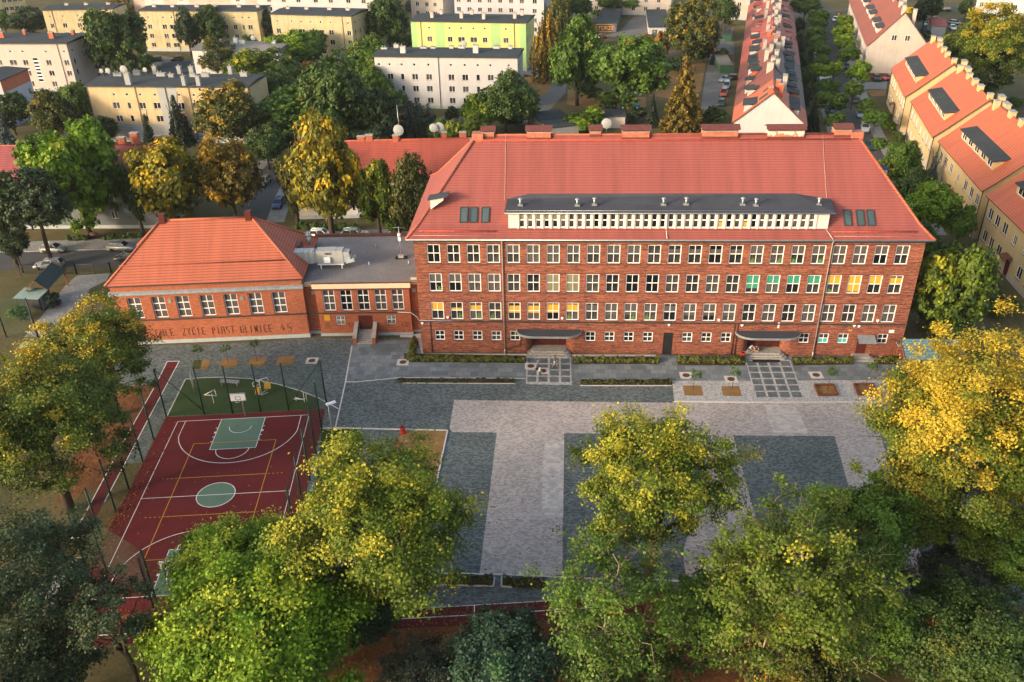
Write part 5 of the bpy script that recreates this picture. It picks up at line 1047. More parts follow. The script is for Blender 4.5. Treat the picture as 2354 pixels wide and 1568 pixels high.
# houses with red roofs behind the gym and wing
P1 = G(ce(1180, 588)); P2 = G(ce(930, 592)); d_ = Vector((1, .08, 0)).normalized(); a_ = math.atan2(d_.y, d_.x)
def longhouse(label, PL, PR, EH, RH, D, wall, tile, fx, zs, chim, base='plinth', hip=0, pipes=()):
    PL, PR = Vector((*PL[:2], 0)), Vector((*PR[:2], 0)); ux = (PR - PL).normalized(); W = (PR - PL).length
    t = thing('long_house', label, 'house', PL, math.atan2(ux.y, ux.x)); hs = [(f * W - .6, f * W + .6, z_, z_ + 1.45) for f in fx for z_ in zs]
    mb = MB(); facade(mb, (0, 0, 0), (1, 0, 0), W, .6, EH, hs, .14)
    for o_, u_ in (((W, 0, 0), (0, 1, 0)), ((0, D, 0), (0, -1, 0))):
        facade(mb, o_, u_, D, .6, EH)
        if not hip: p_ = Vector(o_); q_ = p_ + Vector(u_) * D; mb.face([(p_.x, p_.y, EH), (q_.x, q_.y, EH), (p_.x, D / 2, RH - .1)])
    mb.build('wall', M[wall], t)
    for f in fx:
        for z_ in zs: window(t, (0, 0, 0), (1, 0, 0), f * W - .6, z_, 1.2, 1.45, 2, (), True, None, rev=.14, fw=.06, mw=.065, glass='glass_far')
    mb = MB(); mb.box(-.06, W + .06, -.06, D + .06, 0, .61); mb.build('plinth', M[base], t)
    E_ = [(-.4, -.5, EH - .1), (W + .4, -.5, EH - .1), (W + .4, D + .5, EH - .1), (-.4, D + .5, EH - .1)]; r0, r1 = (-.4 + hip, D / 2, RH), (W + .4 - hip, D / 2, RH)
    mb = MB(); mb.face([E_[0], E_[1], r1, r0]); mb.face([E_[2], E_[3], r0, r1])
    if hip: mb.face([E_[1], E_[2], r1]); mb.face([E_[3], E_[0], r0])
    El = [(x_, y_, z_ - .15) for x_, y_, z_ in E_]
    for q in (0, 2): mb.face([El[q], El[q + 1], E_[q + 1], E_[q]], 1) if q == 0 else None
    mb.face([(x_, y_, z_ - .15) for x_, y_, z_ in (E_[0], E_[1], r1, r0)][::-1], 1); rf = mb.build('roof', [M[tile], M['zinc']], t)
    mb = MB(); mb.tube([Vector(r0) + Vector((0, 0, .03)), Vector(r1) + Vector((0, 0, .03))], .14, 7); mb.build('ridge_tiles', M[tile], rf)
    for f, yo, w_, h_ in chim:
        y_ = D / 2 + yo; mb = MB(); mb.box(f * W - w_ / 2, f * W + w_ / 2, y_ - .4, y_ + .4, RH - 2.2 - abs(yo) * .6, RH + h_); mb.box(f * W - w_ / 2 - .08, f * W + w_ / 2 + .08, y_ - .48, y_ + .48, RH + h_, RH + h_ + .12, 1); mb.build('chimney', [M['brick_ch'], M['concrete']], t)
    for f in pipes: mb = MB(); mb.tube([(f * W, -.12, .1), (f * W, -.12, EH - .2)], .07, 6); mb.build('downpipe', M['darkmetal'], t)
    return t
ga = G(ce(930, 592)); gb_ = G(ce(1290, 590)); dd_ = (gb_ - ga).normalized()
lh1 = longhouse('pale grey long house with wine red roof behind the big green tree', ga - dd_ * 24, gb_ + dd_ * 5, 7.4, 13.2, 11, 'w_grey_shaded', 'tile_wine', (.08, .2, .33, .45, .60, .735, .86, .95), (1.8, 4.9), [(.78, .3, 1.2, 1.2), (.82, 2.2, 1.3, 1.4), (.95, 1.0, 1.2, 1.2)])
w0 = G(cf(395, 510)); w1 = w0 + Vector((47, 3.0, 0))
lh2 = longhouse('white long house with orange red roof behind the wing and its yellow trees', w0, w1, 6.9, 12.1, 12.0, 'w_white', 'tile_red', (.08, .2, .33, .47, .6, .75, .9), (1.6, 4.8), [(.02, .0, 1.1, .8), (.24, .2, 1.3, .7), (.27, .2, 1.2, .9), (.37, 0, 1, .8), (.55, .8, .9, .9), (.62, .6, 1.2, .9), (.66, -2.0, 1.1, .4)])
# ---------------------------------------------------------------- trees: leaf-sized faces around branch clumps, real limbs
def leaf_mesh(name, C, Nn, size, tint, mat, aspect=1.5, seed=0, up=.5, fold=True):
    """one small folded pair of faces per leaf cluster; C centres, Nn outward directions, tint per leaf"""
    rs = np.random.RandomState(seed); n = len(C)
    nr = Nn + rs.normal(0, .55, (n, 3)); nr[:, 2] += up; nr /= np.linalg.norm(nr, axis=1)[:, None] + 1e-9
    a = rs.normal(0, 1, (n, 3)); a -= nr * (a * nr).sum(1)[:, None]; a /= np.linalg.norm(a, axis=1)[:, None] + 1e-9
    b = np.cross(nr, a); s = (size * rs.uniform(.65, 1.35, n))[:, None]
    V = np.empty((n, 4, 3)); V[:, 0] = C - a * s * aspect * .5; V[:, 1] = C + b * s * .5 + nr * s * .16; V[:, 2] = C + a * s * aspect * .5; V[:, 3] = C - b * s * .5 + nr * s * .16
    me = bpy.data.meshes.new(name); me.vertices.add(n * 4); me.vertices.foreach_set('co', V.reshape(-1).astype(np.float32))
    me.loops.add(n * 4); me.loops.foreach_set('vertex_index', np.arange(n * 4, dtype=np.int32))
    me.polygons.add(n); me.polygons.foreach_set('loop_start', np.arange(0, n * 4, 4, dtype=np.int32)); me.polygons.foreach_set('loop_total', np.full(n, 4, dtype=np.int32))
    at = me.attributes.new('tint', 'FLOAT', 'POINT'); at.data.foreach_set('value', np.repeat(np.clip(tint, 0, 1), 4).astype(np.float32))
    me.materials.append(mat); me.update(calc_edges=True); return me
def sph(rs, n):
    v = rs.normal(0, 1, (n, 3)); return v / np.linalg.norm(v, axis=1)[:, None]
def crown_proto(seed, kind, nleaf, size):
    """unit crown: horizontal radius about 1, height about -1..1"""
    rs = np.random.RandomState(seed); C = []; Nn = []; T = []
    if kind in ('round', 'tall', 'low'):
        nl = {'round': 15, 'tall': 16, 'low': 13}[kind]; lob = []
        for k in range(nl):
            d = sph(rs, 1)[0]; d[2] = abs(d[2]) * 1.2 - .45 if k > 3 else d[2]; d /= np.linalg.norm(d)
            rl = rs.uniform(.28, .47); lob.append((d * (1.0 - rl) * np.array([1, 1, 1]) * rs.uniform(.75, 1.04), rl, rs.uniform(-.18, .18)))
        lob.append((np.array([0, 0, 0.]), .62, 0))
        nc = int(nleaf / 26); per = nleaf // nc
        w = np.array([l[1] ** 2 for l in lob]); w[-1] *= .35; w /= w.sum()
        for k in range(nc):
            c, rl, lt = lob[rs.choice(len(lob), p=w)]
            d = sph(rs, 1)[0]; d[2] += .25; d /= np.linalg.norm(d)
            p = c + d * rl * rs.uniform(.78, 1.06); ct = rs.normal(.42 + lt, .15) + .18 * p[2]  # yellower towards the top: low sun on autumn leaves painted into the tint
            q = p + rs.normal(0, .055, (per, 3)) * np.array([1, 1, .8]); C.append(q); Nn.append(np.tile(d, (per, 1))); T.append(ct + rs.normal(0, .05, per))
        C = np.concatenate(C)
    elif kind == 'cone':
        nw = 15; C = []; Nn = []; T = []
        for k in range(nw):
            z = -1 + 2 * k / nw; r = (1 - (k / nw)) ** .85 * (1 if k else .85); nb = max(4, int(13 * r))
            for j in range(nb):
                a = 2 * math.pi * (j + rs.uniform(-.3, .3)) / nb; L = r * rs.uniform(.75, 1.08); m_ = max(6, int(nleaf * L / 75))
                t = rs.uniform(.12, 1, m_); d = np.array([math.cos(a), math.sin(a), 0])
                p = d[None] * (t * L)[:, None]; p[:, 2] = z + .10 * (1 - t) - .13 * t * L + rs.normal(0, .018, m_); p[:, :2] += rs.normal(0, .045, (m_, 2)) * (1.2 - .6 * t)[:, None]
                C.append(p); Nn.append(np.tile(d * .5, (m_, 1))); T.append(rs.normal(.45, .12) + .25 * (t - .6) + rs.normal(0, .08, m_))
        C = np.concatenate(C)
    elif kind == 'weep':
        C = []; Nn = []; T = []; ns = int(nleaf / 26)
        for k in range(ns):
            d = sph(rs, 1)[0]; d[2] = abs(d[2]); r = rs.uniform(.35, .95); top = np.array([d[0] * r, d[1] * r, -.35 + 1.3 * d[2] * rs.uniform(.5, 1.0)])
            L = rs.uniform(.35, .95); t = rs.uniform(0, 1, 26); p = np.tile(top, (26, 1)); p[:, 2] -= t * L; p[:, :2] *= (1 + .10 * t)[:, None]; p += rs.normal(0, .028, (26, 3))
            p[:, 2] = np.maximum(p[:, 2], -1.0); C.append(p); Nn.append(np.tile(d * .8, (26, 1))); T.append(rs.normal(.45, .16) + rs.normal(0, .08, 26))
        C = np.concatenate(C)
    elif kind == 'hedge':       # unit box x -1..1, y -1..1, z 0..1
        p = rs.uniform(-1, 1, (nleaf, 3)); p[:, 2] = rs.uniform(.05, 1, nleaf) ** .6; w = .12 * np.sin(p[:, 0] * 23) + .1 * np.sin(p[:, 0] * 61 + 2)
        p[:, 2] *= (.85 + w); C = p; d = p.copy(); d[:, 0] = 0; Nn = [d]; T = [np.clip(rs.normal(.4, .16, nleaf) + .25 * (p[:, 2] - .5), 0, 1)]
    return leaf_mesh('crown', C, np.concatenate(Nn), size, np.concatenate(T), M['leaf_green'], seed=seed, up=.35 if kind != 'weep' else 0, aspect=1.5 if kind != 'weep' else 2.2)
def trunk_proto(seed, limbs=6):
    rs = random.Random(seed); mb = MB(); mb.tube([(0, 0, 0), (.008, .004, .12), (.0, .01, .3), (.012, 0, .52)], .026, 8, r1=.014)
    for k in range(limbs):
        a = 2 * math.pi * k / limbs + rs.uniform(-.4, .4); z0 = rs.uniform(.22, .45); L = rs.uniform(.12, .22)
        mb.tube([(0, 0, z0), (math.cos(a) * L * .5, math.sin(a) * L * .5, z0 + .10), (math.cos(a) * L, math.sin(a) * L, z0 + .26)], .011, 5, r1=.004)
    return mb.mesh('trunk', [M['trunk']])
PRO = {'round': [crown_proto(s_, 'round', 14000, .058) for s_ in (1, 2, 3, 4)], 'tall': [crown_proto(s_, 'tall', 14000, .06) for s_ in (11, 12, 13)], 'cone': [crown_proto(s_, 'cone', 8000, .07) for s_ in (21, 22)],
       'weep': [crown_proto(s_, 'weep', 6500, .06) for s_ in (31, 32)], 'street': [crown_proto(s_, 'low', 9000, .08) for s_ in (41, 42, 43)], 'bush': [crown_proto(s_, 'low', 5000, .10) for s_ in (51, 52)]}
TRK = [trunk_proto(s_) for s_ in (1, 2, 3)]
_tn = [0]
def setmat(o, mt):
    o.material_slots[0].link = 'OBJECT'; o.material_slots[0].material = M[mt]
def solve_tree(uc, vc, w, h, trunk):
    """distance at which a crown of this picture size stands on the ground"""
    d = ray(uc, vc) / FOC; ph = math.atan2(-d[2], math.hypot(d[0], d[1])); q = (h / w) ** 2 - math.sin(ph) ** 2
    ra = min(2.4, max(.62, math.sqrt(max(q, 0)) / math.cos(ph)))
    k = w / 2 / FOC                                   # radius per metre of depth
    t = (CAM[2] - trunk) / (-d[2] + ra * k)           # z of crown centre = trunk + rz
    P = CAM + d * t; r = k * t
    return Vector(P), r, r * ra
def tree(name, label, uc, vc, w, h, mat, kind='round', trunk=2.2, group=None, cat='tree'):
    C, r, rz = solve_tree(uc, vc, w, h, trunk); _tn[0] += 1; k = _tn[0]
    t = thing(name, label, cat, (C.x, C.y, 0), (k * 2.399) % 6.283, group)
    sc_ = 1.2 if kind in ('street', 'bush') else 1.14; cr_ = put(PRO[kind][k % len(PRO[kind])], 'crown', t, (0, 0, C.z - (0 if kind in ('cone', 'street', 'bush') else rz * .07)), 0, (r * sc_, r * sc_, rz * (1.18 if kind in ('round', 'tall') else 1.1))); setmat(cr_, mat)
    if kind != 'bush':
        tr = put(TRK[k % 3], 'trunk', t, None, 0, ((C.z + rz) * (.8 if kind in ('cone', 'weep') else 1),) * 2 + (C.z * (1.05 if kind != 'cone' else 1.6) / .52,))
    return t
TL = [  # name, label, centre u, v, width, height in the picture, leaf colour, form, clear trunk
 ('deciduous_tree', 'tall dark green tree standing between the pink block and the long yellow block', 270, 92, 128, 160, 'leaf_dark', 'tall', 2),
 ('deciduous_tree', 'rounded olive and gold tree in front of the low white block at upper left', 502, 132, 92, 88, 'leaf_olive', 'round', 2),
 ('deciduous_tree', 'narrow dark tree before the long yellow block, left of a rounder dark tree', 428, 68, 50, 88, 'leaf_deep', 'tall', 2),
 ('deciduous_tree', 'round topped dark tree before the middle of the long yellow block', 485, 60, 86, 88, 'leaf_dark', 'round', 2),
 ('deciduous_tree', 'dark bushy tree behind the brick chimneys of the pink block', 66, 48, 86, 62, 'leaf_deep', 'round', 2),
 ('deciduous_tree', 'small green tree at the left edge behind the pink block', 6, 48, 44, 50, 'leaf_green', 'round', 1.5),
 ('birch_tree', 'drooping golden birch at the top edge in the gap of the far yellow blocks', 272, 18, 72, 76, 'leaf_golden', 'weep', 2),
 ('deciduous_tree', 'dark tree with rusty left side below the small mauve block', 118, 262, 110, 110, 'leaf_olive', 'round', 2),
 ('deciduous_tree', 'green tree touching the left corner of the apricot block', 178, 235, 82, 90, 'leaf_green', 'round', 2),
 ('deciduous_tree', 'large bright green upright tree in front of the wine roofed grey house', 165, 390, 196, 248, 'leaf_bright', 'tall', 3),
 ('deciduous_tree', 'dark green tree at the left edge below the mauve block', 18, 250, 88, 84, 'leaf_dark', 'round', 2),
 ('spruce_tree', 'blue grey spruce at the left edge above the wine red roof', 14, 318, 66, 110, 'leaf_blue', 'cone', 1),
 ('deciduous_tree', 'green bush like tree at the left edge beside the blue grey spruce', 20, 370, 84, 76, 'leaf_green', 'round', 1.5),
 ('deciduous_tree', 'dark leaved tree with gold flecks covering the right end of the apricot block', 525, 262, 140, 146, 'leaf_olive', 'round', 3),
 ('spruce_tree', 'tall dark spruce in front of the white stair strip of the apricot block', 408, 276, 64, 104, 'leaf_spruce', 'cone', .5),
 ('spruce_tree', 'slim dark spruce left of the taller spruce by the apricot block', 340, 302, 38, 74, 'leaf_spruce', 'cone', .5),
 ('deciduous_tree', 'loose bright yellow tree behind the ridge of the gym roof', 384, 412, 164, 190, 'leaf_yellow', 'round', 3),
 ('deciduous_tree', 'dense golden brown tree right of the loose yellow tree behind the gym', 522, 408, 146, 182, 'leaf_golden', 'round', 2.5),
 ('deciduous_tree', 'slim dark tree against the pale grey house wall', 304, 436, 56, 178, 'leaf_dark', 'tall', 3),
 ('deciduous_tree', 'greyish dark tree by the left road above the carport', 76, 462, 150, 146, 'leaf_deep', 'round', 6),
 ('deciduous_tree', 'dark tree cut by the left edge beside the road', -8, 470, 96, 190, 'leaf_dark', 'round', 4),
 ('deciduous_tree', 'big dark green tree left of the white block, nearest to its wall', 845, 138, 104, 110, 'leaf_green', 'round', 3),
 ('deciduous_tree', 'very large dark green tree left of the white block', 780, 222, 168, 196, 'leaf_dark', 'round', 3),
 ('deciduous_tree', 'dark lower tree at the left foot of the white block', 872, 268, 104, 120, 'leaf_deep', 'round', 2),
 ('deciduous_tree', 'open yellow green tree with visible stems before the low white block', 672, 110, 118, 78, 'leaf_bright', 'round', 3),
 ('deciduous_tree', 'broad yellow leaved tree right of the apricot block roof', 604, 166, 172, 98, 'leaf_lime', 'round', 2),
 ('deciduous_tree', 'small rust orange tree among the green trees left of the white block', 706, 166, 42, 52, 'leaf_orange', 'round', 1.5),
 ('deciduous_tree', 'wide green tree with orange left flank in the middle of the left grove', 690, 262, 186, 128, 'leaf_green', 'round', 2),
 ('deciduous_tree', 'green spreading tree above the roof of the white long house', 778, 292, 96, 80, 'leaf_green', 'round', 2),
 ('deciduous_tree', 'tall bright yellow tree at the left end of the white long house', 748, 402, 158, 250, 'leaf_yellow', 'tall', 4),
 ('deciduous_tree', 'grey green tree left of the tall bright yellow tree by the side street', 668, 408, 64, 186, 'leaf_olive', 'tall', 3),
 ('deciduous_tree', 'yellow green tree behind the flat roofed wing, left of its neighbour', 866, 456, 86, 164, 'leaf_lime', 'tall', 3),
 ('deciduous_tree', 'green tree with yellow tips against the left hip of the school roof', 948, 452, 106, 178, 'leaf_olive', 'tall', 3),
 ('willow_tree', 'grey green feathery tree below the white block, left side', 950, 264, 108, 82, 'leaf_grey', 'weep', 1.5),
 ('deciduous_tree', 'narrow yellow green tree at the upper left corner of the school roof', 1042, 332, 62, 100, 'leaf_lime', 'tall', 2),
 ('deciduous_tree', 'yellow green tree top beside the first roof chimney of the school', 1094, 288, 60, 56, 'leaf_lime', 'round', 2),
 ('deciduous_tree', 'dome shaped bright green tree in front of the white block', 1108, 256, 96, 84, 'leaf_bright', 'low' if 0 else 'round', 1.5),
 ('deciduous_tree', 'dark green tree covering the right corner of the white block', 1162, 228, 132, 124, 'leaf_dark', 'round', 2),
 ('poplar_tree', 'large dark poplar left of the lemon yellow block', 890, 46, 98, 106, 'leaf_dark', 'tall', 2),
 ('deciduous_tree', 'dark spiky tree at the gable of the far yellow block', 760, 70, 70, 66, 'leaf_deep', 'round', 1.5),
 ('deciduous_tree', 'dark tree at the seam between the two far yellow blocks', 602, 58, 62, 76, 'leaf_deep', 'round', 2),
 ('deciduous_tree', 'greyish tree at the top edge right of the large dark poplar', 962, 14, 56, 46, 'leaf_grey', 'round', 2),
 ('deciduous_tree', 'dark tree at the top edge before the far white block', 1085, 10, 60, 52, 'leaf_dark', 'round', 2),
 ('deciduous_tree', 'small green tree at the top edge before the striped apartment row', 812, 8, 54, 32, 'leaf_green', 'round', 2),
 ('bush', 'green bush between the dark poplar and the white block roof', 928, 96, 52, 28, 'leaf_green', 'bush', 0),
 ('birch_tree', 'tall drooping orange gold birch beside the lemon yellow block', 1256, 92, 72, 150, 'leaf_golden', 'weep', 2),
 ('birch_tree', 'grey green birch at the top edge behind the orange gold birch', 1282, 24, 66, 84, 'leaf_olive', 'weep', 2),
 ('deciduous_tree', 'big green tree with a yellow crown top left of the garage mural', 1328, 130, 126, 176, 'leaf_green', 'round', 2.5),
 ('deciduous_tree', 'broad green tree with a bare trunk above the waste bins', 1452, 158, 172, 146, 'leaf_green', 'round', 4),
 ('deciduous_tree', 'dark green tree at the top edge near the parked teal cars', 1338, 14, 50, 56, 'leaf_dark', 'round', 2),
 ('deciduous_tree', 'large olive gold tree covering the white garages', 1592, 60, 120, 130, 'leaf_olive', 'round', 2.5),
 ('deciduous_tree', 'dark tree with a slim trunk on the round island at the top', 1668, 22, 62, 60, 'leaf_dark', 'round', 5),
 ('larch_tree', 'tall golden conifer beside the back lane behind the school', 1572, 216, 106, 156, 'leaf_larch', 'cone', .5),
 ('shrub', 'rust orange shrub below the white garages', 1516, 104, 46, 56, 'leaf_orange', 'bush', 0),
 ('shrub', 'rust orange shrub left of the taller rust shrub', 1490, 98, 30, 40, 'leaf_orange', 'bush', 0),
 ('spruce_tree', 'small dark spruce left of the golden conifer', 1500, 252, 36, 70, 'leaf_spruce', 'cone', .3),
 ('bush', 'dark bush between the low sheds and the small spruce', 1458, 264, 44, 36, 'leaf_deep', 'bush', 0),
 ('bush', 'dark green bush at the near end of the back lane', 1640, 266, 56, 42, 'leaf_dark', 'bush', 0),
 ('bush', 'light green bush behind the second ridge chimney of the school', 1330, 284, 70, 46, 'leaf_bright', 'bush', 0),
 ('bush', 'light green bush behind the ridge, right of the first ridge chimney', 1364, 272, 56, 50, 'leaf_bright', 'bush', 0),
 ('bush', 'dark green shrubbery under the orange gold tree row beside the back lane', 1618, 118, 60, 50, 'leaf_deep', 'bush', 0),
 ('shrub', 'dark green shrubs by the bed edge left of the fresh asphalt', 1660, 128, 34, 30, 'leaf_green', 'bush', 0),
 ('bush', 'dark bush under the big green tree with the yellow top', 1350, 212, 60, 34, 'leaf_dark', 'bush', 0),
 ('spruce_tree', 'blue grey spruce at the wall of the third golden house', 2142, 400, 42, 92, 'leaf_blue', 'cone', .3),
 ('deciduous_tree', 'pale green feathery tree at the right end of the school roof', 2138, 478, 130, 120, 'leaf_bright', 'round', 2.5),
 ('deciduous_tree', 'green tree right of the pale feathery tree beside the golden houses', 2210, 510, 70, 84, 'leaf_green', 'round', 2),
 ('deciduous_tree', 'big yellow green tree beside the right wall of the school', 2192, 650, 172, 226, 'leaf_lime', 'tall', 2.5),
 ('deciduous_tree', 'small green street tree under the big yellow green tree at right', 2196, 748, 76, 56, 'leaf_dark', 'round', 2),
 ('deciduous_tree', 'large green tree at the first golden wall, lower of the street pair', 2076, 372, 86, 100, 'leaf_green', 'round', 2),
 ('deciduous_tree', 'green and yellow tree just right of the school roof hip', 2030, 398, 60, 56, 'leaf_lime', 'round', 2),
 ('deciduous_tree', 'dark tree beside the top right parking lot', 2130, 16, 62, 56, 'leaf_deep', 'round', 4),
 ('deciduous_tree', 'small dark tree near the top right corner behind the parked cars', 2222, 18, 32, 36, 'leaf_dark', 'round', 2),
 ('deciduous_tree', 'dark tree at the top right corner above the golden flanked tree', 2318, 6, 70, 40, 'leaf_deep', 'round', 3),
 ('deciduous_tree', 'dark tree at the road junction beyond the street trees', 1852, 12, 70, 48, 'leaf_dark', 'round', 3),
 ('bush', 'dark hedge bush along the right side of the terrace, upper', 1836, 110, 28, 60, 'leaf_deep', 'bush', 0),
 ('bush', 'dark garden bush along the right side of the terrace, middle', 1846, 182, 36, 44, 'leaf_dark', 'bush', 0),
 ('bush', 'dark garden bush along the right side of the terrace, near end', 1856, 222, 38, 40, 'leaf_deep', 'bush', 0),
 ('spruce_tree', 'dark green conifer by the near right corner of the terrace', 1870, 262, 38, 70, 'leaf_spruce', 'cone', .3),
 ('shrub', 'round clipped shrub in the front garden of the second golden house', 2046, 292, 26, 26, 'leaf_bright', 'bush', 0),
 ('shrub', 'bright green garden shrub above the round clipped shrub', 2036, 266, 24, 20, 'leaf_bright', 'bush', 0),
 ('shrub', 'green garden shrub at the foot of the second golden house', 2062, 316, 30, 30, 'leaf_dark', 'bush', 0),
 ('shrub', 'grey green shrub in front of the third golden house door', 2258, 652, 62, 40, 'leaf_grey', 'bush', 0),
 ('shrub', 'dark shrub bed beside the right pavement below the golden houses', 2296, 700, 76, 50, 'leaf_dark', 'bush', 0),
 ('bush', 'dark bush beside the gate of the top right garden', 2330, 236, 40, 26, 'leaf_green', 'bush', 0),
 ('bush', 'dark bush by the kiosk at upper right', 2120, 84, 36, 26, 'leaf_deep', 'bush', 0),
 ('bush', 'clipped green bush on the round island by the terrace', 1674, 52, 24, 16, 'leaf_olive', 'bush', 0),
 ('bush', 'green bush near the garage yard entrance sign', 1372, 30, 24, 16, 'leaf_bright', 'bush', 0),
 ('bush', 'green bush at the upper end of the garage yard', 1524, 20, 34, 26, 'leaf_green', 'bush', 0),
 ('bush', 'dark low bushes before the striped far block at the top', 1290, 50, 40, 20, 'leaf_dark', 'bush', 0),
 ('deciduous_tree', 'dark green tree filling the gap behind the golden brown tree at the side street', 610, 330, 90, 90, 'leaf_dark', 'round', 1.5),
 ('deciduous_tree', 'dark green tree between the apricot block and the big grove', 640, 210, 110, 110, 'leaf_dark', 'round', 1.5),
 ('deciduous_tree', 'dark tree low in the grove above the side street cars', 720, 320, 120, 90, 'leaf_deep', 'round', 1),
 ('deciduous_tree', 'deep green tree behind the white long house roof, middle', 860, 320, 110, 70, 'leaf_deep', 'round', 1),
 ('deciduous_tree', 'dark green tree at the right of the grove by the white block corner', 912, 240, 60, 70, 'leaf_green', 'round', 1),
 ('deciduous_tree', 'dark shade tree beneath the pink block by the bright green tree', 225, 300, 80, 70, 'leaf_deep', 'round', 1),
 ('deciduous_tree', 'deep green tree left of the wine red roof', 60, 400, 90, 90, 'leaf_deep', 'round', 1),
 ('deciduous_tree', 'dark tree between the far yellow block and the apricot roof', 215, 130, 60, 70, 'leaf_deep', 'round', 1),
 ('bush', 'green bush under the tall dark tree by the yellow works vehicle', 330, 140, 46, 34, 'leaf_green', 'bush', 0),
 ('deciduous_tree', 'dark green tree behind the silver sedan path', 1215, 250, 50, 50, 'leaf_dark', 'round', 1),
 ('bush', 'dark bush at the wall foot of the white block, middle', 1040, 262, 40, 34, 'leaf_deep', 'bush', 0),
 ('deciduous_tree', 'green tree behind the wing between the two yellow green trees', 905, 500, 70, 80, 'leaf_green', 'round', 1),
 ('bush', 'dark bush line between the back lane and the garden plot', 1560, 150, 60, 36, 'leaf_deep', 'bush', 0),
 ('bush', 'green bushes behind the larch along the lane edge', 1490, 180, 50, 40, 'leaf_olive', 'bush', 0),
 ('deciduous_tree', 'green tree between the spruce and the golden houses', 2105, 420, 70, 70, 'leaf_dark', 'round', 1),
 ('deciduous_tree', 'dark green tree beside the school hip under the pale feathery tree', 2085, 450, 80, 80, 'leaf_dark', 'round', 1),
 ('deciduous_tree', 'deep green tree in the shade right of the school wall', 2110, 560, 90, 100, 'leaf_dark', 'round', 1),
 ('bush', 'dark bush by the right school corner behind the bar fence', 2140, 730, 70, 50, 'leaf_deep', 'bush', 0),
 ('bush', 'dark garden shrub between terrace and street, upper end', 1836, 60, 26, 34, 'leaf_deep', 'bush', 0),
 ('bush', 'green garden shrub between terrace and street, centre', 1842, 140, 30, 36, 'leaf_dark', 'bush', 0),
 ('deciduous_tree', 'green tree top rising left of the low white block', 575, 112, 60, 60, 'leaf_green', 'round', 1.5),
 ('deciduous_tree', 'green crown right of the open yellow green tree', 720, 100, 70, 64, 'leaf_green', 'round', 1.5),
 ('deciduous_tree', 'green tree under the broad yellow leaved tree', 660, 200, 90, 70, 'leaf_green', 'round', 1),
 ('deciduous_tree', 'bright green lower crown at the front of the left grove', 640, 290, 90, 80, 'leaf_bright', 'round', 1),
 ('deciduous_tree', 'green crown between the large dark tree and the white block wall', 850, 200, 90, 90, 'leaf_green', 'round', 1),
 ('deciduous_tree', 'green tree at the gable end of the apricot block', 580, 240, 60, 90, 'leaf_dark', 'round', 1),
 ('deciduous_tree', 'green crown behind the tall bright yellow tree, right side', 815, 370, 70, 80, 'leaf_green', 'round', 1),
 ('deciduous_tree', 'yellow green crown between yellow tree and school roof', 985, 400, 60, 80, 'leaf_lime', 'round', 1),
 ('deciduous_tree', 'green tree by the path behind the left roof corner of the school', 1015, 300, 60, 60, 'leaf_green', 'round', 1),
 ('bush', 'green bush below the dome shaped bright tree', 1080, 292, 60, 36, 'leaf_bright', 'bush', 0),
 ('bush', 'dark bushes along the path right of the white block', 1180, 275, 60, 36, 'leaf_deep', 'bush', 0),
 ('deciduous_tree', 'green tree by the left road between the grey house and the carport', 30, 560, 70, 60, 'leaf_deep', 'round', 3),
 ('bush', 'dark shrubs in the yard left of the metal shed', 40, 720, 50, 36, 'leaf_green', 'bush', 0),
 ('bush', 'row of small cypress shrubs before the metal shed', 118, 690, 40, 34, 'leaf_spruce', 'bush', 0),
 ('deciduous_tree', 'green crown left of the larch behind the bins', 1395, 230, 60, 40, 'leaf_green', 'bush', 0),
 ('deciduous_tree', 'dark green tree at the top edge behind the long garages', 1402, 8, 50, 40, 'leaf_dark', 'round', 1),
 ('deciduous_tree', 'green tree at the top edge above the garage yard', 1458, 4, 60, 40, 'leaf_green', 'round', 1),
 ('deciduous_tree', 'grey green tree at the top edge right of the orange gold birch', 1310, 2, 50, 40, 'leaf_olive', 'round', 1),
]
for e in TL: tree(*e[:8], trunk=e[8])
SL = [(455, 150, 170, 140), (445, 205, 170, 90), (440, 300, 165, 120), (455, 365, 180, 110), (465, 455, 185, 120), (490, 545, 150, 110), (470, 625, 190, 130), (600, 620, 130, 140), (545, 775, 215, 140), (570, 900, 255, 200), (600, 1085, 195, 150),
      (690, 190, 160, 110), (665, 285, 195, 150), (700, 375, 185, 130), (718, 490, 195, 150), (820, 640, 225, 200), (770, 805, 150, 160), (880, 955, 160, 140), (965, 1055, 195, 160), (1000, 1285, 140, 110)]
where = ['at the upper junction, left row', 'second of the left row from the top', 'third of the left row from the top', 'fourth of the left row from the top', 'fifth of the left row from the top', 'sixth of the left row from the top', 'left row beside the terrace middle', 'leaning over the roadway from the left row', 'left row above the biggest dome', 'biggest dome of the left row', 'left row next to the school chimneys',
         'at the upper end of the right row', 'second of the right row from the top', 'third of the right row from the top', 'right row by the bare cream gable', 'dome beside the bare cream gable bottom corner', 'right row above the grey car seen from behind', 'right row beside the silver sedan', 'right row above the white car', 'right row nearest the school roof']
for (x, y, w_, h_), wr in zip(SL, where):
    tree('street_tree', 'clipped round street tree, ' + wr, *cdd(x, y), w_ * .2563, h_ * .2563, 'leaf_bright' if (x > 650 and y < 400) or 600 < y < 700 else 'leaf_green', 'street', 2.6, 'clipped trees along the residential street')
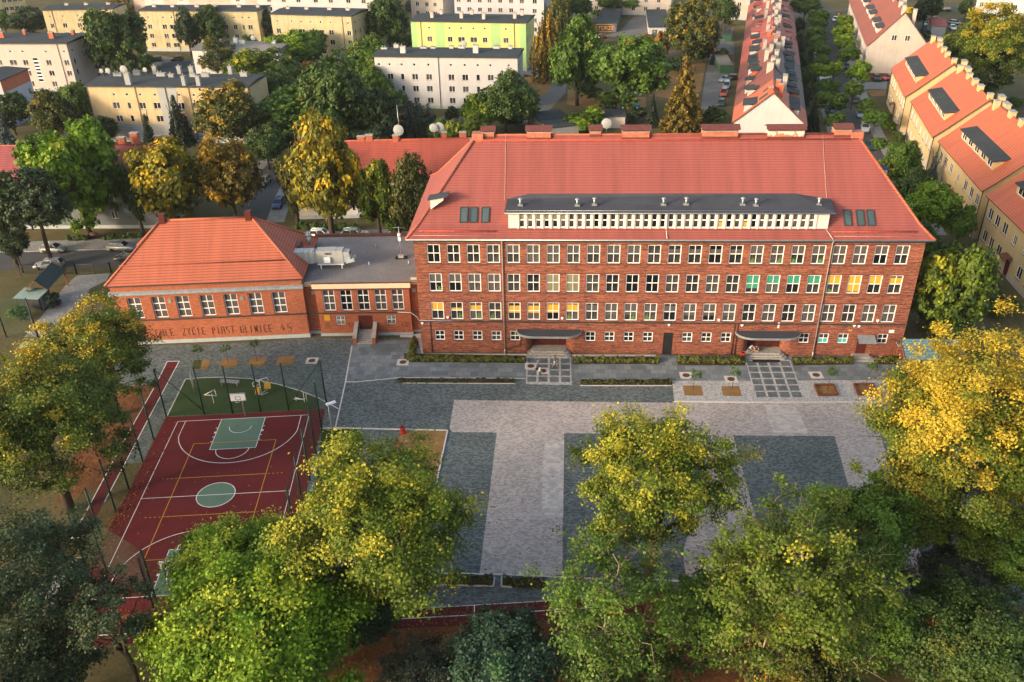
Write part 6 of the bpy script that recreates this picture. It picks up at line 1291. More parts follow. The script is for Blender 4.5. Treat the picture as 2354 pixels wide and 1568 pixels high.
# ---- foreground trees grown limb by limb
def grown_tree(name, label, uc, vc, w, h, mat, bark, nclump, per, lsize, trunk=4.0, seed=0, shape='round', spread=.085, limb=1.0, tintbias=0.0, fork=.42, base=None, tz=.18, dark_inner=0):
    C, r, rz = solve_tree(uc, vc, w, h, trunk); rs = np.random.RandomState(seed)
    r *= 1.06; rz *= 1.06; nclump = int(nclump * 1.25); per = int(per * (1.6 if shape != 'poplar' else 1.8)); lsize *= .66; spread *= .72
    Hh = C.z + rz; t = thing(name, label, 'tree', (C.x, C.y, 0)); cc_ = np.array([0, 0, C.z])
    # main stems
    stems = []; mb = MB(); f_ = Hh * fork; k0 = np.array([rs.uniform(-.4, .4), rs.uniform(-.4, .4), f_]); tr_ = .022 * Hh * limb
    mb.tube([(0, 0, -.1), tuple(k0 * .5 + [.15, .1, 0]), tuple(k0)], tr_ * 1.25, 9, r1=tr_ * .85)
    for s_ in range(7): stems.append((k0 * (s_ / 6), tr_))
    nm = 7 if shape != 'poplar' else 6
    for k in range(nm):
        a = 2 * math.pi * k / nm + rs.uniform(-.3, .3); up_ = rs.uniform(.15, .95) if k else 1.0; rad = (rs.uniform(.45, .72) if k else .08) * r * (1 if up_ < .7 else .6)
        st_ = k0 * rs.uniform(.8, 1.0); e_ = cc_ + np.array([math.cos(a) * rad, math.sin(a) * rad, rz * (up_ * 1.2 - .45)])
        pts = []
        for q in range(8):
            u_ = q / 7; p = st_ * (1 - u_) + e_ * u_; p = p + np.array([0, 0, 1]) * math.sin(math.pi * u_) * .12 * r + rs.normal(0, .035 * r, 3) * (q not in (0,)); pts.append(p); stems.append((p, tr_ * (.62 - .45 * u_)))
        mb.tube([tuple(p) for p in pts], tr_ * .62, 7, r1=tr_ * .16)
    SP = np.array([s_[0] for s_ in stems]); SR = np.array([s_[1] for s_ in stems])
    Cs, Ns, Ts = [], [], []
    cl_ = []
    for k in range(nclump):
        d = sph(rs, 1)[0]
        if d[2] < -.25 and rs.rand() < .75: d[2] *= -.6
        az = math.atan2(d[1], d[0]); lob = .84 + .13 * math.sin(3 * az + seed) * (1 - abs(d[2])) + .12 * math.sin(5 * az + 4 * d[2] + seed * 2.3) + .10 * math.sin(9 * az - 7 * d[2] + seed); rr = rs.uniform(.35, 1.0) ** .5 * lob * rs.uniform(.9, 1.12)
        if shape == 'poplar': rr *= rs.uniform(.75, 1.08)
        c = cc_ + d * np.array([r, r, rz]) * rr; cl_.append((((SP - c) ** 2).sum(1).min(), k, d, rr, c))
    for _, k, d, rr, c in sorted(cl_, key=lambda q: q[:2]):          # nearest twigs first, farther ones fork from them
        j = np.argmin(((SP - c) ** 2).sum(1) + (SP[:, 2] > c[2] + .3) * 6); b0 = SP[j]; v = c - b0; L = np.linalg.norm(v)
        m1 = b0 + v * .35 + np.array([0, 0, .10 * L]) + rs.normal(0, .07 * L, 3); m2 = b0 + v * .72 + np.array([0, 0, .08 * L]) + rs.normal(0, .07 * L, 3)
        SP = np.concatenate([SP, [m1, m2]]); SR = np.concatenate([SR, [SR[j] * .6, SR[j] * .5]])
        br = max(.012, min(SR[j] * .6, .014 * L + .018))
        mb.tube([tuple(b0), tuple(m1), tuple(m2), tuple(c)], br, 4, r1=br * .3, cap=False)
        if shape == 'poplar':
            for q in range(3):
                e_ = c + rs.normal(0, .09 * r, 3) + d * .06 * r; mb.tube([tuple(m2), tuple((m2 + e_) / 2 + rs.normal(0, .04, 3)), tuple(e_)], br * .5, 4, r1=br * .15, cap=False)
        n_ = int(per * rs.uniform(.6, 1.4)); sp = r * spread * rs.uniform(.75, 1.35)
        tt = rs.beta(2, 2, n_)[:, None]; anchor = m2[None] * (1 - tt) + c[None] * tt if shape == 'poplar' else np.repeat(c[None], n_, 0)
        p = anchor + rs.normal(0, sp, (n_, 3)) * np.array([1.15, 1.15, .62]); Cs.append(p); Ns.append(np.tile(d * .7, (n_, 1)))
        Ts.append(rs.normal(.42 + tintbias, .13) + tz * d[2] * rr - .06 * d[0] + rs.normal(0, .05, n_))  # autumn yellow pushed to top and sun side, painting in the low sun
    mb.build('trunk', M[bark], t)
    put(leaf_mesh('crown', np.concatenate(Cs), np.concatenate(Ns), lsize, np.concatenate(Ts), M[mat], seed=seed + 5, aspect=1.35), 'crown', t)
    return t
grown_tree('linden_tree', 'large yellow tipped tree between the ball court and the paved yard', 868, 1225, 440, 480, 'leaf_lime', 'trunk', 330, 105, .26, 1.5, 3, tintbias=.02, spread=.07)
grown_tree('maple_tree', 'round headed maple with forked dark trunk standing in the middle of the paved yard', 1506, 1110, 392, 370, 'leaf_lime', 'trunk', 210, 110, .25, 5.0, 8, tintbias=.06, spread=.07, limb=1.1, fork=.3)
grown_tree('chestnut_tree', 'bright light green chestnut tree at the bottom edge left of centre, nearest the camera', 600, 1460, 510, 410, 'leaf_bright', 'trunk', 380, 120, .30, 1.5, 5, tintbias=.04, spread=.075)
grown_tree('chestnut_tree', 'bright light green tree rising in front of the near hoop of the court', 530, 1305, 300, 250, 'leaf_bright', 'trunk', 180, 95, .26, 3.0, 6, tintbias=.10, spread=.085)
grown_tree('linden_tree', 'large golden topped tree at the left edge beside the running lane', 95, 985, 390, 410, 'leaf_fall_sun', 'trunk', 330, 105, .27, 1.5, 9, tintbias=-.06, spread=.07, tz=.34)
grown_tree('linden_tree', 'yellow crowned tree left of the gym graffiti wall', 228, 815, 262, 276, 'leaf_fall_sun', 'trunk', 220, 95, .27, 1.5, 10, tintbias=-.04, spread=.075, tz=.30)
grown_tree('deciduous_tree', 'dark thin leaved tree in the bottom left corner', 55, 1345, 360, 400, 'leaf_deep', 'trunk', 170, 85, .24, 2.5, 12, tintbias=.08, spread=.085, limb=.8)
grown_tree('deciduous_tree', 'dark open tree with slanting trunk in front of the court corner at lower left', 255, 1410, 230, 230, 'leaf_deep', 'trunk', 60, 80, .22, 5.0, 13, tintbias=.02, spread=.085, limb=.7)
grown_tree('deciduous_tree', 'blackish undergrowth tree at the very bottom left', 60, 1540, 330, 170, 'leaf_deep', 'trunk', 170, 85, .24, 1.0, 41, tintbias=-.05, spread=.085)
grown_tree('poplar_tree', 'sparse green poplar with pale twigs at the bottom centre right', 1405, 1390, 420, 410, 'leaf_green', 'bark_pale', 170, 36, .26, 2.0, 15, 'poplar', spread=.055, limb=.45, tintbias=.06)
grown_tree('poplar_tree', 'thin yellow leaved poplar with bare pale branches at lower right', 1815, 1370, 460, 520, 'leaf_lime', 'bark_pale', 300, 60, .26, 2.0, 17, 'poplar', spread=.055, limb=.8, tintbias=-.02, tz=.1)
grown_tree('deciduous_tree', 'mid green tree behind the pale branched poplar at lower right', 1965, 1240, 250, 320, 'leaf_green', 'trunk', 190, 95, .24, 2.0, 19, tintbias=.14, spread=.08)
grown_tree('maple_tree', 'huge golden yellow tree at the right edge in front of the school corner', 2230, 1035, 470, 600, 'leaf_fall_sun', 'trunk', 480, 150, .23, 1.5, 21, tintbias=.02, spread=.065, tz=.40)
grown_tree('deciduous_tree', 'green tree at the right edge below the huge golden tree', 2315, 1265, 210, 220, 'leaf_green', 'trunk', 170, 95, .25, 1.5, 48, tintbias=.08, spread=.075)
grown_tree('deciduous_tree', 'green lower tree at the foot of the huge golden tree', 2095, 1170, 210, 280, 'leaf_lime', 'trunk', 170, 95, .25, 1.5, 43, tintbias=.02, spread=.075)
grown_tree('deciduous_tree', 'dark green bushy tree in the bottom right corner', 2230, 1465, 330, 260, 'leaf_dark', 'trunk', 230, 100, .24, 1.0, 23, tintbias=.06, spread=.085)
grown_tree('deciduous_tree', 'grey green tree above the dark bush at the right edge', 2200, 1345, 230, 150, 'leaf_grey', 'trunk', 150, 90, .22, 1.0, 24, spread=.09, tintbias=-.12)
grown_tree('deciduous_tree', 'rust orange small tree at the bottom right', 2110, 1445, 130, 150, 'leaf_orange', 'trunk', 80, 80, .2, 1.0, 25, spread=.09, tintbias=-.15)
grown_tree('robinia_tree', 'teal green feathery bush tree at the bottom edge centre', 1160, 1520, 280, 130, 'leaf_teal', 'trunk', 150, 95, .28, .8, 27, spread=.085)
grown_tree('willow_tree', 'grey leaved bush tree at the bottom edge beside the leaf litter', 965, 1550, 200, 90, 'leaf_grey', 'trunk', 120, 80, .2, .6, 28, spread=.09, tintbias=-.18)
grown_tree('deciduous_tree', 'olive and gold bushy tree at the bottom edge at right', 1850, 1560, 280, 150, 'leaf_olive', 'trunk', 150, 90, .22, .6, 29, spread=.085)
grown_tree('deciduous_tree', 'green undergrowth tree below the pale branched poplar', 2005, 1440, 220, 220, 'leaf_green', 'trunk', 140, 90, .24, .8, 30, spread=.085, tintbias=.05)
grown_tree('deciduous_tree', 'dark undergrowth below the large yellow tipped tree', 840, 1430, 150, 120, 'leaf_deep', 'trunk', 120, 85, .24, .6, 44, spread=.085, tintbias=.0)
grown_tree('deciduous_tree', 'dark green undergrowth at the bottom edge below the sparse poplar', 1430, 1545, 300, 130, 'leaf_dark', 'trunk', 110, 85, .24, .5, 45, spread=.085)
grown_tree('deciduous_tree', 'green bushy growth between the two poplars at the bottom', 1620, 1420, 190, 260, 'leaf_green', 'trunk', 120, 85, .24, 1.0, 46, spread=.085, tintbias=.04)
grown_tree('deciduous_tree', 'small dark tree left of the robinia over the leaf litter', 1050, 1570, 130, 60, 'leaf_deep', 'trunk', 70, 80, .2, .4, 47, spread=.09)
grown_tree('deciduous_tree', 'huge dark tree with golden upper left flank in the upper right corner', 2280, 118, 186, 216, 'leaf_fall_sun', 'trunk', 330, 110, .50, 2.0, 50, tintbias=-.10, spread=.07, tz=.40)
# ---- hedges
def hedge(label, pts, w, h, mat, group=None, dens=230, name='hedge', cat='hedge'):
    P0, P1 = pts[0], pts[-1]; L = (P1 - P0).length; t = thing(name, label, cat, (P0 + P1) / 2, math.atan2(P1.y - P0.y, P1.x - P0.x), group); t.location.z = 0
    rs = np.random.RandomState(int(L * 100)); n = int(dens * L * w * max(.6, h)); p = rs.uniform(-1, 1, (n, 3)); z = rs.uniform(.04, 1, n) ** .65
    hv = h * (.8 + .22 * np.sin(p[:, 0] * L * 1.3) + .12 * np.sin(p[:, 0] * L * 3.7 + 1)); wv = w / 2 * (.85 + .25 * np.sin(p[:, 0] * L * 1.9 + 2) + .1 * np.sin(p[:, 0] * L * 5))
    C = np.stack([p[:, 0] * L / 2, p[:, 1] * wv, z * hv * (1 - .35 * p[:, 1] ** 2)], 1); Nn = np.stack([p[:, 0] * .2, p[:, 1], z * .6], 1)
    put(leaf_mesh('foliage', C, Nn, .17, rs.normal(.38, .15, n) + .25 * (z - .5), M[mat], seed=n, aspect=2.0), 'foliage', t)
    return t
gg = lambda fn, *q: [G(fn(*p)) for p in q]
hg = 'hedges at the foot of the school wall'
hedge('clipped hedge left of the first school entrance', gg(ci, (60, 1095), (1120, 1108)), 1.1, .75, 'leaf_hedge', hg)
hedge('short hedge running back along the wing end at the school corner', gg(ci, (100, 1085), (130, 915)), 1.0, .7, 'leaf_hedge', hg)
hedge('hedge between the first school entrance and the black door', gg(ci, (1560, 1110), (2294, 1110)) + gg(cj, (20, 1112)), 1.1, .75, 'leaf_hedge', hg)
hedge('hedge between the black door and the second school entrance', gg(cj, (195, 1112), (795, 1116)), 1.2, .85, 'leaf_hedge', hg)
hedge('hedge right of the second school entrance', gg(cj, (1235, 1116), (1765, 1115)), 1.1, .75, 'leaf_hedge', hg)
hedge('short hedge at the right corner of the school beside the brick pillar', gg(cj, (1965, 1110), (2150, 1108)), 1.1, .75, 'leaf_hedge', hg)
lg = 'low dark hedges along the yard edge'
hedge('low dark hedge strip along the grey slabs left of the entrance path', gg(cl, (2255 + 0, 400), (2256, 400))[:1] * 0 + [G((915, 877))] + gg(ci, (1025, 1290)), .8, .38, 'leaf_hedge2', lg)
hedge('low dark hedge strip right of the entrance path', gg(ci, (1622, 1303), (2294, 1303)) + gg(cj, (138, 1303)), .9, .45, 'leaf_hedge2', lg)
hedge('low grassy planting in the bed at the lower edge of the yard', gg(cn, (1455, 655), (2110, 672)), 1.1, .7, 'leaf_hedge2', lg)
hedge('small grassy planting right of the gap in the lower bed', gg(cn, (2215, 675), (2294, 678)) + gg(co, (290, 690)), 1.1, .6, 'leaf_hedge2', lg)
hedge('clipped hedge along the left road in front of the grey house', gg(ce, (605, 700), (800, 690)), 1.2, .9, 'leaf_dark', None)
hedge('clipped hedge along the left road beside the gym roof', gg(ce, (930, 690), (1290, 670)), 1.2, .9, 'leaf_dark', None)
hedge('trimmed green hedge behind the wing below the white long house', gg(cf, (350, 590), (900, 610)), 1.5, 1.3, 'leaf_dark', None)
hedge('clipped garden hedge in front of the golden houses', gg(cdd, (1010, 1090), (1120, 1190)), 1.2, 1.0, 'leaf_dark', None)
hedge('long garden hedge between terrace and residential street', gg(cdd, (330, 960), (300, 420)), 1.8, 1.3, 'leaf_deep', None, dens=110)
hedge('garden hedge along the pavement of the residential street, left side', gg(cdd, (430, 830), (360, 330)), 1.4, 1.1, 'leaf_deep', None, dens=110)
hedge('hedge beside the garage yard exit', gg(cc, (1165, 110), (1230, 70)), 1.5, 1.2, 'leaf_green', None)
# saplings in the tree pits
def sapling(label, base, topv, lean=0):
    P = G(base); H = HT(P, topv); t = thing('sapling', label, 'young tree', P, 0, 'saplings in the square pits'); rs = np.random.RandomState(int(base[0]))
    mb = MB(); mb.tube([(0, 0, 0), (.05, 0, H * .5), (lean, .02, H * .95)], .035, 6, r1=.015); C = []
    for k in range(6):
        a = k * 1.2; z = H * rs.uniform(.6, .9); e_ = (lean * z / H + math.cos(a) * .45, math.sin(a) * .4, z + .4); mb.tube([(lean * z / H, 0, z), e_], .014, 4, r1=.006); C.append(np.array(e_) + rs.normal(0, .14, (24, 3)))
    mb.build('trunk', M['trunk'], t); C = np.concatenate(C); put(leaf_mesh('crown', C, sph(rs, len(C)), .15, rs.uniform(.1, .6, len(C)), M['leaf_green'], seed=3), 'crown', t)
for lb, b_, t_, l_ in (('sapling in the leftmost pit beside the climbing ladder', cl(895, 235), cl(878, 98)[1], .1), ('sapling in the second pit from the left behind the exercise lawn', cl(1150, 225), cl(1125, 88)[1], .1), ('sapling in the third pit from the left, taller and leaning', cl(1405, 215), cl(1385, 32)[1], .1), ('sapling with drooping leaves left of the chequered carpet, outer pit', cj(330, 1370), cj(330, 1215)[1], .3), ('sapling left of the chequered carpet, pit next to it', cj(680, 1360), cj(690, 1175)[1], .2), ('stout sapling in the timber edged pit right of the chequered carpet', cj(1535, 1370), cj(1550, 1175)[1], .2), ('leaning sapling in the timber edged pit near the pergola', cj(1870, 1365), cj(1895, 1145)[1], .4)):
    sapling(lb, b_, t_, l_)

# fallen leaves drifted on lawns, court edges and paving
rs = np.random.RandomState(77); Cf = []
for c_, sg, n_ in ((CP(-2.2, 20), (.8, 7), 800), (CP(6, 29.6), (9, .8), 700), (CP(8, 15), (6, 9), 140), (G(cn(1700, 800)), (5, 2), 300), (G(cn(1700, 1200)), (6, 2.5), 900), (G(co(1300, 900)), (9, 3), 900), (G(cq(1000, 900)), (6, 8), 260), (G(cr(500, 700)), (7, 5), 380), (G(ct(400, 500)), (6, 4), 300)):
    Cf.append(np.stack([rs.normal(c_.x, sg[0], n_), rs.normal(c_.y, sg[1], n_), np.full(n_, .05)], 1))
Cf = np.concatenate(Cf); o = put(leaf_mesh('fallen_leaves', Cf, np.tile([0, 0, 2.5], (len(Cf), 1)), .13, rs.uniform(0, .55, len(Cf)), M['leaf_orange'], seed=4), 'fallen_leaves'); tag(o, 'scattered brown fallen leaves on the court edges and paving', 'leaves', None, 'stuff')
# ---------------------------------------------------------------- cars
def carpaint(name, c, metal=.4):
    mt, nt, b = new_mat(name); b.inputs['Base Color'].default_value = (*c, 1); b.inputs['Metallic'].default_value = metal; b.inputs['Roughness'].default_value = .32
    b.inputs['Coat Weight'].default_value = .5; b.inputs['Coat Roughness'].default_value = .08; return mt
PAINT = {'silver': carpaint('silver_car_paint', (.33, .36, .39)), 'white': carpaint('white_car_paint', (.72, .72, .72), 0), 'black': carpaint('black_car_paint', (.015, .016, .018), .2), 'blue': carpaint('blue_car_paint', (.02, .06, .16)),
         'red': carpaint('red_car_paint', (.38, .03, .03), .1), 'green': carpaint('dark_green_car_paint', (.018, .045, .045)), 'grey': carpaint('grey_car_paint', (.15, .16, .165)), 'beige': carpaint('beige_car_paint', (.40, .39, .34)), 'teal': carpaint('teal_car_paint', (.25, .36, .37)),
         'orange': carpaint('orange_red_car_paint', (.50, .10, .05), .1), 'brown': carpaint('brown_van_paint', (.20, .13, .07), 0), 'yellow': carpaint('yellow_machine_paint', (.60, .36, .02), 0)}
M['carglass'] = glassmat('car_window', (.012, .016, .018), (.03, .04, .045), .05)
M['lamp'] = flat('clear_lamp', (.7, .7, .68), .15); M['tail'] = flat('red_lamp', (.35, .01, .01), .2); M['rim'] = flat('alloy_rim', (.4, .4, .41), .35, .6)
KIND = {  # length, width, height, belt, [x of windscreen base, roof front, roof rear, rear glass base] from the middle, hood height, tail height
 'hatch': (4.1, 1.74, 1.48, .92, (.95, .25, -1.55, -1.98), .90, .95), 'sedan': (4.5, 1.76, 1.43, .92, (.95, .2, -1.05, -1.65), .88, .98), 'wagon': (4.6, 1.78, 1.48, .93, (1.0, .3, -1.75, -2.2), .90, .96), 'van': (4.6, 1.85, 1.85, 1.02, (1.35, .75, -1.95, -2.22), 1.02, 1.05), 'suv': (4.4, 1.83, 1.68, 1.05, (1.0, .4, -1.7, -2.1), 1.02, 1.08)}
_car = {}
def car_meshes(kind):
    if kind in _car: return _car[kind]
    L, W, H, bz, (wx, rf, rr, rb), hz, tz = KIND[kind]; h = L / 2; w = W / 2
    st = [(-h, .55, .45, .80), (-h + .06, .30, tz - .12, .92), (-h + .35, .22, tz, .98), (rb, .2, tz, 1), (0, .2, bz, 1), (wx, .2, hz + .03, 1), (h - .75, .2, hz - .06, .98), (h - .25, .24, hz - .17, .93), (h - .04, .3, hz - .30, .84), (h, .42, .52, .76)]
    mb = MB(); ks = []
    for x, z0, z1, f in st:
        z1 = max(z1, z0 + .06); y = w * f; zz = z0 + (z1 - z0) * .45
        ring = [(-y * .90, z0), (-y, zz), (-y * .97, z1 - .05), (-y * .86, z1), (y * .86, z1), (y * .97, z1 - .05), (y, zz), (y * .90, z0)]
        ks.append(len(mb.v)); mb.v += [(x, a, b) for a, b in ring]
    for a, b in zip(ks, ks[1:]):
        for q in range(8): mb.f.append((a + q, b + q, b + (q + 1) % 8, a + (q + 1) % 8)); mb.mi.append(0); mb.sm.append(q not in (7,))
    mb.f.append(tuple(ks[0] + q for q in range(8))); mb.f.append(tuple(ks[-1] + q for q in range(8))[::-1]); mb.mi += [0, 0]; mb.sm += [False, False]
    yb, yt = w * .87, w * .68
    bt = {'f': (wx, hz), 'r': (rb, tz - .01)}; zt = H
    # roof with a slight crown and four pillars
    R4 = [(rf, -yt, zt - .04), (rf, yt, zt - .04), (rr, yt, zt - .05), (rr, -yt, zt - .05)]; xm = (rf + rr) / 2
    mb.face([R4[3], R4[0], (xm + .2, 0, zt + .02)], 0, True); mb.face([R4[0], R4[1], (xm + .2, 0, zt + .02)], 0, True); mb.face([R4[1], R4[2], (xm + .2, 0, zt + .02)], 0, True); mb.face([R4[2], R4[3], (xm + .2, 0, zt + .02)], 0, True)
    for s in (-1, 1):
        for a, b in (((wx, s * yb, hz), (rf, s * yt, zt - .04)), ((rb, s * yb, tz), (rr, s * yt, zt - .05)), (((wx + rb) / 2, s * yb * 1.005, bz), (xm, s * yt, zt - .04))): mb.tube([a, b], .05, 5)
        mb.tube([(rf, s * yt, zt - .05), (rr, s * yt, zt - .05)], .05, 5)
        mb.box(wx - .35, wx - .15, s * (w + .02) - .08, s * (w + .02) + .08, bz - .02, bz + .12)
    body = mb.mesh('body', [PAINT['silver']])
    g = MB(); A = [(wx, -yb, hz), (wx, yb, hz), (rf, yt, zt - .05), (rf, -yt, zt - .05)]; g.face(A)
    g.face([(rb, yb, tz), (rb, -yb, tz), (rr, -yt, zt - .06), (rr, yt, zt - .06)])
    for s in (-1, 1):
        q = [(wx, s * yb, hz), (rb, s * yb, tz), (rr, s * yt, zt - .05), (rf, s * yt, zt - .05)]; g.face(q if s < 0 else q[::-1])
    gl = g.mesh('windows', [M['carglass']])
    t = MB()
    for q in range(12):
        pass
    n = 16; prof = [(.19, -.10), (.31, -.10), (.32, -.06), (.32, .06), (.31, .10), (.19, .10)]
    t.lathe(prof, n); ty = t.mesh('tyre', [M['black']])
    r_ = MB(); r_.lathe([(.02, -.09), (.2, -.085), (.2, .085), (.02, .09)], 12); ri = r_.mesh('rim', [M['rim']])
    hl = MB(); hl.hexa([(-.12, -.18, -.07), (.05, -.14, -.07), (.05, .14, -.07), (-.12, .18, -.07)], [(-.16, -.18, .07), (-.02, -.14, .07), (-.02, .14, .07), (-.16, .18, .07)]); hm = hl.mesh('headlight', [M['lamp']])
    tl_ = MB(); tl_.box(-.04, .05, -.13, .13, -.1, .12); tm = tl_.mesh('tail_light', [M['tail']])
    _car[kind] = (body, gl, ty, ri, hm, tm); return _car[kind]
def car(label, rear, front, kind='hatch', color='silver', group='parked cars', z=0):
    A, B = G(rear, z), G(front, z); d = B - A; an = math.atan2(d.y, d.x); P = (A + B) / 2
    L, W, H, bz, xs, hz, tz = KIND[kind]; b, g, ty, ri, hm, tm = car_meshes(kind)
    t = thing('parked_car', label, 'car' if kind != 'van' else 'van', P, an, group)
    bo = put(b, 'body', t); bo.material_slots[0].link = 'OBJECT'; bo.material_slots[0].material = PAINT[color]
    put(g, 'windows', t)
    for sx in (1, -1):
        for sy in (1, -1):
            w_ = put(ty, 'wheel', t, (sx * L * .31, sy * (W / 2 - .09), .32)); w_.rotation_euler.x = math.pi / 2; put(ri, 'rim', w_)
    for sy in (1, -1):
        put(hm, 'headlight', t, (L / 2 - .08, sy * W * .33, hz - .33)); put(tm, 'tail_light', t, (-L / 2 + .02, sy * W * .36, tz - .22))
    return t
for e in [('silver hatchback parked on the pavement of the left road, left of the silver wagon', ce(370, 800), ce(610, 800), 'hatch', 'silver'), ('silver wagon parked on the left road pavement beside the gym roof', ce(985, 783), ce(1210, 783), 'wagon', 'silver'),
          ('silver grey wagon parked behind the black yard gate and carport', ce(560, 935), ce(330, 950), 'wagon', 'silver'), ('dark car half hidden behind the gym roof edge', ce(1190, 870), ce(1110, 876), 'hatch', 'black'),
          ('beige hatchback driving down the side street toward the gym', cf(105, 165), cf(42, 222), 'hatch', 'beige'), ('dark blue hatchback in the side street nearer the gym', cf(235, 360), cf(180, 428), 'hatch', 'blue'), ('black sedan under the trees at the top of the side street', cb(150, 1348), cb(5, 1352), 'sedan', 'black'),
          ('white car right behind the gym roof corner at the wing', cf(520, 672), cf(660, 670), 'hatch', 'white'), ('teal silver car behind the middle of the wing roof', cf(800, 668), cf(985, 666), 'wagon', 'teal'), ('white car with a dark roof box near the school corner behind the wing', cf(1385, 652), cf(1235, 656), 'suv', 'white'),
          ('white hatchback at the foot of the lemon yellow block', cc(325, 638), cc(185, 640), 'hatch', 'white'), ('grey green small car in front of the white hatchback by the birch', cc(328, 705), cc(200, 708), 'hatch', 'teal'), ('silver sedan on the path behind the school ridge', cc(322, 1108), cc(185, 1112), 'sedan', 'silver'),
          ('silver green car parked left of the long garages', cc(760, 95), cc(745, 125), 'hatch', 'teal'), ('dark car parked beside the silver green car left of the garages', cc(705, 90), cc(695, 118), 'hatch', 'black'), ('pale car partly behind the bush at the garages', cc(815, 100), cc(860, 88), 'hatch', 'silver'), ('black car at the far end of the garage yard', cc(1075, 128), cc(1115, 132), 'hatch', 'black'),
          ('teal van behind the white garages', cc(1410, 60), cc(1375, 80), 'van', 'teal'), ('red car half hidden by the tree beside the mural', cc(785, 350), cc(815, 345), 'hatch', 'red'), ('silver sedan parked across at the upper end of the back lane row', cv(205, 575), cv(150, 592), 'sedan', 'silver'), ('dark car behind the silver sedan in the back lane', cv(235, 572), cv(195, 572), 'hatch', 'black'),
          ('silver van in the back lane between sedan and red car', cv(195, 610), cv(182, 655), 'van', 'silver'), ('red orange van in the back lane', cv(170, 660), cv(163, 708), 'van', 'orange'), ('dark green car at the near end of the back lane', cv(158, 735), cv(146, 775), 'hatch', 'green'),
          ('white car with a black windscreen on the residential street nearest the school roof', cdd(862, 1130), cdd(868, 1215), 'suv', 'white'), ('pale silver sedan on the residential street behind the white car', cdd(820, 1005), cdd(832, 1085), 'sedan', 'silver'), ('grey car seen from behind on the residential street', cdd(780, 945), cdd(790, 885), 'hatch', 'grey'), ('dark green car beside the school roof hip on the residential street', cdd(893, 1290), cdd(928, 1380), 'hatch', 'green'),
          ('silver car under the dome tree by the bare cream gable', cdd(710, 655), cdd(738, 718), 'sedan', 'silver'), ('dark blue car behind the silver car on the residential street', cdd(692, 595), cdd(700, 635), 'hatch', 'blue'), ('black car parked at the foot of the bare cream gable', cdd(950, 700), cdd(985, 748), 'suv', 'black'), ('red car tucked between the cream gable and the golden row', cdd(1115, 712), cdd(1040, 726), 'hatch', 'red'),
          ('white car near the upper junction of the residential street', cdd(410, 185), cdd(398, 225), 'hatch', 'white'), ('white car beside the yellow road sign', cdd(612, 170), cdd(590, 210), 'hatch', 'white'), ('white car under the left row of street trees', cdd(540, 708), cdd(475, 725), 'hatch', 'white'), ('blue car under the biggest dome of the left row', cdd(545, 1000), cdd(555, 1025), 'hatch', 'blue'),
          ('black estate car in the top right parking, leftmost', cdd(1385, 180), cdd(1290, 172), 'wagon', 'black'), ('red car in the top right parking', cdd(1450, 185), cdd(1560, 190), 'hatch', 'red'), ('silver green car in front of the red car at upper right', cdd(1480, 228), cdd(1395, 240), 'wagon', 'teal'), ('silver estate car in the top right parking, rightmost', cdd(1640, 215), cdd(1710, 225), 'wagon', 'silver'), ('dark car behind the white kerb line at upper right', cdd(1620, 105), cdd(1550, 98), 'hatch', 'black'), ('white car right of the kiosk at upper right', cdd(1640, 255), cdd(1665, 275), 'hatch', 'white'),
          ('dark green car on the right pavement under the big yellow green tree', ck(1895, 1190), ck(1915, 1265), 'hatch', 'green'), ('dark car parked by the aged yellow block, left', ca(1440, 548), ca(1350, 552), 'hatch', 'black'), ('dark teal car parked by the aged yellow block, right', ca(1625, 545), ca(1550, 548), 'hatch', 'green'), ('brown van under the tall dark tree at upper left', ca(1165, 560), ca(1150, 610), 'van', 'brown'), ('yellow works vehicle beside the brown van', ca(1335, 605), ca(1260, 612), 'van', 'yellow')]:
    car(*e)
# ---------------------------------------------------------------- garages, sheds, kiosks
def shed(name, label, pts, H, wall, roofm, cat='garage', ridge=0, doors=0, drop=0):
    """pts: four ground points front-left, front-right, back-right, back-left"""
    P0 = Vector(pts[0]); ux = (Vector(pts[1]) - P0).normalized(); uy = Vector((-ux.y, ux.x, 0)); W = (Vector(pts[1]) - P0).length; D = max(2.5, (Vector(pts[2]) - Vector(pts[1])).dot(uy))
    t = thing(name, label, cat, (P0.x, P0.y, 0), math.atan2(ux.y, ux.x)); mb = MB(); zb = H - drop
    mb.hexa([(0, 0, 0), (W, 0, 0), (W, D, 0), (0, D, 0)], [(0, 0, H), (W, 0, H), (W, D, zb), (0, D, zb)]); mb.build('wall', M[wall], t)
    mb = MB(); o = .25
    if ridge: 
        q = [(-o, -o, H + .02), (W + o, -o, H + .02), (W + o, D + o, zb + .02), (-o, D + o, zb + .02)]; r0, r1 = (-o, D / 2, H + ridge), (W + o, D / 2, H + ridge); mb.face([q[0], q[1], r1, r0]); mb.face([r0, r1, q[2], q[3]]); mb.face([q[1], q[2], r1]); mb.face([q[3], q[0], r0])
    else:
        n_ = max(1, int(D / 6))
        for k in range(n_):
            y0, y1 = (D + 2 * o) * k / n_ - o, (D + 2 * o) * (k + 1) / n_ - o - .02; h_ = H + (zb - H) * k / n_ + .06 * (k % 2)
            mb.box(-o, W + o, y0, y1, h_ + .005, h_ + .16)
    mb.build('roof', M[roofm], t)
    for k in range(doors):
        y0 = D * (k + .12) / doors; mb = MB(); mb.box(W + .002, W + .06, y0, y0 + D / doors * .76, .1, H * .82 - drop * .5); mb.build('garage_door', M['green_wood'], t)
    return t, W, D
H_ = 2.7
g1, gW, gD = shed('garage_row', 'long row of dark roofed garages with a painted mural on its front', [G(cc(748, 212), H_), G(cc(938, 214), H_), G(cc(1072, 82), H_), G(cc(870, 85), H_)], H_, 'concrete', 'felt', doors=9)
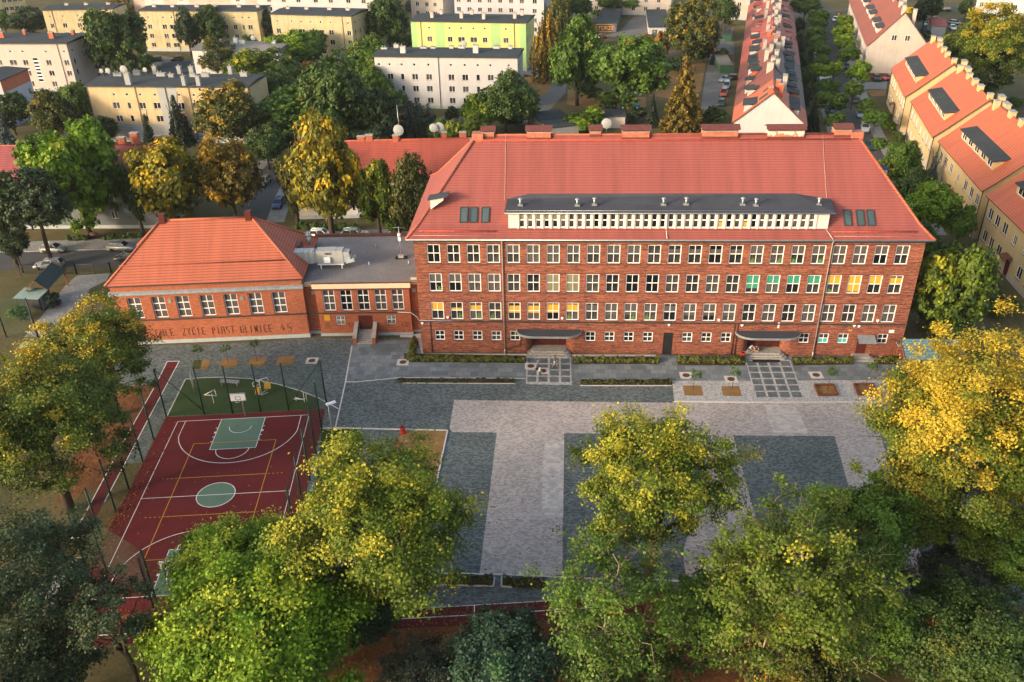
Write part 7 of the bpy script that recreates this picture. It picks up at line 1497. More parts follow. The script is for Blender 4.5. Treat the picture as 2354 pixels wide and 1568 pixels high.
mb = MB(); mb.box(.05, gW - .05, -.03, -.003, .1, H_ - .15); mu = mb.build('mural', flat('mural_navy', (.03, .03, .09), .7), g1)
mb = MB(); rs_ = random.Random(3)
for k, (x0, x1, c_) in enumerate(((.80, .86, 0), (.86, .92, 1), (.92, .975, 0))):
    for q in range(3): mb.box(gW * x0, gW * x1 - .04, -.045, -.031, .15 + q * .78, .15 + q * .78 + .74, (q + k) % 3)
for x0 in (.01,): mb.box(gW * x0, gW * .8, -.045, -.031, H_ - .42, H_ - .2, 3); mb.box(gW * x0, gW * .8, -.045, -.031, .13, .3, 3)
mb.build('mural_panel', [flat('mural_red', (.5, .03, .03)), flat('mural_blue', (.04, .16, .3)), flat('mural_teal', (.05, .25, .26)), M['blind_y']], mu)
def text(name, body, size, par, loc, rot, mt, ext=.01, align='CENTER'):
    c = bpy.data.curves.new(name, 'FONT'); c.body = body; c.size = size; c.extrude = ext; c.align_x = align; c.align_y = 'CENTER'; c.offset = size * .02
    q = bpy.data.objects.new(name, c); COL.objects.link(q); dg = bpy.context.evaluated_depsgraph_get(); me = bpy.data.meshes.new_from_object(q.evaluated_get(dg)); bpy.data.objects.remove(q)
    me.materials.clear(); me.materials.append(M[mt]); o = put(me, name, par, loc); o.rotation_euler = rot; return o
text('mural_lettering', 'ATORZE', gW / 4.3, mu, (gW * .42, -.06, 1.25), (R(90), 0, 0), 'blind_y', .015)
g2, w2, d2 = shed('garage_row', 'white garages with grey roofs and a pale blue door at the right of the yard', [G(cc(1228, 248), 2.9), G(cc(1415, 248), 2.9), G(cc(1470, 90), 2.9), G(cc(1345, 90), 2.9)], 2.9, 'w_white', 'felt')
mb = MB(); mb.box(w2 * .16, w2 * .40, -.05, -.003, .05, 2.2); mb.build('door', M['skyglass'], g2); mb = MB(); mb.box(w2 * .24, w2 * .31, -.065, -.051, 1.35, 1.75); mb.build('warning_sign', M['blind_y'], g2)
shed('shed', 'black tarred shed roof behind the school ridge', [G(cc(330, 1150), 2.6), G(cc(600, 1120), 2.6), G(cc(655, 965), 2.6), G(cc(385, 975), 2.6)], 2.6, 'concrete', 'felt', 'shed')
shed('shed', 'low row of sheds with patched grey roof and peeling wall', [G(cc(660, 1050), 2.6), G(cc(1015, 1048), 2.6), G(cc(1020, 985), 2.6), G(cc(640, 985), 2.6)], 2.6, 'w_cream', 'felt', 'shed')
shed('shed', 'flat grey roofed shelter between the apricot block and the tall dark tree', [G(ca(1430, 665), 2.8), G(ca(1690, 645), 2.8), G(ca(1730, 550), 2.8), G(ca(1530, 552), 2.8)], 2.8, 'darkmetal', 'felt', 'shed')
k_, kw_, kd_ = shed('kiosk', 'small grey kiosk with a red hip roof at upper right', [G(cdd(1450, 320)), G(cdd(1580, 325)), G(cdd(1640, 262)), G(cdd(1500, 255))], 3.0, 'w_grey', 'tile_red', 'kiosk', ridge=1.4)
for n_, (v0, v1, mt) in enumerate(((375, 290, 'green_wood'), (560, 420, 'timber'), (660, 545, 'green_wood'))):
    shed('porch', ['green wooden porch at the upper terrace, behind a light board shed', 'timber porch at the middle of the terrace back yards', 'green board porch with grey roof next to the parked silver sedan'][n_], [G(cc(1860, v0)), G(cc(1965, v0)), G(cc(1990, v1)), G(cc(1900, v1))], 2.3, mt, 'asphalt_old' if n_ else 'felt', 'porch')
# waste bins
def bin_(label, p, mt, w=1.3):
    t = thing('waste_container', label, 'waste bin', G(p), R(3), 'waste containers by the path'); mb = MB(); mb.hexa([(-w / 2 + .1, -.42, .12), (w / 2 - .1, -.42, .12), (w / 2 - .1, .42, .12), (-w / 2 + .1, .42, .12)], [(-w / 2, -.52, 1.15), (w / 2, -.52, 1.15), (w / 2, .52, 1.15), (-w / 2, .52, 1.15)]); mb.build('tub', M[mt], t)
    mb = MB(); mb.hexa([(-w / 2 - .04, -.56, 1.152), (w / 2 + .04, -.56, 1.152), (w / 2 + .04, .56, 1.152), (-w / 2 - .04, .56, 1.152)], [(-w / 2, -.4, 1.35), (w / 2, -.4, 1.35), (w / 2, .5, 1.4), (-w / 2, .5, 1.4)]); mb.build('lid', M[mt], t)
    mb = MB(); mb.box(-.2, .2, -.535, -.515, .5, .85); mb.build('sticker', M['white'], t)
    for s in (-1, 1): mb = MB(); mb.lathe([(.08, -.04), (.1, 0), (.08, .04)], 8); o = mb.build('wheel', M['black'], t, (s * w * .35, -.35, .1)); o.rotation_euler.x = math.pi / 2
M['bin_green'] = flat('green_bin_plastic', (.03, .10, .05), .5); M['bin_blue'] = flat('blue_bin_plastic', (.02, .17, .26), .5); M['bin_yellow'] = flat('yellow_bin_plastic', (.62, .42, .02), .5)
for lb, p, mt in (('black waste container with a red sticker, leftmost of the bins', cc(853, 968), 'black'), ('second black waste container beside the green one', cc(915, 968), 'black'), ('green waste container left of the yellow one', cc(990, 985), 'bin_green'), ('yellow waste container in the middle of the bins', cc(1047, 983), 'bin_yellow'), ('blue waste container right of the yellow one', cc(1115, 985), 'bin_blue')): bin_(lb, p, mt)
# yellow container, road signs, bollards at the top
P = G(cdd(1310, 118)); t = thing('yellow_container', 'yellow open skip container at upper right beside the parking', 'container', P, R(4)); mb = MB(); mb.hexa([(-2.6, -1, .1), (2.6, -1, .1), (2.6, 1, .1), (-2.6, 1, .1)], [(-3, -1.1, 1.9), (3, -1.1, 1.9), (3, 1.1, 1.9), (-3, 1.1, 1.9)], 0, 'b'); mb.face([(-2.9, -1, 1.5), (2.9, -1, 1.5), (2.9, 1, 1.5), (-2.9, 1, 1.5)]); mb.build('skip', M['bin_yellow'], t); mb = MB(); mb.tube([(-3, -1.1, 1.9), (3, -1.1, 1.9), (3, 1.1, 1.9), (-3, 1.1, 1.9), (-3, -1.1, 1.9)], .07, 5); mb.build('rim', M['bin_yellow'], t)
def sign(label, p, shape, mt, H=2.6, r=.45):
    t = thing('road_sign', label, 'road sign', G(p), R(-8)); mb = MB(); mb.tube([(0, 0, 0), (0, 0, H)], .035, 6); mb.build('pole', M['zinc'], t); mb = MB()
    pts = [(r * math.cos(a), r * math.sin(a)) for a in ([math.pi * 2 * k / 20 for k in range(20)] if shape == 'round' else [-math.pi / 2 + 2 * math.pi * k / 3 for k in range(3)])]
    mb.extrude(pts, (0, -.05, H), (1, 0, 0), (0, 0, 1), (0, -.02, 0)); mb.build('plate', M['tail'], t); mb = MB(); mb.extrude([(x * .68, y * .68) for x, y in pts], (0, -.072, H), (1, 0, 0), (0, 0, 1), (0, -.01, 0)); mb.build('face', M[mt], t)
sign('yellow triangular give way sign at the upper end of the residential street', cdd(622, 195), 'tri', 'bin_yellow', 2.6, 1.0); sign('round red rimmed road sign at the garage yard exit', cc(1308, 120), 'round', 'white', 2.6, .75)
for k in range(5):
    t = thing('bollard', 'white bollard in the short row closing the back lane', 'bollard', G(cc(1862 + k * 28, 270 + (4 - abs(k - 2)) * 5)), 0, 'white bollards at the upper end of the back lane'); mb = MB(); mb.lathe([(.09, 0), (.09, .95), (.03, 1.05)], 8); mb.build('post', M['white'], t); mb = MB(); mb.lathe([(.095, .6), (.095, .75)], 8); mb.build('band', M['tail'], t)
# street name plate etc skipped; satellite dishes
def on(p, z): return G(p, z)
for lb, p, z, r_ in (('large satellite dish with mast on the red roof, left of a pair', cb(1295, 1235), 13.6, .95), ('left dish of the pair at the right end of the red roof', cb(1607, 1215), 14.0, .75), ('right dish of the pair at the right end of the red roof', cb(1660, 1210), 14.0, .85), ('white dish behind the ridge chimneys of the school', cc(850, 1175), 13.5, .9), ('big white dish on the apricot block roof', ca(1138, 680), 12.9, .95), ('white dish left of the big one on the apricot block roof', ca(1000, 690), 12.9, .65), ('small dish at the left end of the apricot block roof', ca(942, 690), 12.9, .5), ('dish at the middle of the apricot block roof', ca(1330, 680), 12.9, .55), ('white dish at the left end of the pink block roof', ca(18, 315), 13.2, .95), ('white dish on the low white block at its right end', ca(2285, 385), 9.8, .7), ('white dish on the white block roof among its chimneys', cb(1875, 445), 13.0, .8)):
    dish(lb, on(p, z), r_, R(-10))
P = on(cb(1285, 1160), 14.0); t = thing('roof_antenna', 'tall bent television antenna on the red roof above the large dish', 'antenna', P, 0); mb = MB(); mb.tube([(0, 0, -1), (-.1, 0, 4.2)], .05, 6); mb.build('mast', M['zinc'], t)
mb = MB()
for z, L in ((4.1, 1.4), (2.6, 1.6), (1.4, 1.2)):
    mb.tube([(0, 0, z), (L, .3, z + .15)], .03, 5)
    for q in range(5): mb.tube([(L * (q + 1) / 6, -.3, z + .1), (L * (q + 1) / 6, .5, z + .1)], .015, 4)
mb.build('aerial', M['timber'], t)
# ---------------------------------------------------------------- on the wing roof: ventilation unit, mast
def lk(p, z): return G(p, z)
VZ = KZ
vb_ = lk(cf(660, 955), VZ); t = thing('ventilation_unit', 'grey rooftop ventilation unit with silver duct running into the gym roof', 'ventilation unit', vb_, LA)
M['galv2'] = flat('painted_steel_cabinet', (.33, .335, .33), .6, var=.1); M['galv'] = flat('galvanised_duct', (.46, .49, .50), .45, .25, .15, 2.5)
mb = MB(); mb.box(-1.5, 1.0, -.05, 1.35, .75, 2.55); mb.box(1.001, 2.0, -.05, 1.35, .75, 2.6); mb.box(-1.53, 1.02, -.08, 1.38, 2.551, 2.62); mb.build('cabinet', M['galv2'], t)
mb = MB(); mb.box(-.55, .3, -.32, -.051, 1.0, 1.75); mb.build('control_box', M['white'], t)
text('lettering', 'VBW', .42, t, (.05, -.075, 2.2), (R(90), 0, 0), 'black', .008)
mb = MB(); mb.hexa([(2.001, 0, .9), (3.0, .1, 1.0), (3.0, 1.2, 1.0), (2.001, 1.3, .9)], [(2.001, 0, 2.4), (2.8, .1, 2.35), (2.8, 1.2, 2.35), (2.001, 1.3, 2.4)]); mb.hexa([(2.3, -.06, .75), (3.5, -.06, 1.05), (3.5, 1.36, 1.05), (2.3, 1.36, .75)], [(2.3, -.06, .89), (3.4, -.06, 1.5), (3.4, 1.36, 1.5), (2.3, 1.36, .89)]); mb.build('intake_hood', M['galv'], t)
mb = MB(); mb.box(2.85, 2.87, .15, 1.15, 1.5, 2.2); mb.build('grille', M['darkmetal'], t)
mb = MB()
for x in (-1.1, 1.7): mb.box(x - .08, x + .08, .0, .12, 0, .6); mb.box(x - .08, x + .08, 1.15, 1.27, 0, .6)
mb.box(-1.5, 2.0, -.06, .1, .6, .749); mb.box(-1.5, 2.0, 1.1, 1.3, .6, .749); mb.build('leg_frame', M['white'], t)
mb = MB(); xs = [-1.55, -2.0, -3.3, -4.4, -5.2]
mb.box(-1.999, -1.501, .05, 1.25, .9, 2.4); mb.box(-3.3, -2.0, .0, 1.3, .8, 2.5); mb.hexa([(-4.5, 0, .8), (-3.301, 0, .8), (-3.301, 1.3, .8), (-4.5, 1.3, .8)], [(-4.5, 0, 2.5), (-3.301, 0, 2.5), (-3.301, 1.3, 2.5), (-4.5, 1.3, 2.5)])
mb.hexa([(-5.3, .1, 1.4), (-4.501, 0, .85), (-4.501, 1.3, .85), (-5.3, 1.2, 1.4)], [(-5.3, .1, 2.3), (-4.501, 0, 2.45), (-4.501, 1.3, 2.45), (-5.3, 1.2, 2.3)]); mb.hexa([(-6.6, .2, 1.5), (-5.301, .1, 1.45), (-5.301, 1.2, 1.45), (-6.6, 1.1, 1.5)], [(-6.6, .2, 2.2), (-5.301, .1, 2.28), (-5.301, 1.2, 2.28), (-6.6, 1.1, 2.2)])
mb.build('duct', M['galv'], t)
mb = MB()
for x in (-1.75, -3.3, -4.5, -2.6): mb.box(x - .03, x + .03, -.04, 1.34, .76, 2.54)
mb.build('duct_flange', M['zinc'], t)
hp = lk(cf(330, 770), 10.0); mb = MB(); mb.hexa([(-1.9, -.8, -.5), (1.2, -.8, -.9), (1.2, 1.2, -.9), (-1.9, .2, -.2)], [(-1.8, -.75, .1), (1.1, -.75, .7), (1.2, 1.2, .7), (-1.8, .3, .2)]); o = mb.build('roof_hood', M['brownmetal'], gym); o.location = (Matrix.Rotation(-GA, 3, 'Z') @ (hp - L0))
tp = lk(cf(470, 680), 10.2); mb = MB(); mb.tube([(0, 0, -1), (0, 0, .4)], .3, 10); mb.lathe([(.3, .3), (.5, .45), (.5, .55), (.15, .85), (.15, 1.0)], 10); o = mb.build('roof_vent', M['zinc'], gym); o.location = (Matrix.Rotation(-GA, 3, 'Z') @ (tp - L0))
mp_ = lk(cf(1302, 858), VZ); t = thing('antenna_mast', 'thin antenna mast on a weighted black base on the flat wing roof', 'antenna', mp_, LA)
mb = MB(); mb.box(-.8, .8, -.4, .4, .0, .12); mb.build('base', M['black'], t); mb = MB(); mb.box(-.35, .35, -.25, .25, .121, .5); mb.build('weight', M['concrete'], t); mb = MB(); mb.tube([(0, 0, .4), (0, 0, 4.6)], .045, 6); mb.tube([(-.8, 0, 4.5), (.7, 0, 4.5)], .02, 5); mb.tube([(-.25, 0, 1.6), (0, 0, 2.6), (.25, 0, 1.6)], .015, 4); mb.build('mast', M['zinc'], t)
mb = MB(); mb.box(-.2, .15, -.15, .1, 2.6, 3.1); mb.lathe([(.05, 3.2), (.25, 3.3), (.22, 3.6), (.05, 3.65)], 10); mb.build('radio_unit', M['white'], t)
# ---------------------------------------------------------------- sports ground furniture
mt_, nt_, b_ = new_mat('fence_net'); tr_ = nt_.nodes.new('ShaderNodeBsdfTransparent'); mx_ = nt_.nodes.new('ShaderNodeMixShader')
wv = N(nt_, 'ShaderNodeTexBrick'); wv.offset = 0; wv.inputs['Scale'].default_value = 1; wv.inputs['Brick Width'].default_value = .10; wv.inputs['Row Height'].default_value = .10; wv.inputs['Mortar Size'].default_value = .006; nt_.links.new(coords(nt_, 'UV'), wv.inputs['Vector'])
b_.inputs['Base Color'].default_value = (.02, .07, .045, 1); nt_.links.new(wv.outputs['Fac'], mx_.inputs[0]); nt_.links.new(tr_.outputs[0], mx_.inputs[1]); nt_.links.new(b_.outputs[0], mx_.inputs[2]); nt_.links.new(mx_.outputs[0], nt_.nodes['Material Output'].inputs[0]); M['net'] = mt_
M['fencegreen'] = flat('dark_green_post', (.012, .035, .028), .5)
def netfence(label, bases, H=6.5, brace=()):
    P = [G(b) if isinstance(b, tuple) else Vector(b) for b in bases]; t = thing('ball_fence', label, 'fence', P[0]); mb = MB()
    for p in P: q = p - P[0]; m_ = MB(); m_.tube([(q.x, q.y, 0), (q.x, q.y, H)], .10, 7); m_.build('post', M['fencegreen'], t)
    for a, b in zip(P, P[1:]): a = a - P[0]; b = b - P[0]; mb.face([(a.x, a.y, .05), (b.x, b.y, .05), (b.x, b.y, H - .05), (a.x, a.y, H - .05)])
    mb.build('net', M['net'], t)
    for z in (.1, H * .5, H - .06): mb = MB(); mb.tube([Vector((*(a - P[0])[:2], z)) for a in P], .012, 4); mb.build('tension_wire', M['fencegreen'], t)
    for k, (a, b) in enumerate(brace): a = P[a] - P[0]; b = P[b] - P[0]; mb = MB(); mb.tube([(a.x, a.y, H - .05), (b.x, b.y, .5)], .05, 6); mb.build('brace', M['fencegreen'], t)
netfence('tall green net fence along the head of the court in front of the exercise lawn', [cl(595, 710), cl(935, 690), cl(1187, 680), cl(1440, 668), cl(1690, 655), cl(2035, 635)], brace=((0, 1), (5, 4)))
netfence('tall green net fence along the left side of the court by the running lane', [cl(595, 708), cl(483, 918), cl(385, 1115), cl(258, 1355), cl(145, 1568), cm(920, 305), cm(775, 540)])
netfence('tall green net fence along the right side of the court', [cl(2035, 633), cl(1990, 840), CP(16.8, 7.5), CP(16.8, 12), CP(16.8, 16.5), CP(16.8, 21), CP(16.8, 25), CP(16.8, 29)])
netfence('tall green net fence along the near end of the court', [cm(775, 542), cm(955, 570), cm(1415, 880), CP(6, 29.2), CP(11, 29.2), CP(16.8, 29.1)])
netfence('green net fence at the left edge below the carport', [ce(60, 1568), ce(345, 1568), cs(195, 300)], 6.0)
def hoop(label, P, ang):
    t = thing('basketball_hoop', label, 'basketball hoop', P, ang); mb = MB(); mb.tube([(0, 0, 0), (0, 0, 3.1), (0, .6, 3.35), (0, 1.3, 3.4)], .085, 8); mb.build('post', M['zinc'], t)
    mb = MB(); mb.box(-.9, .9, 1.3, 1.36, 2.9, 3.95); b = mb.build('backboard', M['white'], t); mb = MB()
    for x0, x1, z0, z1 in ((-.9, .9, 2.9, 2.96), (-.9, .9, 3.89, 3.95), (-.9, -.84, 2.96, 3.89), (.84, .9, 2.96, 3.89), (-.3, .3, 3.08, 3.13), (-.3, .3, 3.48, 3.53), (-.3, -.25, 3.13, 3.48), (.25, .3, 3.13, 3.48)): mb.box(x0, x1, 1.362, 1.372, z0, z1)
    mb.build('frame_line', M['black'], b); mb = MB(); mb.tube([(.23 * math.cos(a), 1.64 + .23 * math.sin(a), 3.05) for a in [2 * math.pi * k / 16 for k in range(17)]], .018, 5, cap=False); mb.build('rim', M['white'], t)
    mb = MB(); mb.tube([(-.6, 1.28, 3.2), (0, .5, 2.6)], .03, 5); mb.tube([(.6, 1.28, 3.2), (0, .5, 2.6)], .03, 5); mb.build('bracket', M['zinc'], t)
hoop('basketball hoop with white backboard at the head of the court', G(cl(1303, 700)), R(186.4)); hoop('basketball hoop seen from behind at the near end of the court', CP(7.4, 28.3), R(6.4))
def floodlight(label, base, topv, az):
    P = G(base); H = HT(P, topv); t = thing('floodlight_mast', label, 'lamp post', P, az); mb = MB(); mb.tube([(0, 0, 0), (0, 0, H * .5), (.05, 0, H)], .09, 8, r1=.05); mb.build('pole', M['zinc'], t); mb = MB(); mb.hexa([(-.9, -.22, H), (.25, -.22, H), (.25, .22, H), (-.9, .22, H)], [(-.85, -.18, H + .12), (.2, -.18, H + .12), (.2, .18, H + .12), (-.85, .18, H + .12)]); mb.build('lamp_head', M['white'], t)
floodlight('silver lamp post with flat white head beside the court fence', cl(2085, 868), cl(2060, 600)[1], R(215))
# exercise lawn
def bar_thing(name, label, p, rz, tubes, mat, cat='exercise machine', boxes=(), bmat=None, r=.045):
    t = thing(name, label, cat, G(p), rz); mb = MB()
    for q in tubes: mb.tube(q, r, 6)
    mb.build('frame', M[mat], t)
    for nm, b, mt in boxes: mb = MB(); mb.hexa(*b) if isinstance(b[0], list) else mb.box(*b); mb.build(nm, M[mt], t)
    return t
bar_thing('climbing_ladder', 'leaning silver exercise ladder at the left edge of the exercise lawn', cl(843, 475), R(20), [[(0, -.5, 0), (0, -.5, 2.6)], [(0, .7, 0), (0, .7, 2.6)]] + [[(0, -.5, z), (0, .7, z)] for z in (.6, 1.0, 1.4, 1.8, 2.2, 2.55)], 'zinc')
bar_thing('exercise_bench', 'silver slatted situp bench at the back of the exercise lawn', cl(1170, 425), R(-4), [[(-1, -.3, 0), (-1, -.3, .55)], [(-1, .3, 0), (-1, .3, .55)], [(1, -.3, 0), (1, -.3, .45)], [(1, .3, 0), (1, .3, .45)], [(-1.1, -.35, .75), (-1.1, .35, .75)]], 'zinc', boxes=[('bench_board', ([(-1.1, -.35, .52), (1.1, -.35, .45), (1.1, .35, .45), (-1.1, .35, .52)], [(-1.1, -.35, .58), (1.1, -.35, .51), (1.1, .35, .51), (-1.1, .35, .58)]), 'zinc')])
bar_thing('exercise_machine', 'small silver hand wheel post on the exercise lawn left of the hoop', cl(1022, 595), R(5), [[(0, 0, 0), (0, 0, 1.4)], [(-.9, 0, 1.3), (.4, .1, 1.9)], [(-.9, 0, 1.3), (.5, 0, 1.1)], [(.4, .1, 1.9), (.5, 0, 1.1)]], 'white')
bar_thing('exercise_machine', 'silver chest press machine with two orange seats on the exercise lawn', cl(1450, 520), R(8), [[(0, 0, 0), (0, 0, 2.2)], [(-.9, .3, 1.6), (-.4, .2, 2.0), (0, 0, 1.9)], [(-.9, .3, 1.6), (-.7, -.3, 1.5), (0, 0, 1.6)], [(0, 0, 2.2), (.9, .3, 2.3), (1.1, .2, 1.9)], [(-.3, -.3, .3), (.6, .5, .4)], [(0, 0, .1), (.7, .4, .1)]], 'white', boxes=[('seat', ([(-.6, -.5, .5), (-.1, -.5, .5), (-.1, 0, .5), (-.6, 0, .5)], [(-.6, -.5, .62), (-.1, -.5, .62), (-.05, .1, 1.2), (-.65, .1, 1.2)]), 'seat_orange' if 0 else 'blind_y'), ('seat', ([(.4, .2, .7), (1.1, .2, .7), (1.1, .6, .7), (.4, .6, .7)], [(.35, .2, .85), (1.15, .2, .85), (1.1, .75, 1.35), (.4, .75, 1.35)]), 'blind_y'), ('handle', (.4, .5, .2, .3, 1.6, 1.75), 'bin_yellow'), ('handle', (.8, .9, .2, .3, 1.5, 1.65), 'bin_yellow')])
bar_thing('exercise_machine', 'low silver leg press bench at the right end of the exercise lawn', cl(1800, 575), R(-12), [[(-.8, .1, .4), (.5, 0, .3)], [(-.8, -.2, .35), (.5, .2, .3)], [(.5, 0, 0), (.5, 0, 1.3)], [(.7, .2, 0), (.7, .2, 1.0)], [(-.8, -.3, .4), (-.8, .3, .4)], [(-.6, 0, 0), (-.6, 0, .4)]], 'white')
bar_thing('exercise_machine', 'silver machine with an orange seat on the lawn under the large yellow tipped tree', cn(545, 430), R(30), [[(0, 0, 0), (0, 0, 1.5)], [(0, 0, 1.4), (.6, .3, 1.5)], [(0, 0, .3), (-.6, -.3, .4)]], 'white', boxes=[('seat', ([(-.9, -.6, .5), (-.3, -.6, .5), (-.3, -.1, .5), (-.9, -.1, .5)], [(-.9, -.6, .65), (-.3, -.6, .65), (-.25, .0, 1.2), (-.95, .0, 1.2)]), 'blind_y')])
M['red_slat'] = flat('red_bench_slats', (.42, .05, .04), .5)
for lb, p in (('red slatted bench nearest the dry lawn corner, under the large tree', cq(545, 470)), ('red slatted bench in the middle under the large yellow tipped tree', cq(505, 960)), ('red slatted bench closest to the camera under the large yellow tipped tree', cq(478, 1250))):
    t = thing('bench', lb, 'bench', G(p), R(95), 'red benches along the dry lawn'); mb = MB()
    for k in range(5): mb.box(-1, 1, -.25 + k * .11, -.16 + k * .11, .43, .47)
    mb.build('seat', M['red_slat'], t); mb = MB()
    for k in range(4): mb.box(-1, 1, .33 + k * .03, .36 + k * .03, .55 + k * .11, .64 + k * .11)
    mb.build('backrest', M['red_slat'], t)
    for s in (-.75, .75): mb = MB(); mb.box(s - .05, s + .05, -.25, .3, 0, .429); mb.build('leg', M['darkmetal'], t)
for lb, p in (('red slatted litter bin at the corner of the dry lawn', cq(575, 340)), ('red slatted litter bin beside the steps of the second entrance', cj(775, 1085))):
    t = thing('litter_bin', lb, 'litter bin', G(p), 0, 'red litter bins'); mb = MB()
    for k in range(16): a = 2 * math.pi * k / 16; mb.box(.26 * math.cos(a) - .035, .26 * math.cos(a) + .035, .26 * math.sin(a) - .035, .26 * math.sin(a) + .035, .05, .9)
    mb.build('slats', M['red_slat'], t); mb = MB(); mb.lathe([(.22, .04), (.22, .8)], 12); mb.build('liner', M['black'], t)
# manholes
M['rusty'] = flat('rusty_iron', (.10, .045, .035), .8, .2, .3, 4)
for lb, p in (('manhole cover behind the exercise lawn near the empty pit', cl(1900, 210)), ('manhole cover at the hedge corner by the wing', ci(27, 1120)), ('manhole cover on the first entrance path, upper left', ci(1173, 1155)), ('manhole cover on the first entrance path beside the walkers', ci(1282, 1198)), ('manhole cover on the slabs above the leftmost front pit', cj(270, 1238)), ('manhole cover on the slabs left of the chequered carpet', cj(672, 1272)), ('manhole cover on the slabs right of the chequered carpet', cj(1435, 1235)), ('manhole cover between the hedges near the brick pillar', cj(1972, 1073))):
    t = thing('manhole_cover', lb, 'manhole cover', G(p), R(2), 'manhole covers in the paving'); mb = MB(); mb.box(-.75, .75, -.75, .75, .0, .034); mb.build('collar', M['stone_l'], t); mb = MB(); mb.lathe([(.45, .03), (.45, .045)], 20); mb.build('lid', M['rusty'], t)
t = thing('door_mat', 'black rubber mat in front of the second entrance steps', 'door mat', (0, 0, 0)); q = gp(cj, (860, 1082), (1105, 1082), (1112, 1122), (868, 1122)); mb = MB(); mb.hexa([(p.x, p.y, .02) for p in q[::-1]], [(p.x, p.y, .045) for p in q[::-1]]); mb.build('mat', M['black'], t)
P = G(cj(2175, 1075)); t = thing('brick_pillar', 'short brick gate pillar with pale cap at the right corner of the school', 'pillar', P, 0); hp_ = HT(P, cj(2190, 955)[1]); mb = MB(); mb.box(-.6, .6, -.6, .6, 0, hp_); mb.build('shaft', M['klinker'], t); mb = MB(); mb.box(-.7, .7, -.7, .7, hp_ + .002, hp_ + .18); mb.build('cap', M['concrete'], t)
# timbers round the two right pits
for lb, q in (('timber edging round the pit right of the chequered carpet', PITS[6]), ('timber edging round the pit near the pergola', PITS[7])):
    t = thing('pit_edging', lb, 'edging', (0, 0, 0), 0, 'timber pit edgings'); 
    for a, b in zip(q, q[1:] + q[:1]):
        d = (b - a).normalized(); n = Vector((-d.y, d.x, 0)) * .09; mb = MB(); mb.hexa([tuple((x - n) + Vector((0, 0, .02)))[:3] for x in (a, b)] + [tuple(x + n + Vector((0, 0, .02))) for x in (b, a)], [tuple(x - n + Vector((0, 0, .28))) for x in (a, b)] + [tuple(x + n + Vector((0, 0, .28))) for x in (b, a)]); mb.build('timber', M['timber'], t)
# pergola with blue grey roof at the right
A = G(ct(300, 400)); t = thing('pergola', 'timber shelter with blue grey tile roof at the right end of the walkway', 'shelter', A, R(0)); Wp, Dp = 8.0, 4.2
mb = MB(); mb.face([(.8, -.4, 2.6), (Wp, -.4, 2.6), (Wp, Dp / 2, 4.1), (.8, Dp / 2, 4.1)]); mb.face([(.8, Dp / 2, 4.1), (Wp, Dp / 2, 4.1), (Wp, Dp + .4, 2.6), (.8, Dp + .4, 2.6)]); mb.build('roof', tilemat('blue_grey_tile', (.12, .24, .28), .15, .35, .4), t)
mb = MB()
for x in (.9, Wp - .1): mb.tube([(x, -.5, 2.5), (x, Dp / 2, 4.05), (x, Dp + .5, 2.5)], .11, 4)
mb.build('gable_board', M['timber'], t)
for x in (1.2, Wp / 2, Wp - .4):
    for y in (.1, Dp - .1): mb = MB(); mb.box(x - .08, x + .08, y - .08, y + .08, 0, 2.75); mb.build('post', M['timber'], t)
# carport, metal shed and gate at the left
A = G(ce(205, 1135)); t = thing('carport', 'timber carport with dark green pitched roof beside the drive', 'carport', G(ce(440, 1110)), R(0)); 
fl, fr_, bk = G(ce(300, 1065), 3.0), G(ce(435, 1140), 3.0), G(ce(590, 965), 3.0)
rt_a, rt_b = G(ce(300, 1065), 3.9), G(ce(460, 895), 3.9); lo_a, lo_b = G(ce(432, 1140), 2.4), G(ce(592, 965), 2.4); o_ = t.location
ot_a, ot_b = rt_a * 2 - lo_a, rt_b * 2 - lo_b; ot_a.z = ot_b.z = 2.4
mb = MB(); mb.face([lo_a - o_, lo_b - o_, rt_b - o_, rt_a - o_]); mb.face([rt_a - o_, rt_b - o_, ot_b - o_, ot_a - o_]); mb.build('roof', tilemat('dark_green_tile', (.035, .065, .065), .2, .35, .4), t)
for q in (lo_a, lo_b, ot_a, ot_b): p = q * .88 + (rt_a + rt_b) * .06 - o_; mb = MB(); mb.box(p.x - .09, p.x + .09, p.y - .09, p.y + .09, 0, 2.4); mb.build('post', M['timber'], t)
mb = MB(); mb.tube([lo_a - o_, rt_a - o_, ot_a - o_], .09, 4); mb.tube([lo_b - o_, rt_b - o_, ot_b - o_], .09, 4); mb.build('gable_board', M['timber'], t)
q0, q1, q2 = G(ce(375, 1332)), G(ce(460, 1270)), G(ce(170, 1325)); ux = (q0 - q2).normalized(); t = thing('metal_shed', 'small corrugated grey metal shed with pale flat roof in front of the carport', 'shed', q2, math.atan2(ux.y, ux.x)); W_ = (q0 - q2).length; D_ = 2.6
mb = MB(); mb.hexa([(0, 0, 0), (W_, 0, 0), (W_, D_, 0), (0, D_, 0)], [(0, 0, 1.95), (W_, 0, 1.95), (W_, D_, 2.15), (0, D_, 2.15)])
for k in range(int(W_ / .25)): mb.box(.05 + k * .25, .13 + k * .25, -.03, .0, .02, 1.93)
mb.build('wall', M['darkmetal'], t); mb = MB(); mb.hexa([(-.2, -.2, 1.96), (W_ + .2, -.2, 1.96), (W_ + .2, D_ + .2, 2.2), (-.2, D_ + .2, 2.2)], [(-.2, -.2, 2.02), (W_ + .2, -.2, 2.02), (W_ + .2, D_ + .2, 2.26), (-.2, D_ + .2, 2.26)]); mb.build('roof', flat('pale_green_sheet', (.28, .38, .35), .45, .3), t)
mb = MB(); mb.box(W_ + .002, W_ + .04, .3, 1.25, .05, 1.85); mb.box(W_ + .002, W_ + .04, 1.3, 2.25, .05, 1.85); mb.build('door', M['zinc'], t)
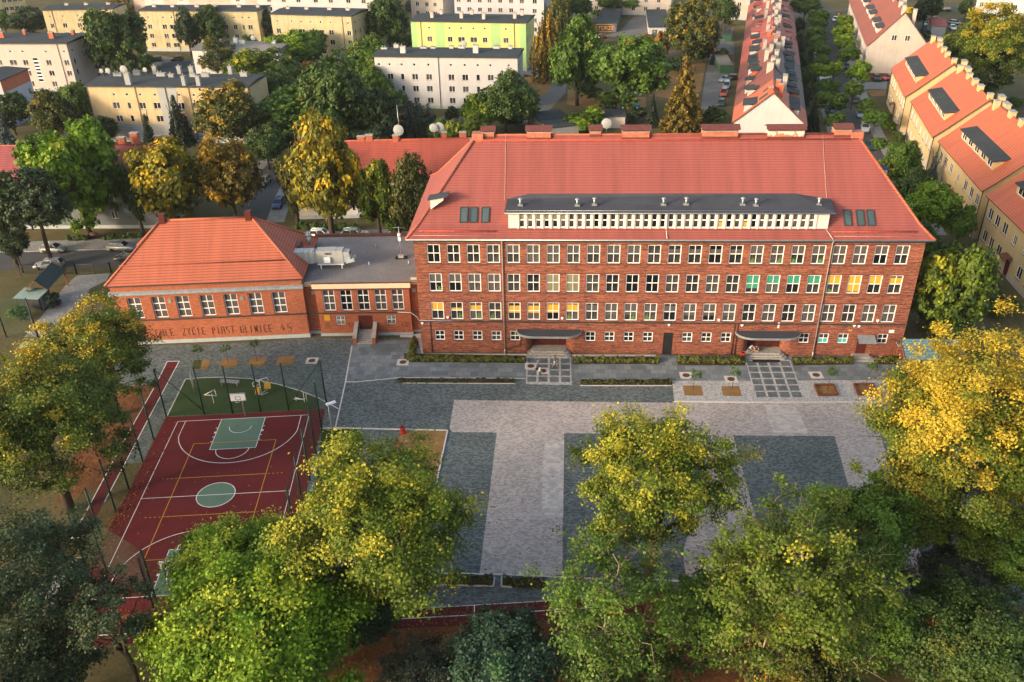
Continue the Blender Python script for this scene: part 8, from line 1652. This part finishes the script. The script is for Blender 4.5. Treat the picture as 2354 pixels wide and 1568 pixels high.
def railing(label, pts, H, name='metal_fence', panel=2.5):
    P = [G(p) for p in pts]; t = thing(name, label, 'fence', P[0]); mb = MB(); rl = MB()
    for a, b in zip(P, P[1:]):
        a = a - P[0]; b = b - P[0]; L = (b - a).length; n = max(1, int(L / panel))
        for z in (.18, H - .1): rl.tube([a + Vector((0, 0, z)), b + Vector((0, 0, z))], .03, 4)
        for k in range(int(L / .16)): q = a.lerp(b, (k + .5) / int(L / .16)); mb.tube([q + Vector((0, 0, .1)), q + Vector((0, 0, H))], .014, 4, cap=False)
        for k in range(n + 1): q = a.lerp(b, k / n); m_ = MB(); m_.box(q.x - .07, q.x + .07, q.y - .07, q.y + .07, 0, H + .15); m_.build('post', M['darkmetal'], t)
    mb.build('bars', M['darkmetal'], t); rl.build('rail', M['darkmetal'], t)
railing('black bar fence with double gate across the drive by the gym', [ce(185, 1015), ce(690, 1003), ce(1000, 990), ce(1090, 975)], 1.7)
railing('black bar fence at the dark right corner of the school', [ct(350, 300), ct(520, 310)], 1.5)
bar_thing('table_tennis', 'blue slatted table behind the yellow crowned tree at the left edge', cs(150, 275), R(10), [[(-1.2, -.6, 0), (-1.2, -.6, .7)], [(1.2, -.6, 0), (1.2, -.6, .7)], [(-1.2, .6, 0), (-1.2, .6, .7)], [(1.2, .6, 0), (1.2, .6, .7)]], 'zinc', 'table', boxes=[('table_top', (-1.4, 1.4, -.75, .75, .7, .76), 'blind_t')])
# ---------------------------------------------------------------- people: one continuous skinned body each, five fingers per hand
M['skin'] = flat('skin', (.48, .27, .19), .6, var=.06)
def cloth(name, c): M[name] = flat(name, c, .85, var=.15, scale=6); return name
for n_, c_ in (('blue_shirt', (.10, .17, .33)), ('pale_blue_shirt', (.42, .52, .60)), ('olive_shirt', (.08, .09, .05)), ('teal_shorts', (.04, .17, .17)), ('pale_shorts', (.46, .52, .58)), ('dark_trousers', (.04, .045, .06)), ('hair_brown', (.07, .04, .025)), ('hair_dark', (.03, .022, .018)), ('shoe', (.5, .45, .42)), ('black_cloth', (.02, .02, .022))): cloth(n_, c_)
def person(label, P, az, J, top, bottom, hair, group, sleeves=.5, legs_bare=True, shoe='shoe', z=0):
    """J: joint name -> (x, y, z); x forward, y left"""
    t = thing('person', label, 'person', (P.x, P.y, z), az, group)
    names = list(J); rad = {'pelvis': .145, 'waist': .125, 'chest': .15, 'neckbase': .085, 'neck': .058, 'headlow': .082, 'head': .105, 'headtop': .075}
    for s in 'LR': rad.update({'sh' + s: .072, 'el' + s: .047, 'wr' + s: .034, 'hd' + s: .042, 'hip' + s: .105, 'kn' + s: .066, 'an' + s: .045, 'to' + s: .038})
    ed = [('pelvis', 'waist'), ('waist', 'chest'), ('chest', 'neckbase'), ('neckbase', 'neck'), ('neck', 'headlow'), ('headlow', 'head'), ('head', 'headtop')]
    for s in 'LR': ed += [('chest', 'sh' + s), ('sh' + s, 'el' + s), ('el' + s, 'wr' + s), ('wr' + s, 'hd' + s), ('pelvis', 'hip' + s), ('hip' + s, 'kn' + s), ('kn' + s, 'an' + s), ('an' + s, 'to' + s)]
    me = bpy.data.meshes.new('skeleton'); me.from_pydata([J[n] for n in names], [(names.index(a), names.index(b)) for a, b in ed], [])
    o = bpy.data.objects.new('skeleton', me); COL.objects.link(o); o.modifiers.new('skin', 'SKIN')
    sv = me.skin_vertices[0].data
    for k, n in enumerate(names): sv[k].radius = (rad[n],) * 2; sv[k].use_root = n == 'pelvis'
    o.modifiers.new('sub', 'SUBSURF').levels = 1
    dg = bpy.context.evaluated_depsgraph_get(); ev = o.evaluated_get(dg); em = ev.to_mesh(); V = [tuple(v.co) for v in em.vertices]; Fc = [tuple(p.vertices) for p in em.polygons]; ev.to_mesh_clear()
    bpy.data.objects.remove(o); bpy.data.meshes.remove(me)
    mats = [M['skin'], M[top], M[bottom], M[shoe]]
    def region(c):
        best = 9; r = 0
        for a, b in ed:
            A, B = Vector(J[a]), Vector(J[b]); d = B - A; u = max(0, min(1, (c - A).dot(d) / d.length_squared)); q = (c - A - d * u).length / max(.03, rad[a])
            if q < best: best = q; r = (a, b, u)
        a, b, u = r
        if a in ('neckbase', 'neck', 'headlow', 'head'): return 0
        if a[:2] == 'sh': return 1 if u < sleeves else 0
        if a[:2] in ('el', 'wr'): return 0 if sleeves <= 1 else 1
        if a == 'pelvis' and b[:3] == 'hip': return 2
        if a[:3] == 'hip': return 2
        if a[:2] == 'kn': return 0 if legs_bare else 2
        if a[:2] == 'an': return 3
        return 2 if a == 'pelvis' and u < .45 else 1
    mb = MB(); mb.v = V; mb.f = Fc
    for f in Fc:
        c = sum((Vector(V[q]) for q in f), Vector()) / len(f); mb.mi.append(region(c)); mb.sm.append(True)
    for s, sy in (('L', 1), ('R', -1)):
        h = Vector(J['hd' + s]); d = (h - Vector(J['wr' + s])).normalized(); side = d.cross(Vector((0, 0, 1))); side = side.normalized() if side.length > .1 else Vector((0, 1, 0)); nn = side.cross(d)
        for k, L in enumerate((.072, .084, .078, .062)):
            b = h + side * (.03 - .02 * k) + d * .02; mb.tube([b, b + d * L * .5 - nn * .008, b + d * L - nn * .03], .011, 5, 0, .007)
        b = h + side * .035 - d * .01; mb.tube([b, b + side * .03 + d * .03, b + side * .03 + d * .065], .012, 5, 0, .008)
    hd = Vector(J['head']); fw = Vector((1, 0, 0)); fwd = Vector(J.get('face', (1, 0, -.1))) if 0 else fw
    mb.tube([hd + fwd * .10 + Vector((0, 0, .02)), hd + fwd * .125 + Vector((0, 0, -.015)), hd + fwd * .10 + Vector((0, 0, -.02))], .014, 5, 0)
    for sy in (1, -1): mb.tube([hd + Vector((0, sy * .095, .02)), hd + Vector((-.01, sy * .115, 0)), hd + Vector((0, sy * .095, -.03))], .014, 5, 0)
    bo = mb.build('body', mats, t)
    mb = MB(); n = 12
    R_ = [[(hd.x - .012 + .118 * math.cos(2 * math.pi * e / n) * math.cos(p) - .015, hd.y + .112 * math.sin(2 * math.pi * e / n) * math.cos(p), hd.z + .02 + .135 * math.sin(p) + (.035 if math.cos(2 * math.pi * e / n) > .3 else -.03) * (1 - p / 1.57)) for e in range(n)] for p in (.0, .4, .8, 1.2, 1.5)]
    for a, b in zip(R_, R_[1:]):
        for e in range(n): mb.face([a[e], a[(e + 1) % n], b[(e + 1) % n], b[e]], 0, True)
    mb.face(R_[-1]); mb.build('hair', M[hair], t)
    mb = MB()
    for sy in (1, -1): c = hd + Vector((.096, sy * .034, .012)); mb.box(c.x, c.x + .012, c.y - .012, c.y + .012, c.z - .007, c.z + .007)
    mb.box(hd.x + .094, hd.x + .104, hd.y - .025, hd.y + .025, hd.z - .058, hd.z - .05); mb.build('face', M['hair_dark'], t)
    return t
def walk(ph=1, arm=.2, lean=.02, bag=False):
    J = {'pelvis': (0, 0, .95), 'waist': (lean * .5, 0, 1.10), 'chest': (lean, 0, 1.32), 'neckbase': (lean, 0, 1.46), 'neck': (lean + .01, 0, 1.53), 'headlow': (lean + .03, 0, 1.60), 'head': (lean + .03, 0, 1.66), 'headtop': (lean + .02, 0, 1.73)}
    for s, sy, f in (('L', 1, ph), ('R', -1, -ph)):
        J['sh' + s] = (lean, sy * .19, 1.41); J['el' + s] = (lean - f * arm * .6, sy * .24, 1.14); J['wr' + s] = (lean - f * arm * 1.0 + .10, sy * .24, .92); J['hd' + s] = (lean - f * arm * 1.15 + .13, sy * .24, .85)
        J['hip' + s] = (f * .03, sy * .09, .88)
        if f > 0: J['kn' + s] = (.22, sy * .09, .50); J['an' + s] = (.30, sy * .09, .09); J['to' + s] = (.45, sy * .10, .05)
        else: J['kn' + s] = (-.06, sy * .09, .49); J['an' + s] = (-.36, sy * .09, .17); J['to' + s] = (-.26, sy * .10, .05)
    return J
pg = 'people walking on the first entrance path'
az_w = 0.25
person('person in olive shirt and pale shorts striding along the top of the entrance path', G(ci(1385, 1165)), R(8), walk(1, .25, .06), 'olive_shirt', 'pale_shorts', 'hair_brown', pg)
pb = person('person in dark blue shirt carrying a black bag on the entrance path', G(ci(1232, 1200)), R(12), walk(-1, .15, .03), 'blue_shirt', 'dark_trousers', 'hair_dark', pg, legs_bare=False)
person('person in pale blue shirt and teal shorts walking lowest on the entrance path', G(ci(1250, 1262)), R(10), walk(1, .22, .04), 'pale_blue_shirt', 'teal_shorts', 'hair_brown', pg)
J_ = walk(-1, .15, .03); hR = J_['hdR']; hL = J_['hdL']
t = thing('shoulder_bag', 'black bag held beside the person in dark blue shirt', 'bag', pb.location, R(12)); mb = MB(); x, y, z = hR
mb.hexa([(x - .22, y - .13, z - .45), (x + .2, y - .13, z - .45), (x + .2, y - .02, z - .45), (x - .22, y - .02, z - .45)], [(x - .19, y - .11, z - .12), (x + .17, y - .11, z - .12), (x + .17, y - .03, z - .12), (x - .19, y - .03, z - .12)]); mb.build('pouch', M['black_cloth'], t); mb = MB(); mb.tube([(x - .12, y - .07, z - .13), (x - .05, y - .02, z - .02), (x + .05, y - .02, z - .02), (x + .1, y - .07, z - .13)], .014, 5); mb.build('handle', M['black_cloth'], t)
def sitj(lean=.18, kz=.46):
    J = {'pelvis': (0, 0, .14), 'waist': (.04, 0, .30), 'chest': (.04 + lean, 0, .50), 'neckbase': (.06 + lean * 1.25, 0, .63), 'neck': (.09 + lean * 1.3, 0, .70), 'headlow': (.14 + lean * 1.35, 0, .76), 'head': (.15 + lean * 1.4, 0, .82), 'headtop': (.14 + lean * 1.4, 0, .89)}
    for s, sy in (('L', 1), ('R', -1)):
        J['sh' + s] = (.06 + lean, sy * .18, .58); J['el' + s] = (.30 + lean, sy * .24, .40); J['wr' + s] = (.48 + lean, sy * .12, .28); J['hd' + s] = (.55 + lean, sy * .08, .26)
        J['hip' + s] = (.06, sy * .11, .13); J['kn' + s] = (.40, sy * .30, kz * .6); J['an' + s] = (.42, sy * .04 + .02, .07); J['to' + s] = (.55, sy * .10, .05)
    return J
sg_ = 'people sitting on the second entrance platform'
fz = .52
def platf(p): return PLANE(p, (0, 0, fz), (0, 0, 1))
person('person in pale blue top sitting at the left cheek of the second entrance', platf(cj(838, 1005)), R(-60), sitj(.2), 'pale_blue_shirt', 'dark_trousers', 'hair_dark', sg_, legs_bare=False, z=fz)
person('person with bare arms and legs sitting cross legged on the second entrance platform', platf(cj(905, 1010)), R(-110), sitj(.26, .3), 'olive_shirt', 'dark_trousers', 'hair_brown', sg_, sleeves=.15, z=fz)
# ---------------------------------------------------------------- thin evening haze
mt = bpy.data.materials.new('haze_air'); mt.use_nodes = True; nt = mt.node_tree; nt.nodes.remove(nt.nodes['Principled BSDF'])
pv = nt.nodes.new('ShaderNodeVolumePrincipled'); pv.inputs['Color'].default_value = (.80, .84, .88, 1); pv.inputs['Density'].default_value = .00008; pv.inputs['Anisotropy'].default_value = .2
nt.links.new(pv.outputs[0], nt.nodes['Material Output'].inputs['Volume'])
mb = MB(); mb.box(-950, 950, -150, 1450, -2.0, 62); o = mb.build('haze', mt); tag(o, 'thin pale evening haze over the whole town', 'haze', None, 'stuff')
S.cycles.volume_bounces = 0
